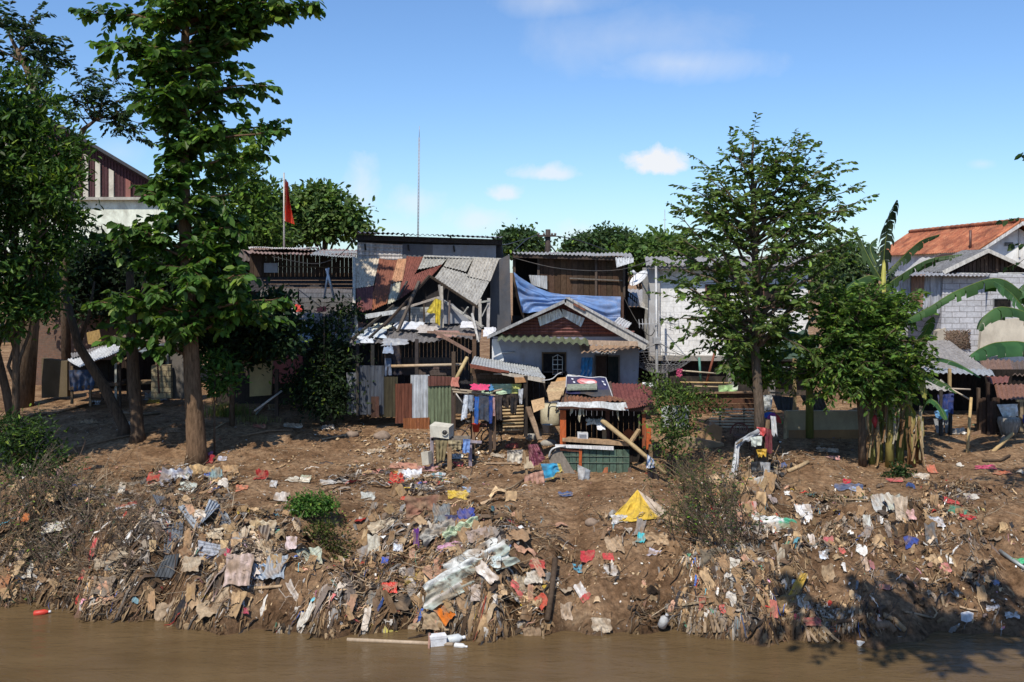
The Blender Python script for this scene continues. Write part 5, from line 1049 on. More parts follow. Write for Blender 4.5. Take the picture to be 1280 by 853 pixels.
def right_shacks():
    r = thing('grey_roof_shack', 'dark open shack with dusty grey sheet roof', 'shack', tuple(ground_at(1195,35)))
    part('roof', 'tin', r, lambda m: m.sheet(*Q(0,(1150,424,40),(1186,426,40),(1242,468,35.4),(1142,463,35.4)),(.34,.32,.30,-.04),.3,.02,.1,.03))
    part('eave_sheet', 'tin', r, lambda m: m.sheet(*Q(0,(1140,459,35.8),(1240,462,35.8),(1244,470,34.6),(1136,466,34.6)),(.40,.43,.46,-.06),.2,.03,.04,.05))
    part('porch_sheet', 'tin', r, lambda m: m.sheet(*Q(0,(1142,474,34.6),(1176,474,34.6),(1192,490,33.4),(1140,486,33.4)),(.46,.44,.41,-.02),.22,.035,.04,.03))
    part('back_wall', 'wood', r, lambda m: planks(m,36.4,1120,1300,462,575,26,(.02,.016,.014),False))
    for x,y0,y1,Y,c in ((1187,461,485,34.2,(.4,.28,.14)),(1176,488,582,33.2,(.05,.045,.04)),(1188,490,580,33.3,(.03,.03,.03)),(1223,485,560,33.6,(.10,.07,.05)),(1235,478,585,33.3,(.05,.03,.022))): post('post', r, x, y0, y1, Y, .09, c)
    part('pole', 'bamboo', r, lambda m: m.tube(Q(33,(1190,487),(1213,500)),.03,(.5,.42,.32),6))
    part('pole', 'bamboo', r, lambda m: m.tube(Q(33.2,(1188,486),(1213,487)),.03,(.45,.36,.28),6))
    part('grey_door', 'plaster', r, lambda m: [m.prism(Q(33.5,(1167,524),(1180,524),(1178,560),(1175,558)),(0,.05,0),(.34,.35,.36)), m.prism(Q(33.5,(1181,523),(1191,521),(1189,548),(1183,556)),(0,.05,0),(.28,.29,.30))])
    part('stool_rack', 'wood', r, lambda m: [m.bar(*Q(33.2,a,b),.07,.06,(.30,.22,.14)) for a,b in (((1186,554),(1199,555)),((1185,562),(1200,562)),((1198,550),(1199,568)),((1186,556),(1185,572)),((1187,568),(1215,571)))])
    part('brown_planks', 'wood', r, lambda m: planks(m,33.4,1224,1250,500,570,6,(.07,.04,.028),False,.04,.3,3))
    part('torn_board', 'wood', r, lambda m: m.prism(Q(33.3,(1214,542),(1226,538),(1225,566),(1219,560)),(0,.04,0),(.26,.16,.10)))
    b = thing('rusty_roof_shack', 'dark shack at the right edge under rusty brown sheets', 'shack', tuple(ground_at(1268,34)))
    part('roof', 'tin', b, lambda m: m.sheet(*Q(0,(1243,481,35),(1305,479,35),(1305,498,33.4),(1248,500,33.4)),(.26,.13,.085,.08),.17,.03,.05,.04))
    part('roof', 'tin', b, lambda m: m.sheet(*Q(0,(1225,450,38),(1264,450,38),(1268,464,36.4),(1230,467,36.4)),(.24,.15,.11,.04),.2,.04,.05,.04),'brown ribbed sheet higher up')
    part('roof', 'tin', b, lambda m: m.sheet(*Q(0,(1262,452,38.4),(1310,452,38.4),(1310,472,36.2),(1266,470,36.2)),(.16,.12,.10,.05),.2,.04,.05,.04),'dark ribbed sheet higher up at the edge')
    part('roof', 'tin', b, lambda m: m.sheet(*Q(0,(1233,470,36.2),(1262,470,36.2),(1260,478,35.2),(1236,480,35.2)),(.25,.10,.08,.06),.2,.03,.05,.04),'small red-brown sheet between the roofs')
    part('beam', 'wood', b, lambda m: m.bar(*Q(33.5,(1270,501),(1305,501)),.08,.08,(.45,.33,.18)))
    part('back_wall', 'wood', b, lambda m: planks(m,35.2,1240,1310,498,590,9,(.025,.018,.015),False))
    post('post', b, 1276, 502, 540, 33.5, .12, (.28,.20,.12)); post('stilt', b, 1271, 558, 582, 32.6, .2, (.40,.28,.16), px1=1276)
    part('low_wall', 'plaster', b, lambda m: m.prism(Q(33.6,(1262,532),(1310,530),(1310,556),(1262,556)),(0,.1,0),(.13,.11,.09)))
    k = thing('woven_basket', 'upturned grey-brown woven basket at the right shack', 'basket', tuple(P(1262,548,33.1))); c = P(1261,534,33.1)
    part('basket', 'bamboo', k, lambda m: m.tube([c+Vector((0,0,-.3)),c+Vector((0,0,-.1)),c+Vector((0,0,.18)),c+Vector((0,0,.32))],[.18,.26,.34,.3],(.26,.24,.21),14))
    part('ribs', 'bamboo', k, lambda m: [m.tube([c+Vector((math.cos(t)*q,math.sin(t)*q,z)) for q,z in ((.19,-.3),(.27,-.1),(.35,.18),(.31,.32))],.012,(.34,.31,.27),4) for t in [2*math.pi*i/16 for i in range(16)]])
right_shacks()
hang('dark_blue_cloth', 'dark blue cloth hanging in the grey-roofed shack', 'cloth', 33.2, [(1172,494),(1192,492),(1191,518),(1173,514)], (.03,.055,.20), 3, .05)
hang('light_blue_cloth', 'light blue cloth hanging below the dark blue one', 'cloth', 33.1, [(1168,514),(1186,512),(1185,524),(1170,523)], (.16,.36,.62), 2, .05)
hang('white_sheet', 'white sheet hung across the right-edge shack front', 'cloth', 33.3, [(1246,506),(1272,505),(1273,521),(1254,522)], (.70,.71,.70), 2, .03)
hang('blue_scrap', 'blue cloth scrap hanging beside the post at the far right edge', 'cloth', 33.3, [(1278,519),(1290,519),(1290,530),(1279,530)], (.04,.05,.22), 1, .03)
for a,b,w_,lb in (((1207,594),(1214,497),.055,'upright bamboo pole in front of the grey-roofed shack'),((1208,595),(1266,542),.07,'thick bamboo pole slanting from the upright pole foot'),((1236,584),(1255,545),.06,'weathered short pole crossing behind the slanting bamboo')):
    r = thing('bamboo_pole', lb, 'pole', tuple(ground_at(a[0],32))); Yb = 31.6 if w_ != .06 else 32.2
    part('pole', 'bamboo', r, lambda m: m.tube([P(*a,Yb),P(*b,Yb+.5)],[w_,w_*.85],BAMB if w_ != .06 else (.26,.20,.15),8))

# ------------------------------------------------------------------ far things
r = thing('flag_pole', 'pole with a limp red and white flag above the roofs', 'flag', tuple(ground_at(355,46)))
part('pole', 'metal', r, lambda m: m.tube(Q(46,(355,330),(355,216)),[.05,.035],(.5,.48,.45),6))
part('flag', 'cloth', r, lambda m: m.grid(lambda u,v: P(354.5+u*(6+8*v)+math.sin(v*3+u*4)*1.5,223+v*52+u*6,46)+Vector((0,.22*math.sin(u*9+v*2),0)),14,18,(.6,.05,.03),True,lambda u,v: (.62,.06,.03) if u+.35*math.sin(v*3.2) > .32 else (.70,.68,.66)))
r = thing('lattice_mast', 'tall thin lattice radio mast far beyond the roofs', 'mast', tuple(ground_at(522,150)))
def lat(m):
    for dx in (-.3,.3):
        m.tube(Q(150,(522,340),(524,170)) if False else [P(522+dx*2.2,340,150),P(524+dx*2.2,172,150)],.05,(.36,.38,.42),4)
    for i in range(40):
        y = 338-i*4.1; k = (340-y)/170*2; m.tube([P(521.3+k,y,150),P(522.7+k,y-4,150)],.035,(.36,.38,.42),3)
part('lattice', 'metal', r, lat); part('top_rod', 'metal', r, lambda m: m.tube([P(524,172,150),P(524.3,158,150)],.04,(.4,.4,.45),4))
r = thing('thin_mast', 'short thin aerial mast on the horizon left of the leafy tree', 'mast', tuple(ground_at(831,110)))
part('rod', 'metal', r, lambda m: m.tube([P(831,340,110),P(831,262,110)],[.07,.03],(.35,.37,.4),4)); part('cross_rod', 'metal', r, lambda m: m.tube([P(829,275,110),P(833,275,110)],.03,(.35,.37,.4),4))
r = thing('utility_pole', 'utility pole with crossarm and stays behind the plank house', 'utility pole', tuple(ground_at(685,52)))
part('pole', 'wood', r, lambda m: m.tube(Q(52,(685,345),(685,287)),[.16,.13],(.07,.055,.05),8))
part('crossarm', 'wood', r, lambda m: m.bar(*Q(51.8,(672,295),(695,295)),.1,.1,(.08,.06,.05)))

for x in (673,680,690,694): part('insulator', 'plastic', r, lambda m: m.tube(Q(51.8,(x,294),(x,291.5)),.06,(.2,.18,.17),6))

part('stay_wire', 'metal', r, lambda m: [m.tube(Q(52,(685,303),(697,318)),.035,(.05,.05,.05),4), m.tube(Q(52,(684,303),(680,318)),.035,(.05,.05,.05),4)])
part('power_line', 'metal', r, lambda m: [m.tube(bez(Q(0,(672,294,51.8),(664,296.5,50),(655,302,48),(640,316,45)),8),.028,(.03,.03,.03),4), m.tube(bez(Q(0,(690,295,51.8),(706,297,53),(730,303,55),(760,314,58)),8),.028,(.03,.03,.03),4)])

for k,(lb,pts) in enumerate((('sagging cable from the plank house roof to the white house corner',[(640,322,39),(700,336,38.5),(770,338,38.3),(812,326,38.4)]),('sagging cable from the utility pole down to the tall patched shack',[(672,294,51.8),(640,304,46),(628,306,40),(622,304,37.6)]),
     ('thin wire slung from the tall patched shack to the long dark house',[(444,300,37.6),(420,322,38.5),(390,330,40),(340,321,41)]),('black cable hanging across the gap beside the gable house',[(780,372,39),(796,402,38),(812,420,38),(820,410,37.4)]),('thin cable from the antenna mast into the leafy tree',[(821,335,37.2),(860,352,36.5),(900,352,35.5),(944,335,29.5)]))):
    b = MB(); b.tube(bez(Q(0,*pts),14),.016,(.03,.03,.03),4); b.build('cable','plastic',None,lb,'cable')
# ------------------------------------------------------------------ trees and plants
def px_limbs(Y, specs):
    return [(t, P(x,y,Y+dy)) for t,x,y,dy in specs]
# big tiered tree on the left
def big_tree():
    b = G(246,578); Y = b.y; tr = [b+Vector((0,0,-.15)), b+Vector((0,0,.35)), P(240,470,Y), P(237,400,Y), P(232,300,Y), P(229,200,Y), P(229,100,Y), P(234,0,Y), P(238,-90,Y)]
    rad = [.42,.32,.26,.23,.2,.18,.15,.11,.05]; ts = [(p.z) for p in tr]
    def tz(py):
        z = P(0,py,Y).z; return float(np.interp(z, ts, np.linspace(0,1,len(tr))))
    env = [(-80,60,70),(0,70,125),(30,85,85),(60,85,75),(90,52,65),(120,60,80),(140,35,75),(155,20,80),(175,8,60),(200,12,50),(225,40,60),(245,55,78),(270,85,65),(300,92,60),(330,65,92),(360,98,85),(385,102,85),(410,85,60)]
    limbs = []
    y = -75
    while y < 408:
        L = np.interp(y,[e[0] for e in env],[e[1] for e in env]); Rr = np.interp(y,[e[0] for e in env],[e[2] for e in env])
        for _ in range(3 if y < 160 or y > 240 else 2):
            a = R.uniform(0,2*math.pi); rr = (Rr if math.cos(a) > 0 else L)*R.uniform(.72,1.06)/F*Y
            cx = np.interp(y,[-90,0,100,200,300,400],[238,234,229,229,232,237])
            c = P(cx,y,Y); limbs.append((max(.1,tz(y+14+R.uniform(0,16))), c+Vector((math.cos(a)*rr, math.sin(a)*rr*.85, -.05+R.uniform(-.15,.12)))))
        y += R.uniform(11,17)
    for x,yy,dy in ((390,6,-.6),(112,14,.3),(352,22,-.2),(350,20,.4),(335,165,-.8),(345,160,.5),(322,195,-.6),(130,57,.2),(318,42,.4),(333,108,-.3),(128,378,-.8),(132,300,-.7),(345,375,-.9),(340,395,.4),(150,425,-.6),(168,290,-1),(300,345,-1.2)): limbs.append((max(.1,tz(yy+22)), P(x,yy,Y+dy)))
    limb_tree('big_tree','tall tree with broad tiered dark green leaves, rising out of the frame on the left',tr,rad,limbs,dict(L=.29,wr=.62,base=(.064,.128,.026),droop=.7,young=.07,flat=.9),mat='leaf_gloss',bark=(.17,.105,.062),ntw=13,start=.18,tlen=.58,nl=12,spread=.8,sag=.05)
big_tree()
r = blob_tree('feathery_tree','yellowish green slender tree behind the big tiered tree',300,48,420,[(296,215,32,40,0),(300,270,48,50,0),(315,300,40,40,.5),(275,320,40,50,0)],.3,(.095,.16,.035),260,32,wr=.4,clump_r=.42)
limb_tree('tall_tree','tall dark tree at the top left corner with an open crown',[ground_at(30,37),P(40,380,37),P(52,250,37),P(62,180,37),P(35,90,37),P(10,40,37)],[.35,.3,.25,.2,.12,.05],
   px_limbs(37,[(.95,15,25,0),(.9,40,22,.8),(.9,70,50,.3),(.85,60,65,-.5),(.8,20,70,.6),(.8,75,75,.8),(.75,-10,95,0),(.75,50,95,-.9),(.7,10,130,.9),(.7,70,130,1),(.95,-10,10,.5),(.85,-25,60,0),(.9,48,45,-1),(.7,-20,150,.5)]),
   dict(L=.24,wr=.45,base=(.028,.055,.025),droop=.4,young=.04),ntw=13,tlen=.7,nl=15)
limb_tree('leaning_tree','slender leaning tree with a loose crown over the warehouse roof',[ground_at(84,40),P(80,330,40),P(92,200,40),P(104,162,40),P(120,150,40)],[.2,.17,.13,.1,.05],
   px_limbs(40,[(.95,100,100,0),(.95,120,90,.5),(.98,150,95,0),(.98,170,115,.5),(.98,185,140,0),(.99,165,160,-.4),(.98,175,178,.3),(.95,95,125,-.5),(.98,140,125,.6),(.99,190,160,.5),(.99,150,145,-.5),(.97,125,115,-.5),(.85,90,140,.5)]),
   dict(L=.22,wr=.42,base=(.030,.06,.028),droop=.5,young=.04),ntw=11,tlen=.6,nl=14)
blob_tree('glossy_tree','dense glossy dark green tree filling the left edge',20,29.5,500,[(20,130,52,40,0),(55,190,45,45,.3),(10,220,60,55,-.3),(70,245,36,40,-.4),(15,310,60,55,-.2),(75,290,30,34,.4),(0,385,46,42,0),(45,365,32,34,.5),(-50,250,50,120,0)],.22,(.052,.105,.022),560,36,wr=.36,clump_r=.28,young=.13,mat='leaf_gloss',trunk_r=.13)
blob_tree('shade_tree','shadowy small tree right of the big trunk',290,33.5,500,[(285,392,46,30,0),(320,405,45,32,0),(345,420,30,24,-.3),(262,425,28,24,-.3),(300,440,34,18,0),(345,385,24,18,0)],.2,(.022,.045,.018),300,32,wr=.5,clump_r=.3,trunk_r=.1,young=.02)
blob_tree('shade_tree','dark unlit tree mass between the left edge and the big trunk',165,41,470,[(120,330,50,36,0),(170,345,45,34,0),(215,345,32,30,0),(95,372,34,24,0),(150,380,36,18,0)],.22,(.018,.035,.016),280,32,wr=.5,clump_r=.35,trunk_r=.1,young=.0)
blob_tree('papaya_shrub','bright fresh green small plant just right of the big trunk',268,31.5,520,[(268,452,20,12,0),(280,462,20,12,0),(262,478,18,11,.2),(285,482,15,9,0)],.22,(.06,.13,.03),46,18,wr=.4,clump_r=.16,trunk_r=.035)
blob_tree('dark_bush','tall dark creeper-covered bush left of the corrugated fence',405,34.3,522,[(415,412,26,26,.6),(398,450,26,30,.3),(425,468,26,34,0),(388,496,26,20,-.2),(418,506,26,14,-.3),(430,388,16,14,.9),(372,480,14,20,.5)],.16,(.018,.034,.013),200,28,wr=.45,clump_r=.3,trunk_r=.06,young=.04,cat='bush')
for x0,y0,x1,y1,x2,y2,Y,rr,lb in ((172,541,167,470,164,410,32.5,.2,'straight bare trunk standing in the shade left of the big tree'),(155,528,128,480,98,432,33,.17,'thin trunk leaning left in the shade'),(22,545,8,490,-4,440,31,.13,'trunk base at the far left edge')):
    g = ground_at(x0,Y); t_ = thing('tree_trunk', lb, 'tree trunk', tuple(g))
    part('trunk', 'bark', t_, lambda m: m.tube([g+Vector((0,0,-.1)),g+Vector((0,0,.25)),P(x1,y1,Y),P(x2,y2,Y),P(x2+(x2-x1)*.6,y2-70,Y+.2)],[rr*1.5,rr*1.1,rr,rr*.85,rr*.6],[(.12,.085,.06)]*5,10))
    part('branch', 'bark', t_, lambda m: m.tube([P(x2,y2,Y),P(x2+14,y2-40,Y+.4),P(x2+20,y2-80,Y+.6)],[rr*.5,rr*.35,rr*.2],(.11,.08,.055),6))
# leafy tree on the right
def right_tree():
    Y = 29.5; b = ground_at(949,Y); tr = [b+Vector((0,0,-.1)),P(949,510,Y),P(944,440,Y),P(946,390,Y),P(944,330,Y),P(942,270,Y),P(940,210,Y),P(941,172,Y)]
    sp = [(1,941,166,0),(.56,848,398,.4),(.56,858,418,-.4),(.55,878,440,.3),(.52,902,458,-.5),(.55,992,428,.6),(.55,1012,440,-.5),(.6,842,372,-.5),(.97,930,188,.3),(.95,960,190,-.2),(.93,984,180,.2),(.93,1003,176,-.1),(.92,915,186,-.2),(.9,912,205,.3),(.9,970,205,.5),(.88,990,215,-.4),(.85,1000,232,.2),(.85,897,222,.1),(.84,900,238,-.5),(.82,1046,216,.1),(.8,1030,225,.4),(.8,1000,250,-.6),(.8,880,243,.2),
          (.75,862,246,.2),(.75,880,262,-.4),(.74,905,262,.6),(.72,1073,253,0),(.72,1060,268,.4),(.7,1050,285,-.4),(.7,1010,270,.7),(.68,990,285,-.9),(.68,855,275,.3),(.66,850,297,-.4),(.66,880,290,.8),(.64,1040,305,.5),(.62,835,310,.2),(.62,830,328,-.3),(.6,860,325,.7),(.6,900,310,-.9),(.6,960,300,-1.1),
          (.58,1055,322,-.2),(.56,1020,330,.7),(.55,1000,345,-.9),(.54,840,350,.3),(.53,865,360,-.6),(.52,900,345,.9),(.5,925,345,-1.1),(.5,970,350,1),(.48,1030,352,0),(.48,1050,345,.5),(.46,875,390,.2),(.45,890,385,-.7),(.44,905,400,.6),(.44,990,385,.6),(.43,1010,375,-.6),(.42,965,400,-.9),(.4,890,420,-.2),(.4,915,425,-.6),(.4,985,415,.4),(.38,1000,400,0),(.36,920,445,.3),(.9,985,186,-.4),(.86,1015,186,.2),(.84,1040,206,-.2),(.86,882,206,.3),(.8,1064,238,.3),(.84,862,236,-.3),(.8,850,262,.3),(.88,1022,203,.3),(.86,888,222,-.3),(.85,1030,245,.2),(.84,1062,262,-.3),(.8,872,262,-.4),(.8,1040,285,.6),(.78,858,285,.5),(.7,1066,300,-.4),(.9,945,225,-.5),(.8,945,260,-.7),(.7,935,300,.8),(.85,960,240,.5)]
    limb_tree('leafy_tree','slender-trunked tree with a wide uneven crown before the white house',tr,[.17,.15,.13,.12,.1,.08,.05,.02],px_limbs(Y,[(max(.3,a-.17+R.uniform(-.03,.03)),b_,c_,d_*1.3) for a,b_,c_,d_ in sp]),dict(L=.175,wr=.5,base=(.105,.162,.045),droop=.35,young=.07,flat=.5),mat='leaf_gloss',bark=(.13,.10,.075),ntw=11,start=.22,tlen=.6,nl=14,spread=1.2,sag=.03)
right_tree()
blob_tree('citrus_shrub','bright yellow-green shrub behind the slender trunk below the leafy crown',945,31.5,510,[(925,440,24,22,0),(955,435,20,18,.2),(940,462,28,20,0),(968,462,16,14,.3),(930,402,22,16,.2)],.2,(.085,.15,.03),80,26,wr=.42,clump_r=.22,trunk_r=.05,young=.2,mat='leaf',cat='shrub')
def round_bush():
    Y = 30.3; bl = [(1110,374,34,20,.2),(1040,386,32,18,-.2),(1076,374,30,16,-.4),(1140,392,20,18,.3),(1065,405,30,18,.2),(1112,405,34,24,.3),(1045,418,36,24,-.3),(1085,435,50,32,-.4),(1020,448,34,24,.3),(998,462,22,14,-.2),(1128,436,32,32,.4),(1060,474,46,26,-.4),(1110,474,40,28,.1),(1015,482,28,14,.3),(1095,500,30,10,-.3),(1150,462,20,22,.4),(1088,392,20,16,.5)]
    g = ground_at(1078,Y); lm = []
    for bx,by,rx,ry,dY in bl:
        for _ in range(max(3,int(rx*ry/72))):
            a = R.uniform(0,6.28); q = R.uniform(.35,1.15); lm.append((R.uniform(.35,.95), P(bx+rx*q*math.cos(a),by-ry*q*math.sin(a),Y+dY+R.uniform(-.9,.7))))
    limb_tree('bushy_tree','broad bushy tree with mixed dark and bright leaves above the banana stems',[g,P(1078,540,Y),P(1074,490,Y),P(1078,445,Y),P(1082,395,Y)],[.13,.11,.1,.07,.04],lm,dict(L=.17,wr=.44,base=(.080,.145,.030),droop=.35,young=.16,flat=.5,var=.42),ntw=13,tlen=.48,nl=13,start=.35,spread=1.1)
round_bush()
blob_tree('grey_green_tree','fine grey-green tree between the leafy tree and the orange roof',1055,47,440,[(1045,322,26,22,0),(1068,330,26,24,0),(1035,350,24,24,0),(1060,360,28,20,0)],.3,(.085,.13,.06),160,30,wr=.35,clump_r=.4,trunk_r=.12)
blob_tree('round_tree','rounded light green tree beyond the white house roof',800,62,340,[(805,318,18,16,0),(830,314,24,18,0),(855,322,22,16,0),(782,325,14,12,0),(845,332,30,12,0)],.32,(.09,.15,.045),240,34,clump_r=.55,trunk_r=.15)
for k,(bl,lb,Y,cl) in enumerate([([(650,303,18,12,0),(640,306,10,10,0),(660,306,9,9,0)],'small round tree top between the tall shack and the utility pole',85,40),([(728,310,11,11,0),(722,318,9,9,0)],'pointed small tree top just right of the utility pole',90,34),
      ([(758,304,17,15,0),(748,314,14,10,0),(768,314,16,10,0)],'highest dome-shaped tree top beyond the plank house roof',90,60),([(783,308,12,12,0),(792,316,12,12,0),(800,324,10,9,0)],'dome-shaped tree top right of the highest one beyond the plank house',92,50)]):
    blob_tree('far_tree', lb, bl[0][0], Y, 345, bl, .36, (.052,.092,.040), cl*3, 40, 'trees beyond the plank house', clump_r=.6, trunk_r=.2)
blob_tree('broad_tree','broad loose-leaved tree beside the flag',405,56,330,[(378,258,22,20,0),(406,252,22,18,0),(430,272,24,20,0),(395,284,34,18,0),(358,287,22,20,0),(450,290,12,10,0),(345,266,12,16,0)],.29,(.095,.155,.048),330,32,clump_r=.45,trunk_r=.2)
blob_tree('slim_tree','slim dark tree left of the flag pole',334,52,330,[(334,252,8,18,0),(330,280,16,24,0),(342,295,14,14,0)],.35,(.045,.08,.035),60,26,clump_r=.35,trunk_r=.1)
blob_tree('leafy_tree','tree added beyond the left frame edge to shade the yard',-130,28,560,[(-120,240,90,90,0),(-70,330,55,60,.5),(-160,130,90,80,0),(-55,200,45,60,-.5),(-100,400,60,50,.8),(-40,120,40,40,.5)],.24,(.05,.10,.022),520,34,wr=.42,clump_r=.36,trunk_r=.25,mat='leaf_gloss')  # off-frame tree added for its shade on the left yard
# shrubs
blob_tree('fern_shrub','leafy shrub in the shade at the left bank edge',35,27.5,600,[(20,560,28,18,0),(45,545,24,20,0),(60,575,22,14,.2),(5,540,20,20,0),(30,585,26,12,-.2)],.15,(.04,.075,.02),110,22,wr=.35,clump_r=.25,trunk_r=.03,young=.08,cat='shrub')
blob_tree('kiosk_shrub','straggly shrub with small leaves at the right side of the kiosk',840,29.4,600,[(838,495,22,20,0),(852,515,20,18,.3),(832,525,16,18,-.2),(850,545,18,16,0),(838,560,14,14,-.2),(825,480,14,12,.2),(862,490,16,14,.5),(880,505,20,14,1)],.12,(.07,.11,.03),125,20,wr=.45,clump_r=.26,trunk_r=.03,young=.08,cat='shrub')
blob_tree('weed_patch_shrub','bright green leafy weed clump on the bank top',388,25.6,645,[(390,628,24,9,0),(375,632,16,7,0),(405,630,14,7,0)],.09,(.07,.15,.03),70,26,wr=.5,clump_r=.14,trunk_r=.012,cat='weeds')
blob_tree('weed_patch_shrub','olive green creeping weeds below the bright weed clump',390,24.9,700,[(385,668,28,14,0),(410,660,20,10,0),(370,690,14,12,0),(420,690,22,16,0)],.07,(.07,.085,.025),80,24,wr=.5,clump_r=.14,trunk_r=.012,cat='weeds')
blob_tree('weed_clump','small dark green weed at the foot of the banana stems',1120,29.5,605,[(1118,594,12,8,0),(1128,588,8,9,0)],.12,(.03,.06,.02),24,20,wr=.45,clump_r=.12,trunk_r=.02,cat='weeds')
blob_tree('weed_patch','dark weed patch in the shaded hollow right of the big trash heap',1060,27,650,[(1055,635,22,8,0),(1075,628,14,7,0),(1035,640,12,6,0)],.09,(.03,.055,.018),40,20,wr=.5,clump_r=.14,trunk_r=.012,cat='weeds')
def grass_tuft(px, py, w, n_, h, col, label):
    g = G(px,py); m = MB()
    for _ in range(n_):
        x = g.x+R.gauss(0,w*.45); y = g.y+R.gauss(0,w*.3); z = h1(x,y); a = R.uniform(0,6.28); l = h*R.uniform(.5,1.2); k = .6*l; s = .012
        d = Vector((math.cos(a),math.sin(a)*.6,0)); p = Vector((x,y,z-.02)); t = Vector((-d.y,d.x,0))*s
        m.add([p-t,p+t,p+d*k*.35+Vector((0,0,l*.7))+t,p+d*k*.35+Vector((0,0,l*.7))-t,p+d*k+Vector((0,0,l*.72))],[(0,1,2,3),(3,2,4)],jit(col,.3))
    m.build('grass_tuft','leaf',None,label,'grass',kind='stuff')
grass_tuft(285,520,.9,420,.55,(.16,.19,.06),'tall pale grass tuft right of the big trunk'); grass_tuft(320,528,.7,200,.3,(.26,.24,.11),'dry straw-coloured grass right of the pale tuft'); grass_tuft(445,510,.25,40,.4,(.08,.2,.04),'small bright sprout under the dark bush by the fence')
grass_tuft(860,640,1.0,200,.35,(.12,.15,.05),'sparse green weeds among the twigs left of the trash heap')
# dry twiggy shrubs
def dry_shrub(px, py, n_, h, lean, col, label, leafn=0, spread=.5, lc=(.06,.10,.03)):
    g = G(px,py); r = thing('dry_shrub', label, 'shrub', tuple(g)); m = MB(); fo = Foliage()
    for _ in range(n_):
        p = g+Vector((R.gauss(0,spread*.5),R.gauss(0,spread*.35),0)); p.z = h1(p.x,p.y)-.03; l = h*R.uniform(.5,1.15)
        d = Vector((R.gauss(lean,.45),R.gauss(0,.3),1)).normalized(); mid = p+d*l*.5; end = p+d*l+Vector((R.gauss(lean*.3,.1)*l,0,-.08*l))
        c = jit(col,.3); m.tube([p,mid,end],[.014,.010,.004],c,4,cap=False)
        for _ in range(4):
            t = R.uniform(.3,.95); q = (p.lerp(mid,t*2) if t < .5 else mid.lerp(end,t*2-1)); e = q+(d+Vector((R.gauss(0,.6),R.gauss(0,.5),R.gauss(.1,.3)))).normalized()*l*R.uniform(.15,.4)
            m.tube([q,e],[.007,.003],c,3,cap=False)
            if leafn: twig_leaves(fo, q, e-q, (e-q).length, max(2,int(leafn*R.random())), .085, .42, lc, .4, .1)
    m.build('stems','wood',r)
    if leafn: fo.build('leaves','leaf',r)
dry_shrub(893,668,36,1.6,-.28,(.14,.10,.065),'large leafless twig shrub left of the trash heap',5,.75); dry_shrub(922,690,30,1.5,-.3,(.11,.08,.055),'dark twig tangle on the left flank of the trash heap',4,.9); dry_shrub(868,612,26,1.1,-.4,(.24,.17,.10),'brown dry stalks leaning left near the bamboo prop foot',4,.5)
dry_shrub(900,635,28,1.4,-.28,(.12,.09,.06),'thin twig shrub just below the round-backed chair',6,.8)
dry_shrub(60,690,110,1.1,.0,(.17,.125,.085),'wide twig tangle at the far left of the bank',3,1.7,(.05,.06,.03)); dry_shrub(150,680,80,.95,.2,(.16,.115,.08),'twig tangle left of the bent zinc sheets',0,1.4); dry_shrub(20,640,30,1.5,.35,(.20,.15,.10),'tall bare stalks at the far left edge',3,.9); dry_shrub(1075,760,26,.6,.3,(.15,.11,.08),'low twig clump by the water right of the trash heap',0,.7)
dry_shrub(70,600,12,1.5,.05,(.22,.16,.11),'few tall bare stems above the far left tangle',0,.5)
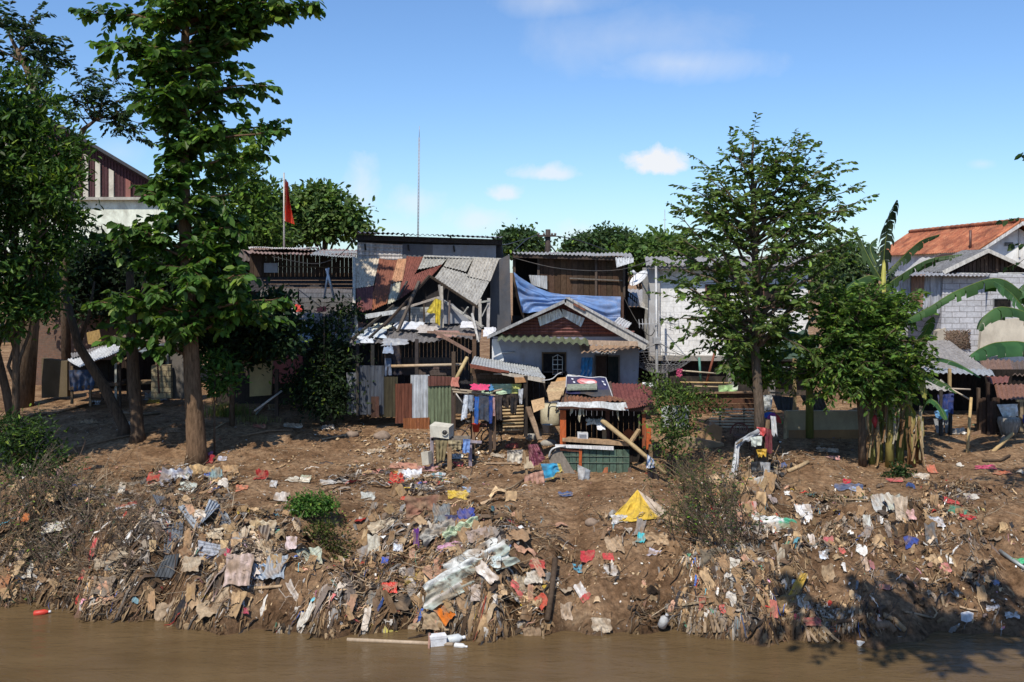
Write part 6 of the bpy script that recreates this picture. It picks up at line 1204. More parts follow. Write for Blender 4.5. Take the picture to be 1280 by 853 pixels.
# bananas
def banana_plants():
    Y = 30.6; r = thing('banana_clump','clump of banana stems with brown hanging dead leaves','banana plant',tuple(ground_at(1118,Y)))
    for x,y0,y1,rr,c in ((1090,500,584,.10,(.26,.30,.08)),(1101,520,582,.07,(.22,.25,.07)),(1112,505,586,.13,(.30,.24,.07)),(1125,500,585,.12,(.20,.26,.07)),(1140,515,585,.12,(.22,.10,.05)),(1149,525,583,.09,(.30,.14,.05))):
        yy = Y+R.uniform(-.3,.3); g = ground_at(x,yy); part('stem', 'stem', r, lambda m: m.tube([g+Vector((0,0,-.1)),g.lerp(P(x,y0,yy),.5),P(x,y0,yy)],[rr*1.1,rr*.95,rr*.75],[jit(c,.15),jit(c,.15),jit((.25,.27,.08),.2)],10))
    def dead(m):
        for i in range(44):
            x = R.uniform(1086,1158); y = R.uniform(490,545); yy = Y-.25+R.uniform(-.2,.15); l = R.uniform(18,46); c = jit(R.choice([(.30,.20,.10),(.36,.28,.17),(.22,.13,.06),(.30,.27,.09),(.42,.36,.26)]),.2); w = R.uniform(2,5)
            m.grid(lambda u,v: P(x+(u-.5)*w*(1-.5*v)+3*math.sin(v*2+i),y+v*l,yy)+Vector((0,.05*math.sin(u*6+v*5+i),0)),4,7,c,True)
    part('dead_leaves', 'stem', r, dead)
    part('red_bud', 'stem', r, lambda m: m.tube([P(1094,519,Y-.3),P(1093,526,Y-.32),P(1094,535,Y-.33)],[.04,.1,.02],(.45,.04,.05),8))
    def lf(m):
        banana_leaf(m,[P(1150,520,Y),P(1160,500,Y-.1),P(1172,505,Y-.3),P(1183,525,Y-.6)],.5,.2,(.05,.13,.05)); banana_leaf(m,[P(1135,510,Y),P(1128,485,Y),P(1150,470,Y-.3),P(1170,480,Y-.5)],.5,.4,(.05,.10,.04)); banana_leaf(m,[P(1148,560,Y-.2),P(1146,525,Y-.3),P(1136,505,Y-.4),P(1128,512,Y-.5)],.16,.1,(.28,.27,.07))
        banana_leaf(m,[P(1112,510,Y),P(1140,480,Y+.3),P(1150,462,Y),P(1156,500,Y-.3)],.45,.5,(.30,.29,.08))
    part('leaf', 'leaf', r, lf)
    b = thing('banana_tree','tall banana with a dark rolled leaf sticking up beside the orange roof','banana plant',tuple(ground_at(1100,34))); Yb = 34
    part('stem', 'stem', b, lambda m: m.tube([ground_at(1100,Yb),P(1101,460,Yb),P(1103,390,Yb),P(1105,325,Yb)],[.2,.17,.13,.06],[(.18,.20,.06),(.24,.27,.08),(.34,.34,.07),(.36,.34,.08)],9))
    for path,w_,tr_,c in (([(1104,345,34),(1106,310,33.9),(1112,276,33.7),(1121,250,33.2)],.75,.85,(.035,.05,.035)),([(1105,345,34),(1125,325,34),(1150,302,33.6),(1175,293,33)],.45,.95,(.05,.08,.035)),([(1104,360,34),(1125,345,33.8),(1160,325,33),(1203,318,32.5)],.6,.9,(.055,.10,.04)),
                        ([(1102,350,34),(1090,330,34),(1075,300,34.2),(1066,282,34.4)],.5,.95,(.045,.075,.03)),([(1103,350,34),(1085,345,33.6),(1060,360,33),(1050,385,32.8)],.55,.7,(.05,.10,.035)),([(1106,350,34),(1095,330,34.5),(1088,310,35),(1096,298,35.4)],.5,.7,(.04,.075,.035)),
                        ([(1104,370,34),(1120,368,33.6),(1140,375,33),(1150,400,32.8)],.55,.6,(.05,.10,.035)),([(1103,375,34),(1112,345,34.5),(1118,335,35),(1122,330,35.2)],.4,.8,(.03,.05,.03)),([(1102,380,34),(1080,380,33.5),(1055,400,33),(1045,430,32.6)],.6,.5,(.05,.11,.04))):
        part('leaf', 'leaf', b, lambda m: banana_leaf(m,[P(*q) for q in path],w_,tr_,c,.8 if tr_ > .8 else .5,34,(1,0,.1) if path[-1][1] < 300 else None))
    e = thing('banana_tree','banana plant at the right edge arching long leaves over the block house','banana plant',tuple(ground_at(1345,31))); 
    part('stem', 'stem', e, lambda m: m.tube([ground_at(1345,31),P(1343,500,31),P(1335,440,31)],[.2,.18,.12],(.2,.24,.07),9))
    for path,w_,tr_,c,sd in (([(1330,460,31),(1305,400,30.8),(1255,350,30.5),(1200,362,30.2),(1160,385,30),(1128,402,29.8)],.62,.75,(.05,.11,.035),None),([(1325,450,31),(1290,400,30.6),(1265,368,30.3),(1242,352,30)],.75,.45,(.06,.14,.05),(.8,0,.4)),
                          ([(1330,460,31),(1295,400,30.5),(1255,384,30),(1232,394,29.7),(1222,412,29.5)],.62,.5,(.055,.12,.045),None),([(1330,470,31),(1290,432,30.5),(1250,428,30),(1225,436,29.7),(1212,445,29.5)],.7,.15,(.045,.12,.05),None),
                          ([(1330,470,31),(1310,380,31),(1290,350,30.8),(1268,372,30.5)],.8,.2,(.05,.12,.045),None)):
        part('leaf', 'leaf', e, lambda m: banana_leaf(m,[P(*q) for q in path],w_,max(tr_,.35),c,.4 if sd else 1.1,36,sd))
    f = thing('leaning_banana','young banana with broad leaves in front of the grey-roofed shack','banana plant',tuple(ground_at(1132,32)))
    part('stem', 'stem', f, lambda m: m.tube([ground_at(1132,32),P(1136,500,32),P(1142,460,32)],[.14,.12,.08],(.2,.24,.07),8))
    for path,w_,tr_,c in (([(1142,462,32),(1165,448,31.6),(1195,454,31),(1226,472,30.6)],.6,.12,(.05,.13,.055)),([(1140,465,32),(1150,430,31.8),(1160,408,31.5),(1166,396,31.3)],.6,.2,(.05,.12,.04)),([(1142,465,32),(1160,470,31.5),(1180,480,31),(1196,492,30.7)],.5,.4,(.05,.10,.04)),([(1140,470,32),(1120,440,31.8),(1105,430,31.4),(1090,440,31)],.6,.4,(.05,.11,.04))):
        part('leaf', 'leaf', f, lambda m: banana_leaf(m,[P(*q) for q in path],w_,tr_,c,.25,30))
banana_plants()
banp = thing('banana_plant','shaded banana leaves among the shrubs right of the slender trunk','banana plant',tuple(ground_at(1012,33)))
part('stem','stem',banp,lambda m: m.tube([ground_at(1012,33),P(1012,470,33),P(1008,440,33)],[.14,.12,.08],(.16,.18,.05),8))
for path,w_ in (([(1008,445,33),(1000,420,32.8),(985,415,32.5),(965,425,32.2)],.5),([(1008,445,33),(1015,420,32.8),(1030,425,32.5),(1042,445,32.3)],.55),([(1008,445,33),(990,435,32.7),(975,445,32.4),(962,465,32.2)],.5),([(1008,440,33),(1008,410,33),(1018,395,33),(1030,398,33)],.5)):
    part('leaf','leaf',banp,lambda m: banana_leaf(m,[P(*q) for q in path],w_,.3,(.04,.09,.035),.3,26))
# tree of the near bank whose shade falls on the lower right water; it stays out of frame
def near_tree():
    b = Vector((15.5,7.5,h1(15.5,7.5))); tr = [b,Vector((15.2,8.3,4)),Vector((14.2,9.5,8.5)),Vector((12.3,10.2,11.3)),Vector((9.3,11.2,12)),Vector((6,12,12.4))]
    limbs = [(.98,(3.6,11.8,12.2)),(.95,(4.8,13.2,12.1)),(.93,(5.8,10.8,12.6)),(.9,(6.4,13.6,12)),(.9,(7.6,10.4,12.8)),(.86,(7.8,13.8,12.2)),(.84,(9.4,12.4,12.3)),(.95,(4.6,10.8,12.9)),(.92,(5.4,12.2,13.2)),(.97,(3.0,12.6,12.4)),(.88,(8.4,12.8,12.8)),(.85,(6.8,12.2,11.9))]
    limb_tree('overhanging_tree','unseen near-bank tree whose shade falls on the lower right water',tr,[.5,.42,.34,.25,.17,.08],limbs,dict(L=.34,wr=.6,base=(.035,.065,.02),droop=.5,young=.05),ntw=9,tlen=.9,nl=12,spread=1.1)
near_tree()
limb_tree('leafy_branch_tree','dark leaf tips poking in at the right frame edge',[ground_at(1420,24),P(1410,420,24),P(1380,330,24),P(1350,270,24)],[.2,.16,.1,.05],px_limbs(24,[(.95,1278,274,0),(.9,1300,255,.3),(.9,1310,290,-.3),(.95,1330,240,.2),(.95,1273,330,.2),(.8,1310,320,0),(.9,1300,200,0),(.95,1340,180,.4)]),dict(L=.22,wr=.5,base=(.03,.06,.02),droop=.6,young=.03),ntw=5,tlen=.5,nl=10)
# ------------------------------------------------------------------ flood debris: the uncountable mass
def proj(x, y, z): return 640+x/y*F, HZ+(CZ-z)/y*F
def sample(n, base=0., ylo=21.8, yhi=31, dfun=density, mx=1.4):
    X = []; Y = []; c = 0
    while c < n:
        y = NR.uniform(ylo,yhi,6000); x = NR.uniform(-.56,.56,6000)*y; z = H(x,y); px,py = proj(x,y,z)
        cl = np.clip(.75+1.5*_pn(x*.9+7,y*1.1+3)+.8*_pn(x*2.3+1,y*2.7),.08,1.6); k = (NR.random(6000)*mx < (dfun(px,py)**1.5+base)*cl)&(z > WZ+.0); X.append(x[k]); Y.append(y[k]); c += k.sum()
    return np.concatenate(X)[:n], np.concatenate(Y)[:n]
PAL = np.array([(.50,.35,.20),(.34,.22,.115),(.22,.13,.068),(.125,.072,.038),(.045,.032,.024),(.26,.24,.22),(.66,.60,.52),(.48,.27,.18),(.03,.03,.035),(.50,.05,.04),(.05,.12,.38),(.10,.28,.18),(.55,.38,.06),(.10,.35,.42),(.55,.25,.30)])
PW = np.array([.15,.20,.21,.16,.10,.06,.055,.035,.05,.009,.007,.004,.005,.004,.006]); PW = PW/PW.sum()
def pal(n, w_=PW):
    return PAL[NR.choice(len(PAL), n, p=w_)]*NR.normal(1,.18,(n,1)).clip(.5,1.5)
def clpal(x, y, ww):
    """colours that drift from place to place, so the heaps have matted patches"""
    n = len(x); c = pal(n, PW if ww is None else ww)
    if ww is None:
        t = _pn(x*1.3+5,y*1.5)+.5*_pn(x*3.1,y*2.7+2); c = c*np.clip(1+.75*t,.45,1.5)[:,None]
        g = np.clip(_pn(x*.9,y*1.1+8)*1.2,0,.6)[:,None]; m_ = c.mean(1,keepdims=True); c = c*(1-g)+m_*np.array([[.95,1,1.03]])*g
    return c
def wetness(z): return np.clip((z-WZ)/.45,.0,1)*.6+.4
def strips(name, n, l0, l1, w0, w1, ang, spread, lift, label, base=0., dens=density, curl=.25, ww=None, ylo=21.8, yhi=31):
    x, y = sample(n, base, ylo, yhi, dens); K = 7
    fld = 1.3*(_pn(x*.8+2,y*.9)+.5*_pn(x*1.9,y*1.7+4)); a = ang+fld+NR.normal(0,spread,n); L = NR.uniform(l0,l1,n)*NR.uniform(.4,1.2,n); W = w0+(w1-w0)*NR.random(n)**2.5
    px = np.zeros((n,K)); py = np.zeros((n,K)); cx, cy = x.copy(), y.copy(); da = NR.normal(0,curl*.5,n)
    for k in range(K):
        px[:,k] = cx; py[:,k] = cy; aa = a+da*k+NR.normal(0,.12,n); s_ = .55+.45*NR.random(n); cx = cx+np.cos(aa)*L/K*s_*.9; cy = cy+np.sin(aa)*L/K*s_*.75
    t = np.linspace(0,1,K)[None]; h0 = NR.uniform(0,lift,n)[:,None]
    pz = np.maximum(H(px,py), WZ-.1)+.015+h0*np.sin(np.pi*(.15+.7*t))+NR.normal(0,.02,(n,K))
    ddx = np.gradient(px,axis=1); ddy = np.gradient(py,axis=1); nn = np.sqrt(ddx**2+ddy**2)+1e-6; ux,uy = -ddy/nn, ddx/nn
    rl = NR.normal(0,.7,n)[:,None]+NR.normal(0,.25,(n,K)); w_ = (W[:,None]*(.55+.45*np.sin(np.pi*(.1+.8*t)))*NR.uniform(.7,1.25,(n,K)))
    V = np.zeros((n,K,3,3)); c_ = np.cos(rl); s_ = np.sin(rl)
    for j,o in enumerate((-1,0,1)):
        V[:,:,j,0] = px+ux*o*w_*c_; V[:,:,j,1] = py+uy*o*w_*c_; V[:,:,j,2] = pz+np.abs(o)*w_*(-.35)+o*w_*s_*.9
    idx = np.arange(n)[:,None,None]*K*3; kk = np.arange(K-1)[None,:,None]*3; jj = np.arange(2)[None,None,:]
    q = (idx+kk+jj).reshape(-1); f = np.stack([q,q+1,q+4,q+3],1)
    C = np.concatenate([np.repeat(clpal(x,y,ww)[:,None,:],K*3,1)*NR.normal(1,.07,(n,K*3,1))*wetness(V[:,:,:,2].reshape(n,K*3))[:,:,None], np.zeros((n,K*3,1))],2)
    npobj(name, V.reshape(-1,3), f, C.reshape(-1,4), 'rags', None, True, label=label, cat='debris', kind='stuff')
def crumples(name, n, s0, s1, label, base=0., dens=density, flat=1., ww=None, mat='rags', ylo=21.8, yhi=31, K=7, ang=None):
    """limp pieces of cloth and film: rounded outlines, folds running one way"""
    x, y = sample(n, base, ylo, yhi, dens); g = np.linspace(-1,1,K); gu, gv = np.meshgrid(g,g); gu = gu.ravel()[None]; gv = gv.ravel()[None]
    s_ = s0+(s1-s0)*NR.random(n)**1.8; asp = NR.uniform(.22,.85,n)[:,None]; a = NR.uniform(0,6.28,n) if ang is None else ang+NR.normal(0,.6,n)
    p1,p2,p3 = [NR.uniform(0,6.28,(n,1)) for _ in range(3)]; th = np.arctan2(gv,gu)
    rad = (1-.24*np.abs(gu*gv))*(1+.16*np.sin(2*th+p1)+.10*np.sin(3*th+p2)+NR.normal(0,.035,(n,K*K)))
    bend = NR.normal(0,.35,(n,1)); S_ = s_[:,None]
    u = gu*rad*S_*.5; v = (gv*rad*asp+bend*gu**2*.5)*S_*.5; ca,sa = np.cos(a)[:,None],np.sin(a)[:,None]
    X = x[:,None]+u*ca-v*sa; Y = y[:,None]+(u*sa+v*ca)*.8
    fq = NR.uniform(2.5,6,(n,1)); fold = np.sin(gv*fq+p3+.8*np.sin(gu*2+p1))*.10+np.sin(gu*2.2+p2)*.10
    Z = np.maximum(H(X,Y),WZ-.05)+.015+flat*S_*(np.abs(fold+.08)+np.abs(NR.normal(0,.05,(n,K*K)))+NR.uniform(0,.25,(n,1))*(1-gu**2))
    V = np.stack([X,Y,Z],2).reshape(-1,3); k = np.arange(K-1); q0 = (k[:,None]*K+k[None]).ravel(); q = (np.arange(n)[:,None]*K*K+q0[None]).ravel(); f = np.stack([q,q+1,q+1+K,q+K],1)
    c = clpal(x,y,ww)[:,None,:]*(1+.25*np.sin(gv*3+p2)[:,:,None]*NR.random((n,1,1)))*NR.normal(1,.08,(n,K*K,1))*wetness(Z)[:,:,None]
    npobj(name, V, f, np.concatenate([c.clip(0,.9), np.zeros((n,K*K,1))],2).reshape(-1,4), mat, None, True, label=label, cat='debris', kind='stuff')
def twigs(name, n, l0, l1, r0, r1, label, dens=density, base=0., up=.35, ang=.6, spread=1.0, cols=((.20,.14,.09),(.30,.22,.14),(.10,.075,.05),(.40,.32,.22)), ylo=21.8, yhi=31):
    x, y = sample(n, base, ylo, yhi, dens); L = NR.uniform(l0,l1,n)*NR.uniform(.5,1.2,n); a = ang+NR.normal(0,spread,n)+np.pi*(NR.random(n) < .5); el = np.abs(NR.normal(0,up,n))
    p0 = np.stack([x,y,H(x,y)+NR.uniform(-.04,.08,n)],1); d = np.stack([np.cos(a)*np.cos(el),np.sin(a)*np.cos(el)*.8,np.sin(el)],1); p2 = p0+d*L[:,None]
    p2[:,2] = np.maximum(p2[:,2], H(p2[:,0],p2[:,1])+.02); p1 = (p0+p2)/2+NR.normal(0,.05,(n,3))*L[:,None]; p1[:,2] = np.maximum(p1[:,2], H(p1[:,0],p1[:,1])+.01)
    s_ = unit(np.cross(d, np.array([[0,0,1.]])+1e-4)); t_ = np.cross(s_, d); r = NR.uniform(r0,r1,n)[:,None]
    V = np.zeros((n,3,3,3))
    for k,(p,m_) in enumerate(((p0,1),(p1,.8),(p2,.4))):
        for j in range(3): V[:,k,j] = p+(s_*math.cos(j*2.094)+t_*math.sin(j*2.094))*r*m_
    f = []
    b = np.arange(n)*9
    for k in range(2):
        for j in range(3): f.append(np.stack([b+k*3+j,b+k*3+(j+1)%3,b+k*3+3+(j+1)%3,b+k*3+3+j],1))
    c = np.array(cols)[NR.integers(0,len(cols),n)]*NR.normal(1,.2,(n,1)).clip(.5,1.6); C = np.concatenate([np.repeat(c[:,None],9,1),np.zeros((n,9,1))],2).reshape(-1,4)
    npobj(name, V.reshape(-1,3), np.concatenate(f), C, 'wood', None, False, label=label, cat='driftwood', kind='stuff')
GAP = lambda px,py: np.clip(density(px,py),0,.9)
def left_d(px,py): return density(px,py)*(px < 720)
def right_d(px,py): return density(px,py)*(px >= 720)
def edge_d(px,py): return np.exp(-((py-(760+35*np.exp(-((px-640)/400)**2)))/24)**2)*np.where((px < 690)|((px > 790)&(px < 1090)),1.0,.12)
def litter_d(px,py): return np.where((py > 520)&(py < 790),.25+.75*density(px,py),0)*np.where((px > 60)&(px < 470)&(py < 575),.25,1)
strips('flood_debris',4200,.25,1.2,.008,.10,-2.45,.35,.16,'tangled muddy strips of cloth and plastic on the left and middle bank heaps',0,left_d)
strips('flood_debris',3000,.2,.85,.008,.09,-1.75,.4,.14,'tangled muddy strips of cloth and plastic on the right bank heap',0,right_d)
strips('flood_debris',1700,.15,.7,.008,.07,-1.85,.4,.1,'muddy strips hanging down the bank edge to the water',0,edge_d,.12,PW*np.array([1.4,1.4,1.6,1.4,1,.6,.3,.7,1,.2,.2,.1,.2,.1,.2])/np.sum(PW*np.array([1.4,1.4,1.6,1.4,1,.6,.3,.7,1,.2,.2,.1,.2,.1,.2])),21.5,25.5)
strips('flood_debris',5200,.2,1.0,.004,.03,-2.3,.4,.14,'fine stringy plastic and straw matted through the left and middle heaps',0,left_d)
strips('flood_debris',4200,.2,.8,.004,.028,-1.75,.4,.14,'fine stringy plastic and straw matted through the right heap',0,right_d)
crumples('flood_debris',520,.14,.42,'larger crumpled cloth and plastic rubbish in the bank heaps')
crumples('flood_debris',3000,.05,.24,'crumpled cloth and plastic rubbish heaped on the bank')
LW = np.array([.24,.2,.16,.06,.02,.09,.16,.05,.01,.012,.008,.005,.005,.005,.008]); LW = LW/LW.sum()
crumples('litter',8000,.025,.10,'small pale litter scattered over the muddy bank',0.05,litter_d,.6,LW,'plastic',21.9,36,4)
crumples('leaf_litter',9000,.02,.08,'dry leaves and crumbs of rubbish over the bare soil',.6,lambda px,py: np.where((py > 490)&(py < 800),.4,0),.8,np.array([.3,.3,.18,.08,.02,.04,.06,.02]+[0]*7),'rags',21.9,38,4)
crumples('clods',6500,.025,.12,'clods of earth and stones on the muddy bank',.25,lambda px,py: np.where((py > 500)&(py < 800),.3,0),.9,np.array([.02,.14,.44,.36,.04]+[0]*10),'rags',21.8,37,4)
twigs('driftwood_twigs',3600,.2,.9,.004,.012,'twigs and sticks washed into the bank heaps',density)
twigs('driftwood_twigs',1700,.25,1.1,.004,.011,'twig tangle on the left end of the bank',lambda px,py: np.exp(-((px-90)/130)**2-((py-680)/70)**2)*1.4,0,.5,1.2,1.2)
twigs('driftwood_twigs',2000,.2,.7,.004,.010,'dry twigs and straw strewn over the terrace',lambda px,py: np.where((py > 500)&(py < 700),.5,0),0,.12,.2,1.4,ylo=25,yhi=36)

# ------------------------------------------------------------------ single pieces in the debris
def rag(px, py, w, h, col, label, name='rag', cat='rag', mat='cloth', rot=0., alpha=48, lump=.5, stripe=None, group=None, lift=.03, folds=3.5, n=(22,18), out=.32):
    """a piece of cloth or plastic draped over the heap; w, h its size in photograph pixels"""
    g = G(px,py); k = g.y/F; a = math.radians(alpha); sd = R.uniform(0,99); W = w*k; Hh = h*k/math.sin(min(1.5,a+.18)); cr,sr = math.cos(rot),math.sin(rot); m = MB()
    U = Vector((1,0,0)); Vv = Vector((0,math.cos(a),math.sin(a))); Nn = U.cross(Vv)*-1
    if Nn.y > 0: Nn = -Nn
    def f(u, v):
        x = (u-.5); y = (v-.5); e = 1+out*noise.noise((x*2.4+sd,y*2.4,sd)); x *= W*e; y *= Hh*e
        xx = x*cr-y*sr; yy = x*sr+y*cr
        p = g+U*xx+Vv*yy+Nn*((.11 if density(np.array([px]),np.array([py]))[0] > .3 else .04)+lump*.22*min(W,1)*abs(noise.noise((u*3+sd,v*3,sd)))+lump*.10*min(W,1)*noise.noise((u*7,v*7+sd,sd))+.055*lump*min(1,W*1.5)*math.sin((u+.5*v)*folds*6.28+sd+2*noise.noise((u*2,v*2,sd))))
        p.z = max(p.z, h1(p.x,p.y)+lift); return p
    def cf(u, v):
        c = stripe(u, v) if stripe else col; k = max(0,min(.75,.16+1.3*noise.noise((u*2.6+sd,v*2.6,sd*.7)))); d = 1+.25*noise.noise((u*6,v*6+sd,2))
        return tuple((a*(1-k)+b_*k)*d for a,b_ in zip(c[:3],(.27,.185,.115)))
    m.grid(f, n[0], n[1], col, True, cf)
    return m.build(name, mat, None, label, cat, group)
def zinc(pts, dY, col, label, pitch=.09, along=False, bend=.06, name='zinc_sheet'):
    """a torn piece of corrugated sheet; pts = four pixel corners, dY depth offsets from the ground under the lowest corner"""
    lo = max(pts, key=lambda q: q[1]); g = G(*lo); q = [P(p[0],p[1],g.y+d) for p,d in zip(pts,dY)]
    if along: q = [q[1],q[2],q[3],q[0]]
    m = MB(); m.sheet(*q,col,pitch,.02,bend,.06); return m.build(name,'tin',None,label,'metal sheet')
zinc([(205,655),(230,651),(225,692),(203,695)],(.5,.5,0,0),(.13,.15,.18,-.1),'dark blue-grey corrugated sheet hanging upright in the left heap')
zinc([(206,695),(224,692),(216,724),(192,722)],(.2,.2,0,0),(.08,.09,.10,-.05),'nearly black sheet below the upright corrugated one')
zinc([(222,634),(231,631),(252,661),(243,664)],(.5,.5,0,0),(.30,.33,.36,-.1),'narrow grey corrugated strip slanting right in the left heap')
zinc([(262,624),(276,632),(262,645),(248,659)],(.5,.6,.1,0),(.30,.34,.39,-.15),'folded grey sheet standing like a tent, left half coloured as sunlit')  # light and shade of the fold are put into the two sheet colours
zinc([(262,624),(272,628),(288,663),(276,664)],(.5,.4,0,.1),(.09,.10,.12,-.1),'folded grey sheet standing like a tent, right half coloured as shaded')
zinc([(276,634),(284,642),(292,660),(284,662)],(.4,.3,0,.1),(.26,.29,.33,-.1),'grey sheet sliver right of the tent-like folded sheet')
zinc([(247,675),(279,682),(272,703),(248,705)],(.3,.3,0,0),(.36,.38,.42,-.12),'pale sheet with level ribs in the middle of the left heap',.1,True)
zinc([(272,742),(316,738),(310,756),(274,752)],(.4,.4,0,0),(.30,.32,.35,-.1),'ribbed grey sheet lying level near the water',.1,True)
zinc([(190,618),(206,622),(216,640),(202,642)],(.3,.3,0,0),(.10,.11,.13,0),'small dark sheet leaning at the top of the left heap')
def stick(pts, rad, col, label, name='stick', cat='stick', mat='wood', lift=.06):
    q = [G(*p)+Vector((0,0,lift)) for p in pts]
    m = MB(); m.tube(q, [rad]*len(q), jit(col,.1), 7); return m.build(name,mat,None,label,cat)
W_ = (.70,.69,.66)
ST = lambda a,b,k,ph=0.,vv=0.: (lambda u,v: a if math.sin((u*k+v*vv+ph)*6.28) > 0 else b)
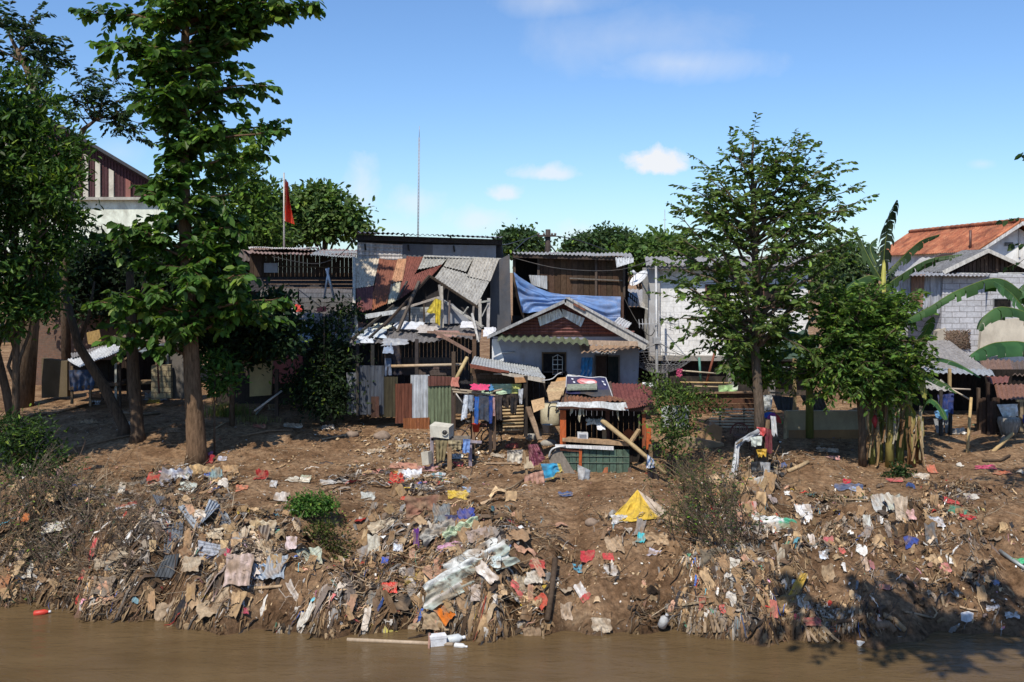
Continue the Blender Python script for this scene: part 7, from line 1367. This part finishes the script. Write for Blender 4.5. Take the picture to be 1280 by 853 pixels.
items = [
 # px, py, w, h, colour, label, kwargs
 (157,636,26,10,(.66,.68,.72),'white cloth with red edge lying on the left heap',dict(stripe=lambda u,v:(.5,.05,.06) if v > .7 else (.62,.66,.72),rot=.25)),
 (72,661,34,12,(.68,.64,.56),'long white rag on the far left twig tangle',dict(rot=.35)),(30,588,22,14,(.58,.55,.47),'pale rag caught at the top of the far left twigs',dict()),(28,605,7,16,W_,'thin white rag hanging below the pale one at the far left',dict()),
 (72,596,8,22,(.45,.30,.28),'pinkish strip hanging on the bare stems at the left',dict()),(118,690,6,28,(.50,.03,.04),'red plastic strip hanging upright in the left tangle',dict(mat='plastic')),(107,720,10,12,(.48,.08,.07),'red rag low in the left tangle',dict()),
 (34,650,9,10,(.52,.16,.05),'small orange rag at the far left',dict()),(6,730,16,34,(.34,.15,.07),'rusty orange cloth at the extreme left edge',dict()),
 (255,578,24,14,(.30,.03,.04),'crimson cloth at the foot of the big tree',dict(lump=1.)),(222,602,36,24,(.36,.40,.47),'pile of blue-grey clothes left of the tan cloth',dict(lump=1.,stripe=lambda u,v: (.55,.58,.62) if noise.noise((u*6,v*6,1)) > .1 else (.30,.33,.42))),(250,598,34,24,(.50,.34,.17),'tan cloth heaped on the clothes below the big tree',dict(lump=1.)),
 (270,600,16,22,(.22,.33,.34),'grey-teal cloth right of the tan cloth',dict(lump=1.)),(196,603,20,14,(.42,.06,.05),'red rag left of the blue-grey clothes',dict()),(230,600,16,8,(.66,.65,.60),'white rag between blue-grey and tan clothes',dict()),(236,612,20,12,(.52,.56,.50),'pale greenish rag below the tan cloth',dict()),(288,590,20,14,(.46,.30,.16),'ochre cloth at the right end of the clothes pile',dict()),
 (278,575,12,7,(.5,.5,.58),'pale violet cloth lying in the tree shade right of the big trunk',dict()),(262,573,7,14,(.5,.2,.3),'pink strip against the big trunk foot',dict()),
 (326,598,15,18,(.32,.03,.03),'dark red bundle alone on the bare ground right of the big tree',dict(lump=1.2)),(303,612,14,9,(.55,.20,.12),'salmon scrap left below the dark red bundle',dict()),(342,607,9,10,(.50,.50,.50),'grey-white scrap below the dark red bundle',dict()),(372,602,30,9,(.66,.62,.52),'cream rags in a row on the bare ground',dict()),(382,600,13,9,(.40,.43,.32),'greenish rag at the end of the cream rags',dict()),
 (352,626,18,18,(.55,.50,.45),'pale grey rag left of the bright weeds',dict()),(328,662,30,16,(.62,.53,.38),'cream cloth over the right end of the left heap',dict(lump=.8)),(330,672,14,22,(.10,.08,.07),'dark striped cloth fold under the cream cloth',dict(stripe=ST((.05,.04,.04),(.26,.22,.18),3))),
 (300,714,32,36,(.55,.42,.36),'pinkish striped cloth fanned out in the left heap',dict(stripe=ST((.56,.43,.38),(.42,.32,.27),4),alpha=60)),(326,717,20,17,(.5,.6,.72),'blue and white striped cloth ball near the pinkish fan',dict(lump=1.,stripe=ST((.66,.68,.70),(.13,.26,.44),3,0,3))),(345,712,26,26,(.28,.32,.36),'grey-blue plastic sheet right of the striped ball',dict(mat='plastic')),
 (388,698,30,22,(.42,.46,.36),'pale green and cream tarp piece below the olive weeds',dict(mat='plastic')),(294,680,7,16,(.24,.10,.26),'purple rag in the left heap',dict()),(306,675,10,22,(.55,.45,.33),'cream roll of cloth beside the purple rag',dict(lump=1.)),(284,700,9,22,(.45,.05,.10),'red strip behind the pinkish fan',dict()),(266,670,28,12,(.60,.50,.36),'cream cloth above the level-ribbed sheet',dict()),(282,702,20,14,(.30,.32,.34),'grey rag left of the pinkish fan',dict()),
 (365,682,14,14,(.60,.48,.46),'whitish pink rag by the olive weeds',dict()),(266,762,38,16,(.42,.32,.21),'tan flat cloth low on the left bank',dict(rot=.3,alpha=30)),(308,766,9,7,(.42,.07,.12),'crimson scrap low on the left bank',dict(lump=1)),(384,772,8,36,(.66,.62,.54),'white strip standing by the water right of the left heap',dict(rot=-.45,alpha=70)),(206,772,22,30,(.36,.27,.18),'brown rag draped at the waterline of the left bank',dict(alpha=65)),
 (330,690,22,20,(.46,.36,.24),'beige rag bundle in the right part of the left heap',dict(lump=1.)),(240,708,22,16,(.44,.36,.26),'beige rag under the upright dark sheet',dict()),(140,700,40,14,(.40,.33,.24),'long beige rag slanting across the left tangle',dict(rot=.5)),(130,735,26,22,(.22,.18,.14),'brown sacking piece low in the left tangle',dict()),
 (496,603,18,18,(.62,.03,.03),'bright red shirt beside the white shirt on the terrace edge',dict(lump=1.)),(512,598,28,20,(.76,.76,.78),'clean white shirt lying on the terrace edge',dict(lump=.8)),(508,613,24,11,(.02,.022,.03),'black plastic bag below the white shirt',dict(mat='plastic',lump=1.)),(505,586,36,12,(.48,.24,.17),'salmon cloth spread above the white shirt',dict()),(492,594,18,8,(.55,.24,.07),'orange rag left above the red shirt',dict()),
 (470,592,26,10,(.52,.25,.20),'pale red rags left of the red shirt',dict()),(530,612,24,10,(.22,.21,.20),'dark grey cloth right of the black bag',dict()),(548,600,18,14,(.14,.32,.34),'teal and white rag near the table legs',dict(stripe=ST((.14,.30,.34),(.6,.6,.6),2))),(556,606,24,7,(.6,.06,.05),'red and white rag below the teal one',dict(stripe=lambda u,v:(.6,.05,.05) if u < .5 else W_)),(535,589,26,9,(.46,.24,.24),'dull pink rag left of the table legs',dict()),
 (571,573,14,9,W_,'white rag bundle under the trestle table',dict(lump=1.)),(573,582,12,7,(.5,.08,.08),'red plastic scrap under the trestle table',dict(mat='plastic')),(572,621,26,12,(.58,.40,.05),'yellow plastic sheet below the table',dict(mat='plastic')),(583,614,10,8,(.30,.38,.50),'small pale blue rag right of the yellow plastic',dict()),
 (460,624,18,14,(.45,.46,.42),'whitish rag cluster at the rim left of the brown towel',dict()),(420,605,36,8,(.50,.48,.45),'pale rags strewn at the terrace edge above the weeds',dict()),(507,626,12,7,(.55,.09,.06),'red scrap at the left corner of the brown towel',dict()),
 (528,638,40,34,(.26,.125,.085),'brown towel hanging from a stake at the top of the middle heap',dict(alpha=75,lump=.7)),(521,676,7,30,(.12,.03,.22),'purple strip hanging under the brown towel',dict(alpha=80)),(532,672,9,34,(.02,.02,.025),'black cloth hanging under the brown towel',dict(alpha=80)),(552,644,22,22,(.20,.22,.23),'slate grey jacket right of the brown towel',dict(lump=1.)),(582,648,22,18,(.05,.08,.34),'royal blue cloth on the crest of the middle heap',dict(lump=1.)),(566,652,20,10,(.05,.06,.14),'navy cloth left of the royal blue one',dict()),
 (577,664,46,12,(.50,.60,.42),'pale green rolled cloth slanting on the middle heap',dict(rot=.5,lump=1.)),(548,668,44,16,(.42,.40,.36),'grey-white rolled cloth slanting left of the green one',dict(rot=.5,lump=1.)),(566,687,34,12,(.58,.30,.42),'pink cloth with blue end on the middle heap',dict(rot=.35,stripe=lambda u,v:(.08,.25,.45) if u > .78 else (.58,.32,.44))),(598,672,26,14,(.36,.28,.24),'taupe folded cloth at the right of the pink one',dict(rot=.3)),
 (592,700,74,20,(.66,.66,.62),'long white sheet fold above the striped blanket',dict(rot=.55,folds=4,stripe=ST((.68,.68,.64),(.36,.36,.34),2.5,0,.0) )),(586,720,118,30,(.50,.55,.50),'big grey-green and white striped blanket slanting across the middle heap',dict(rot=.52,folds=4,n=(44,26),lump=.7,out=.22,alpha=58,stripe=lambda u,v: (.13,.14,.13) if (.62 < v < .8 and math.sin(u*70) > .35) else ((.66,.67,.64) if (v > .82 or .3 < v < .42) else (.40,.46,.41)))),
 (618,705,16,14,(.58,.66,.64),'pale mint cloth corner at the right end of the striped blanket',dict()),(488,737,18,12,(.60,.05,.03),'bright red plastic in the lower left of the middle heap',dict(mat='plastic')),(512,727,30,8,(.42,.30,.09),'mustard strip slanting above the black rags',dict(rot=.55)),(495,755,34,18,(.03,.03,.03),'black rags at the bottom left of the middle heap',dict()),(497,762,7,9,(.6,.08,.06),'small red scrap in the black rags',dict()),
 (556,768,18,22,(.55,.15,.02),'orange cloth under the striped blanket',dict(rot=.7)),(545,778,34,20,(.36,.27,.17),'tan cardboard flap at the foot of the middle heap',dict(alpha=60,mat='card')),(524,787,24,18,(.42,.33,.22),'second tan cardboard piece standing at the waterline',dict(alpha=70,mat='card',rot=.4)),(468,688,16,36,(.58,.54,.44),'cream cloth hanging in the hollow left of the middle heap',dict(alpha=75)),(478,660,34,14,(.52,.44,.32),'long cream rag along the hollow rim',dict(rot=.3)),(498,688,11,9,(.62,.66,.72),'white plastic tub in the hollow',dict(mat='plastic',lump=1.2)),(482,703,9,8,(.05,.10,.42),'small blue scrap in the hollow',dict()),
 (645,674,34,12,(.30,.19,.11),'brown cardboard lying right of the middle heap crest',dict(mat='card',alpha=25)),(672,708,18,10,(.42,.07,.06),'red rag at the right shoulder of the middle heap',dict()),(678,754,14,14,(.50,.08,.05),'red cloth at the right edge of the middle heap',dict(rot=.6)),(668,725,22,14,(.55,.50,.42),'cream rag at the right shoulder of the middle heap',dict()),(650,735,20,18,(.36,.30,.22),'brown sack half buried in the middle heap',dict(lump=1.)),(600,745,22,18,(.50,.42,.36),'beige rag under the right end of the blanket',dict()),
 (664,795,20,20,(.30,.21,.13),'brown rag at the waterline of the middle heap',dict(alpha=70)),
 (707,621,18,10,(.08,.12,.24),'navy cloth on the ground left of the yellow tent cloth',dict()),(800,676,10,18,(.05,.40,.44),'turquoise plastic below the yellow tent cloth',dict(mat='plastic',rot=-.4)),(822,677,26,16,(.48,.34,.21),'tan sack right of the turquoise plastic',dict(lump=1.2)),(846,650,34,16,(.42,.28,.18),'brown sack right of the yellow tent cloth',dict(lump=1.,rot=.3)),(768,682,22,18,(.44,.32,.21),'light brown sack left of the turquoise plastic',dict(lump=1.)),
 (818,694,18,10,(.52,.48,.54),'lilac-white rag below the turquoise plastic',dict(rot=-.4)),(774,652,20,14,(.60,.58,.55),'white rag at the foot of the yellow tent cloth',dict()),(735,697,18,12,(.46,.05,.06),'red rag in the gully',dict()),(760,697,14,9,(.50,.07,.07),'red rag beside the gully below the light brown sack',dict()),(722,712,11,9,(.08,.30,.42),'blue-green scrap in the gully',dict()),(727,742,12,22,(.62,.55,.50),'white strip with red end in the gully',dict(rot=.5,stripe=lambda u,v:(.5,.05,.06) if v < .3 else (.66,.62,.58))),
 (764,714,16,12,(.52,.48,.44),'pale rag in the lower gully',dict()),(708,768,14,26,(.46,.36,.27),'beige strip near the water right of the middle heap',dict(alpha=70)),(752,783,24,18,(.50,.42,.32),'beige rag at the waterline of the gully',dict(alpha=65)),
 (967,660,50,20,(.66,.66,.62),'white plastic sheet with a green print on the right heap',dict(mat='plastic',rot=-.1,stripe=lambda u,v: (.06,.34,.20) if u > .62 and v > .35 and noise.noise((u*5,v*5,2)) > -.25 else (.66,.66,.62))),(1004,645,20,22,(.72,.70,.68),'white triangular plastic piece on top of the right heap',dict(mat='plastic',alpha=55)),(895,626,11,10,(.52,.02,.03),'red plastic scrap in the twigs, upper of two',dict(mat='plastic',lump=1.)),(895,643,12,12,(.52,.02,.03),'red plastic scrap in the twigs, lower of two',dict(mat='plastic',lump=1.)),(934,640,22,18,(.52,.12,.10),'coral red rags on the left of the right heap',dict(stripe=ST((.55,.10,.08),(.6,.4,.36),3))),
 (948,610,12,26,(.62,.60,.54),'white plastic hanging above the green-printed sheet',dict(mat='plastic',alpha=75)),(936,606,16,12,(.45,.24,.05),'orange-brown sack left under the stump',dict()),(1062,612,34,12,(.10,.13,.22),'dark blue clothes heap in the shade right of the stump',dict()),(1058,604,10,7,(.55,.03,.06),'red cloth on the dark blue clothes heap',dict(lump=1.)),(1067,614,12,8,(.30,.38,.55),'light blue cloth on the dark blue clothes heap',dict()),(985,618,10,6,W_,'white plastic scrap in the shade right of the stump',dict(mat='plastic')),
 (1082,658,9,26,(.62,.62,.56),'white plastic bottle-shaped scrap standing in the hollow',dict(mat='plastic',alpha=75)),(1125,640,16,34,(.56,.45,.34),'beige shirt hanging on the small right heap',dict(alpha=75)),(1137,680,17,16,(.04,.08,.32),'dark blue cloth under the beige shirt',dict(alpha=70)),(1162,672,14,34,(.12,.14,.16),'dark grey cloth right of the blue one on the small right heap',dict(alpha=75)),(1122,684,10,24,(.06,.03,.025),'blackish brown cloth under the beige shirt',dict(alpha=78)),(1098,632,20,22,(.42,.42,.40),'grey plastic shreds on the left of the small right heap',dict(mat='plastic')),(1116,631,18,18,(.40,.42,.36),'grey-green plastic shreds above the beige shirt',dict(mat='plastic')),
 (1137,646,10,12,(.60,.36,.34),'pink rag right of the beige shirt',dict()),(1168,655,20,12,(.58,.58,.60),'white rags right above the dark grey cloth',dict()),(1190,629,22,6,(.50,.08,.08),'red end of the long cloth on the right slope',dict(rot=-.4)),(1197,640,22,10,(.03,.26,.18),'green middle of the long cloth on the right slope',dict(rot=-.4)),(1211,650,20,9,(.46,.02,.04),'crimson lower end of the long cloth on the right slope',dict(rot=-.2)),(1214,624,16,10,(.55,.52,.46),'pale rag above the red and green cloth',dict()),
 (995,735,10,36,(.46,.30,.05),'mustard yellow strip slanting on the right heap front',dict(rot=-.6,alpha=65)),(984,752,40,14,(.22,.15,.07),'olive brown sacking below the mustard strip',dict(rot=.6)),(1046,770,44,14,(.64,.57,.47),'cream cloth lying by the water right of the right heap',dict(rot=-.25)),(1004,755,14,18,(.60,.54,.44),'cream rag right of the mustard strip',dict()),(966,762,10,22,(.55,.18,.14),'salmon strip low on the right heap',dict(alpha=70)),(877,756,9,22,(.55,.10,.08),'orange-red rag hanging above the stick fan by the water',dict(alpha=75)),(902,764,7,10,(.50,.10,.09),'small red rag right of the stick fan',dict()),(1015,780,20,9,(.45,.13,.11),'coral rag near the water below the cream rag',dict()),(997,772,10,6,(.45,.10,.11),'small crimson rag near the water',dict()),
 (1035,681,12,14,(.55,.14,.16),'pinkish red rag right of the green-printed sheet',dict()),(1052,690,8,8,(.5,.12,.10),'small orange-red rag on the right flank of the right heap',dict()),(1028,697,10,10,(.58,.62,.68),'white-blue plastic scrap on the right flank of the right heap',dict(mat='plastic',lump=1.)),(943,708,24,14,(.55,.52,.46),'grey-white rag in the middle of the right heap',dict()),(975,700,10,26,(.50,.44,.34),'cream strip in the middle of the right heap',dict(alpha=75)),(1035,720,16,26,(.36,.26,.16),'brown cardboard hanging on the right flank',dict(alpha=75,mat='card')),(890,700,30,20,(.14,.12,.09),'dark sacking in the shade left of the right heap',dict()),
 (1180,711,14,10,(.58,.24,.22),'coral scrap on the right slope',dict(lump=1.)),(1186,700,7,10,W_,'white scrap above the coral one on the right slope',dict()),(1213,728,10,20,(.46,.34,.22),'tan curled strip on the right slope',dict()),(1105,735,14,6,(.50,.22,.18),'pinkish ring of cloth on the right slope',dict()),(1082,710,8,22,(.56,.42,.33),'pale curled strip left on the right slope',dict()),(1243,731,12,9,(.26,.30,.44),'bluish bag in the right edge shade',dict(lump=1.,mat='plastic')),(1264,770,16,7,(.62,.60,.56),'whitish rag by the water at the right edge',dict()),(1240,762,16,6,(.5,.5,.52),'grey-white rags by the water near the right edge',dict()),(1274,703,18,7,(.03,.36,.16),'green plastic strip at the right edge',dict(mat='plastic')),
 (1165,590,10,16,(.52,.16,.10),'orange-red rag right of the banana stems',dict()),(1150,598,22,10,(.62,.55,.46),'cream rag below the orange-red rag by the banana stems',dict()),(1118,603,22,8,(.50,.12,.12),'coral rag below the banana stems',dict()),(1230,586,26,6,(.55,.08,.18),'pink cloth at the foot of the bamboo poles',dict()),(1252,593,22,7,(.50,.17,.10),'orange rag right of the bamboo poles',dict()),(1196,542,22,10,(.60,.57,.53),'white crumpled cloth inside the grey-roofed shack',dict(lump=1.)),
 (1034,565,26,8,(.52,.42,.33),'pale rag heap in front of the low wall',dict()),(1040,574,16,5,(.55,.30,.28),'pink scrap below the pale heap by the low wall',dict()),(196,500,30,14,(.46,.44,.42),'white rags heaped in the shade beside the big trunk',dict(lump=1.)),(213,495,26,14,(.20,.19,.19),'dark bag in the shade beside the big trunk',dict(lump=1.,mat='plastic')),(192,504,16,8,(.50,.36,.08),'yellow rag in the shade left of the dark bag',dict()),(286,500,20,14,(.46,.42,.38),'grey rag right of the big trunk by the grass',dict()),(342,512,14,18,(.42,.33,.20),'cream shell-like rag by the dark hollow under the bush',dict()),(120,506,12,8,(.55,.56,.58),'white rag under the stilt shanty',dict()),(130,498,40,10,(.34,.17,.09),'rusty scraps on the ground by the stilt shanty',dict()),
]
for (px,py,w_,h_,c,lb,kw) in items:
    mt = kw.get('mat','cloth'); nm = 'cardboard' if mt == 'card' else ('plastic_scrap' if mt == 'plastic' else ('cloth' if w_*h_ > 300 else 'rag'))
    rag(px,py,w_,h_,c,lb,nm,{'cardboard':'cardboard','plastic_scrap':'plastic'}.get(nm,'cloth'),**kw)
# countable mid-sized rags in the heaps
for nm, ds, cnt, ttl in (('rag',lambda px,py: density(px,py)*(px < 430),70,'left bank heap'),('rag',lambda px,py: density(px,py)*((px >= 430)&(px < 720)),60,'middle bank heap'),('rag',lambda px,py: density(px,py)*(px >= 760),80,'right bank heap')):
    xs_, ys_ = sample(cnt, 0, 22.2, 28, ds)
    for k in range(cnt):
        qx,qy = proj(xs_[k],ys_[k],float(H(xs_[k],ys_[k]))); ci = int(NR.choice(8,p=[.22,.24,.14,.1,.06,.1,.09,.05])); c = jit(tuple(PAL[ci]),.15)
        word = ['beige','tan','brown','dark brown','blackish','grey','off-white','dusty pink'][ci]
        if qy > 805 or not (-40 < qx < 1320): continue
        rag(qx,qy,R.uniform(7,15),R.uniform(12,30),c,'%s mud-stained rag tangled among the strips of the %s'%(word,ttl),'rag','rag',rot=R.uniform(-.3,.8) if 'right' not in ttl else R.uniform(-.6,.6),alpha=R.uniform(40,72),lump=R.uniform(.6,1.1),n=(10,10),group='muddy rags in the bank heaps')
# sticks, planks and floating things
stick([(274,741),(330,738),(352,736)],.035,(.46,.33,.19),'light brown stick lying above the level ribbed sheet'); stick([(985,592),(1003,584),(1010,580)],.06,(.46,.33,.19),'sawn pale stick end pointing out of the heap right of the stump')
stick([(1006,618),(1040,627),(1085,628)],.025,(.36,.26,.16),'long thin branch across the shaded hollow','branch','branch'); stick([(694,712),(690,750),(684,790)],.07,(.09,.06,.04),'dark wet post standing at the right end of the middle heap','post','post',lift=.25)
stick([(1046,782),(1075,776),(1106,762)],.05,(.16,.10,.06),'dark broken beam by the water'); stick([(1104,772),(1118,778),(1132,792)],.06,(.40,.26,.14),'broken board edge by the water','board','board'); stick([(1095,786),(1110,784),(1118,793)],.09,(.26,.17,.10),'short thick stump of wood by the water','log','log'); stick([(1130,768),(1150,772),(1165,776)],.03,(.3,.22,.14),'thin stick on the lower right bank')
stick([(938,784),(955,776),(962,772)],.035,(.34,.25,.16),'short stick at the foot of the right heap'); stick([(1200,762),(1210,765),(1222,767)],.025,(.48,.33,.2),'small pale stick above the white foam on the right bank'); stick([(1250,692),(1268,705),(1282,714)],.05,(.36,.37,.37),'grey pipe lying at the right edge','pipe','pipe','metal'); stick([(320,520),(338,500),(352,490)],.03,(.5,.46,.40),'pale pole across the dark hollow right of the grass','pole','pole')
stick([(605,582),(640,582),(660,583)],.03,(.34,.24,.15),'thin pole lying on the ground right of the trestle table','pole','pole'); stick([(1228,578),(1250,578),(1262,572)],.04,(.12,.08,.05),'dark stick lying behind the slanting bamboo'); stick([(233,585),(240,570),(244,556)],.025,(.3,.22,.14),'thin stick leaning on the big trunk','stick','stick',lift=.3)
g = G(1222,668); b = MB(); b.prism([P(1216,652,g.y+.5),P(1222,651,g.y+.5),P(1236,677,g.y-.1),P(1228,678,g.y-.1)],(0,.04,.03),(.62,.48,.27)); b.build('plank','wood',None,'pale yellow plank pointing downhill below the crimson cloth','plank')
def stick_fan():
    r = thing('stick_fan','fan of flat sticks standing at the waterline below the orange-red rag','sticks',tuple(G(878,790)))
    for k,(x0,x1) in enumerate(((866,858),(872,866),(876,873),(882,880),(884,892),(888,898))): part('stick','wood',r,lambda m: m.bar(G(x0,764)+Vector((0,0,.1)),G(x1,792)+Vector((0,-.1,.05)),.06,.03,jit((.28,.20,.13),.2)))
    part('crosspiece','wood',r,lambda m: m.bar(G(852,760)+Vector((0,-.1,.1)),G(880,758)+Vector((0,-.1,.14)),.05,.04,(.42,.32,.2)))
    q = thing('stick_fan','fan of thin sticks lying at the waterline below the coral rag','sticks',tuple(G(1030,800)))
    for x0,y0,x1,y1 in ((1005,786,1020,804),(1012,784,1034,804),(1018,782,1048,804),(1024,782,1042,800),(1008,790,1010,803)): part('stick','wood',q,lambda m: m.bar(G(x0,y0)+Vector((0,0,.1)),G(x1,y1)+Vector((0,-.1,.05)),.06,.03,jit((.34,.25,.16),.2)))
stick_fan()
def at_water(px, py, dz=0.02):
    Y = F*(CZ-WZ)/(py-HZ); p = P(px,py,Y); p.z = WZ+dz; return p
r = thing('floating_pole','long pale bamboo floating at the water edge','pole',tuple(at_water(505,804)))
part('pole','bamboo',r,lambda m: m.tube([at_water(434,801),at_water(500,804),at_water(566,807)],.045,(.42,.32,.22),8)); part('snag','wood',r,lambda m: m.tube([at_water(536,812,-.1),at_water(537,806,.25)],.03,(.35,.2,.15),5))
def foam_box(px, py, w_, h_, col, label, name='foam_box', cat='foam box', rot=.3, water=True):
    c = at_water(px,py,-.04) if water else G(px,py); r = thing(name,label,cat,tuple(c)); M_ = Matrix.Rotation(rot,3,'Z'); k = c.y/F; W,Hh = w_*k/2,h_*k
    q = [c+M_@Vector(v) for v in ((-W,-W*.6,0),(W,-W*.6,0),(W,W*.6,0),(-W,W*.6,0))]
    part('body','plastic',r,lambda m: m.prism(q,(0,0,Hh),col)); part('rim','plastic',r,lambda m: m.prism([c+(v-c)*1.06+Vector((0,0,Hh*.8)) for v in q],(0,0,Hh*.2+.01),tuple(min(.85,x*1.06) for x in col))); return r
foam_box(547,806,20,14,(.74,.75,.76),'white foam box floating beside the bamboo')
foam_box(1063,790,9,5,W_,'white foam block at the waterline, left of two'); foam_box(1076,807,8,7,W_,'white foam block in the water, right of two','foam_box','foam box',.1)
foam_box(1209,776,13,9,(.78,.78,.77),'clean white foam piece on the lower right bank','foam_box','foam box',.5,False); foam_box(1122,800,10,7,(.55,.52,.50),'greyish foam lump by the broken board','foam_box','foam box',.2)
def bottle(p, d, L, rad, col, label, cap=(.7,.7,.7)):
    r = thing('bottle',label,'bottle',tuple(p)); d = Vector(d).normalized(); p = Vector(p)
    part('body','plastic',r,lambda m: m.tube([p,p+d*L*.05,p+d*L*.65,p+d*L*.82,p+d*L*.86],[rad*.7,rad,rad,rad*.4,rad*.35],col,10)); part('cap','plastic',r,lambda m: m.tube([p+d*L*.86,p+d*L],rad*.4,cap,8))
bottle(at_water(558,803,.04),(1,.2,.1),.42,.1,(.55,.58,.58),'clear plastic bottle floating right of the white foam box'); bottle(at_water(568,808,.02),(1,-.3,.0),.3,.06,(.62,.62,.60),'small whitish bottle at the tip of the floating bamboo')
bottle(G(826,788)+Vector((0,-.05,.1)),(.3,-.3,.8),.36,.1,(.50,.50,.48),'whitish jerrycan standing at the waterline of the gully',(.45,.45,.45)); bottle(at_water(42,769,.03),(1,.3,.05),.38,.07,(.55,.05,.03),'red plastic bottle floating at the left bank')
rag(496,801,34,9,(.55,.48,.08),'yellow plastic sheet lying on the floating bamboo','plastic_scrap','plastic','plastic',alpha=20,lump=.8)
# stones and rocks on the terrace
for k,(px,py,w_,lb) in enumerate(((478,548,22,'flat brown stone in front of the corrugated fence'),(440,545,16,'brown stone left of the flat one before the fence'),(664,548,16,'grey boulder by the leaning plank'),(686,556,18,'grey boulder below the grey bucket'),(740,655,18,'brown stone on the path above the gully'),(600,665,14,'brown clod at the right end of the middle heap crest'))):
    g = G(px,py); r_ = w_*g.y/F/2; m = MB(); sd = k*7.3
    m.grid(lambda u,v: g+Vector((math.cos(u*6.283)*math.sin(v*3.1416)*r_*(1+.4*noise.noise((math.cos(u*6.28)*1.5+sd,math.sin(u*6.28)*1.5,v*2))),math.sin(u*6.283)*math.sin(v*3.1416)*r_*.8,math.cos(v*3.1416)*r_*.6*(1+.3*noise.noise((u*2,v*2,sd)))+r_*.2)),16,9,(.27,.20,.15) if 'grey' not in lb else (.33,.31,.28),True)
    m.build('stone','rags',None,lb,'stone')

def tent_cloth():
    """yellow cloth lying over a mound, its right end greyish pink"""
    g = G(796,655); top = P(797,612,g.y+.9); ring = [(762,649),(776,654),(790,657),(806,655),(820,652),(834,646),(828,634),(815,624),(790,622),(774,637)]
    rp = []
    for k,(x,y) in enumerate(ring):
        d = .0 if k < 6 else .9
        q = P(x,y,g.y+[.25,.05,0,.05,.2,.5,.9,1.2,1.2,.8][k]); q.z = max(q.z, h1(q.x,q.y)+.03); rp.append(q)
    n_ = 80; m = MB()
    def f(u, v):
        t = u*len(rp); i = int(t)%len(rp); k = t-int(t); b_ = rp[i].lerp(rp[(i+1)%len(rp)], k*k*(3-2*k)); p = top.lerp(b_, v**.85)
        w_ = math.sin(v*3.14)*.10; p = p+Vector((0,-.6,.6))*(w_*(noise.noise((u*9,v*2.5,4))+.6*math.sin(u*40+v*9+2*noise.noise((u*5,v*3,1)))*.5))-Vector((0,0,.05*math.sin(v*3.14)))
        p.z = max(p.z, h1(p.x,p.y)+.02); return p
    m.grid(f, n_, 18, (.6,.4,.06), True, lambda u,v: (.52,.42,.33) if .43 < u < .78 else (.62,.41,.06))
    m.build('cloth','cloth',None,'yellow cloth draped over a mound like a little tent','cloth')
tent_cloth()

crumples('rubble',1100,.05,.17,'broken stones and rubble over the yard before the corrugated fence and clothes rack',0,lambda px,py: np.exp(-((px-540)/130)**2-((py-565)/28)**2)*1.2,1.1,np.array([.24,.26,.16,.05,.02,.14,.08,.05]+[0]*7),'rags',27,36,5)
for a in (([(95,562),(150,549),(196,541)],.03,(.24,.16,.1),'long crooked stick lying in the left shade below the leaning trunk'),([(60,522),(92,512),(118,506)],.05,(.2,.13,.08),'dark pole lying before the stilt shanty'),([(300,548),(336,541),(366,540)],.035,(.27,.18,.11),'brown stick on the ground right of the big tree'),
          ([(402,552),(432,546),(452,541)],.03,(.3,.22,.14),'pale stick on the ground before the dark bush'),([(372,512),(396,498),(412,486)],.05,(.16,.11,.07),'dark branch leaning under the dark bush'),([(142,516),(172,521),(200,518)],.06,(.22,.15,.1),'fallen log lying between the bare trunks'),([(265,540),(282,530),(300,527)],.025,(.33,.24,.15),'thin stick beside the pale grass tuft'),
          ([(20,528),(44,520),(70,519)],.05,(.22,.15,.09),'old plank lying at the far left by the mossy wall'),([(655,602),(640,612),(622,618)],.03,(.32,.23,.14),'short stick on the path left of the salmon cloth')): stick(*a)
for a in ((110,530,26,8,(.34,.24,.15),'torn brown cardboard in the left shade',dict(mat='card')),(158,532,18,7,(.46,.42,.36),'dusty white rag in the left shade',dict()),(214,540,20,7,(.30,.2,.13),'brown rag left of the big tree foot',dict()),(366,534,22,8,(.40,.34,.27),'grey-beige rag below the dark bush',dict()),(410,536,16,7,(.5,.46,.4),'pale scrap below the dark bush',dict()),
          (325,535,16,7,(.36,.13,.09),'dull red rag in the shade right of the grass',dict()),(470,566,22,7,(.48,.38,.27),'tan rag on the yard before the fence',dict()),(505,560,16,7,(.5,.47,.42),'greyish scrap on the yard before the fence',dict()),(640,560,16,9,(.42,.1,.08),'red rag on the ground under the black garments',dict()),(622,572,18,8,(.46,.4,.32),'beige rag on the path right of the clothes rack',dict())):
    rag(a[0],a[1],a[2],a[3],a[4],a[5],'rag','cloth',**a[6])
zinc([(268,478),(296,474),(300,504),(272,508)],(.3,.3,0,0),(.20,.19,.18,.05),'dull sheet leaning in the shade right of the big trunk')
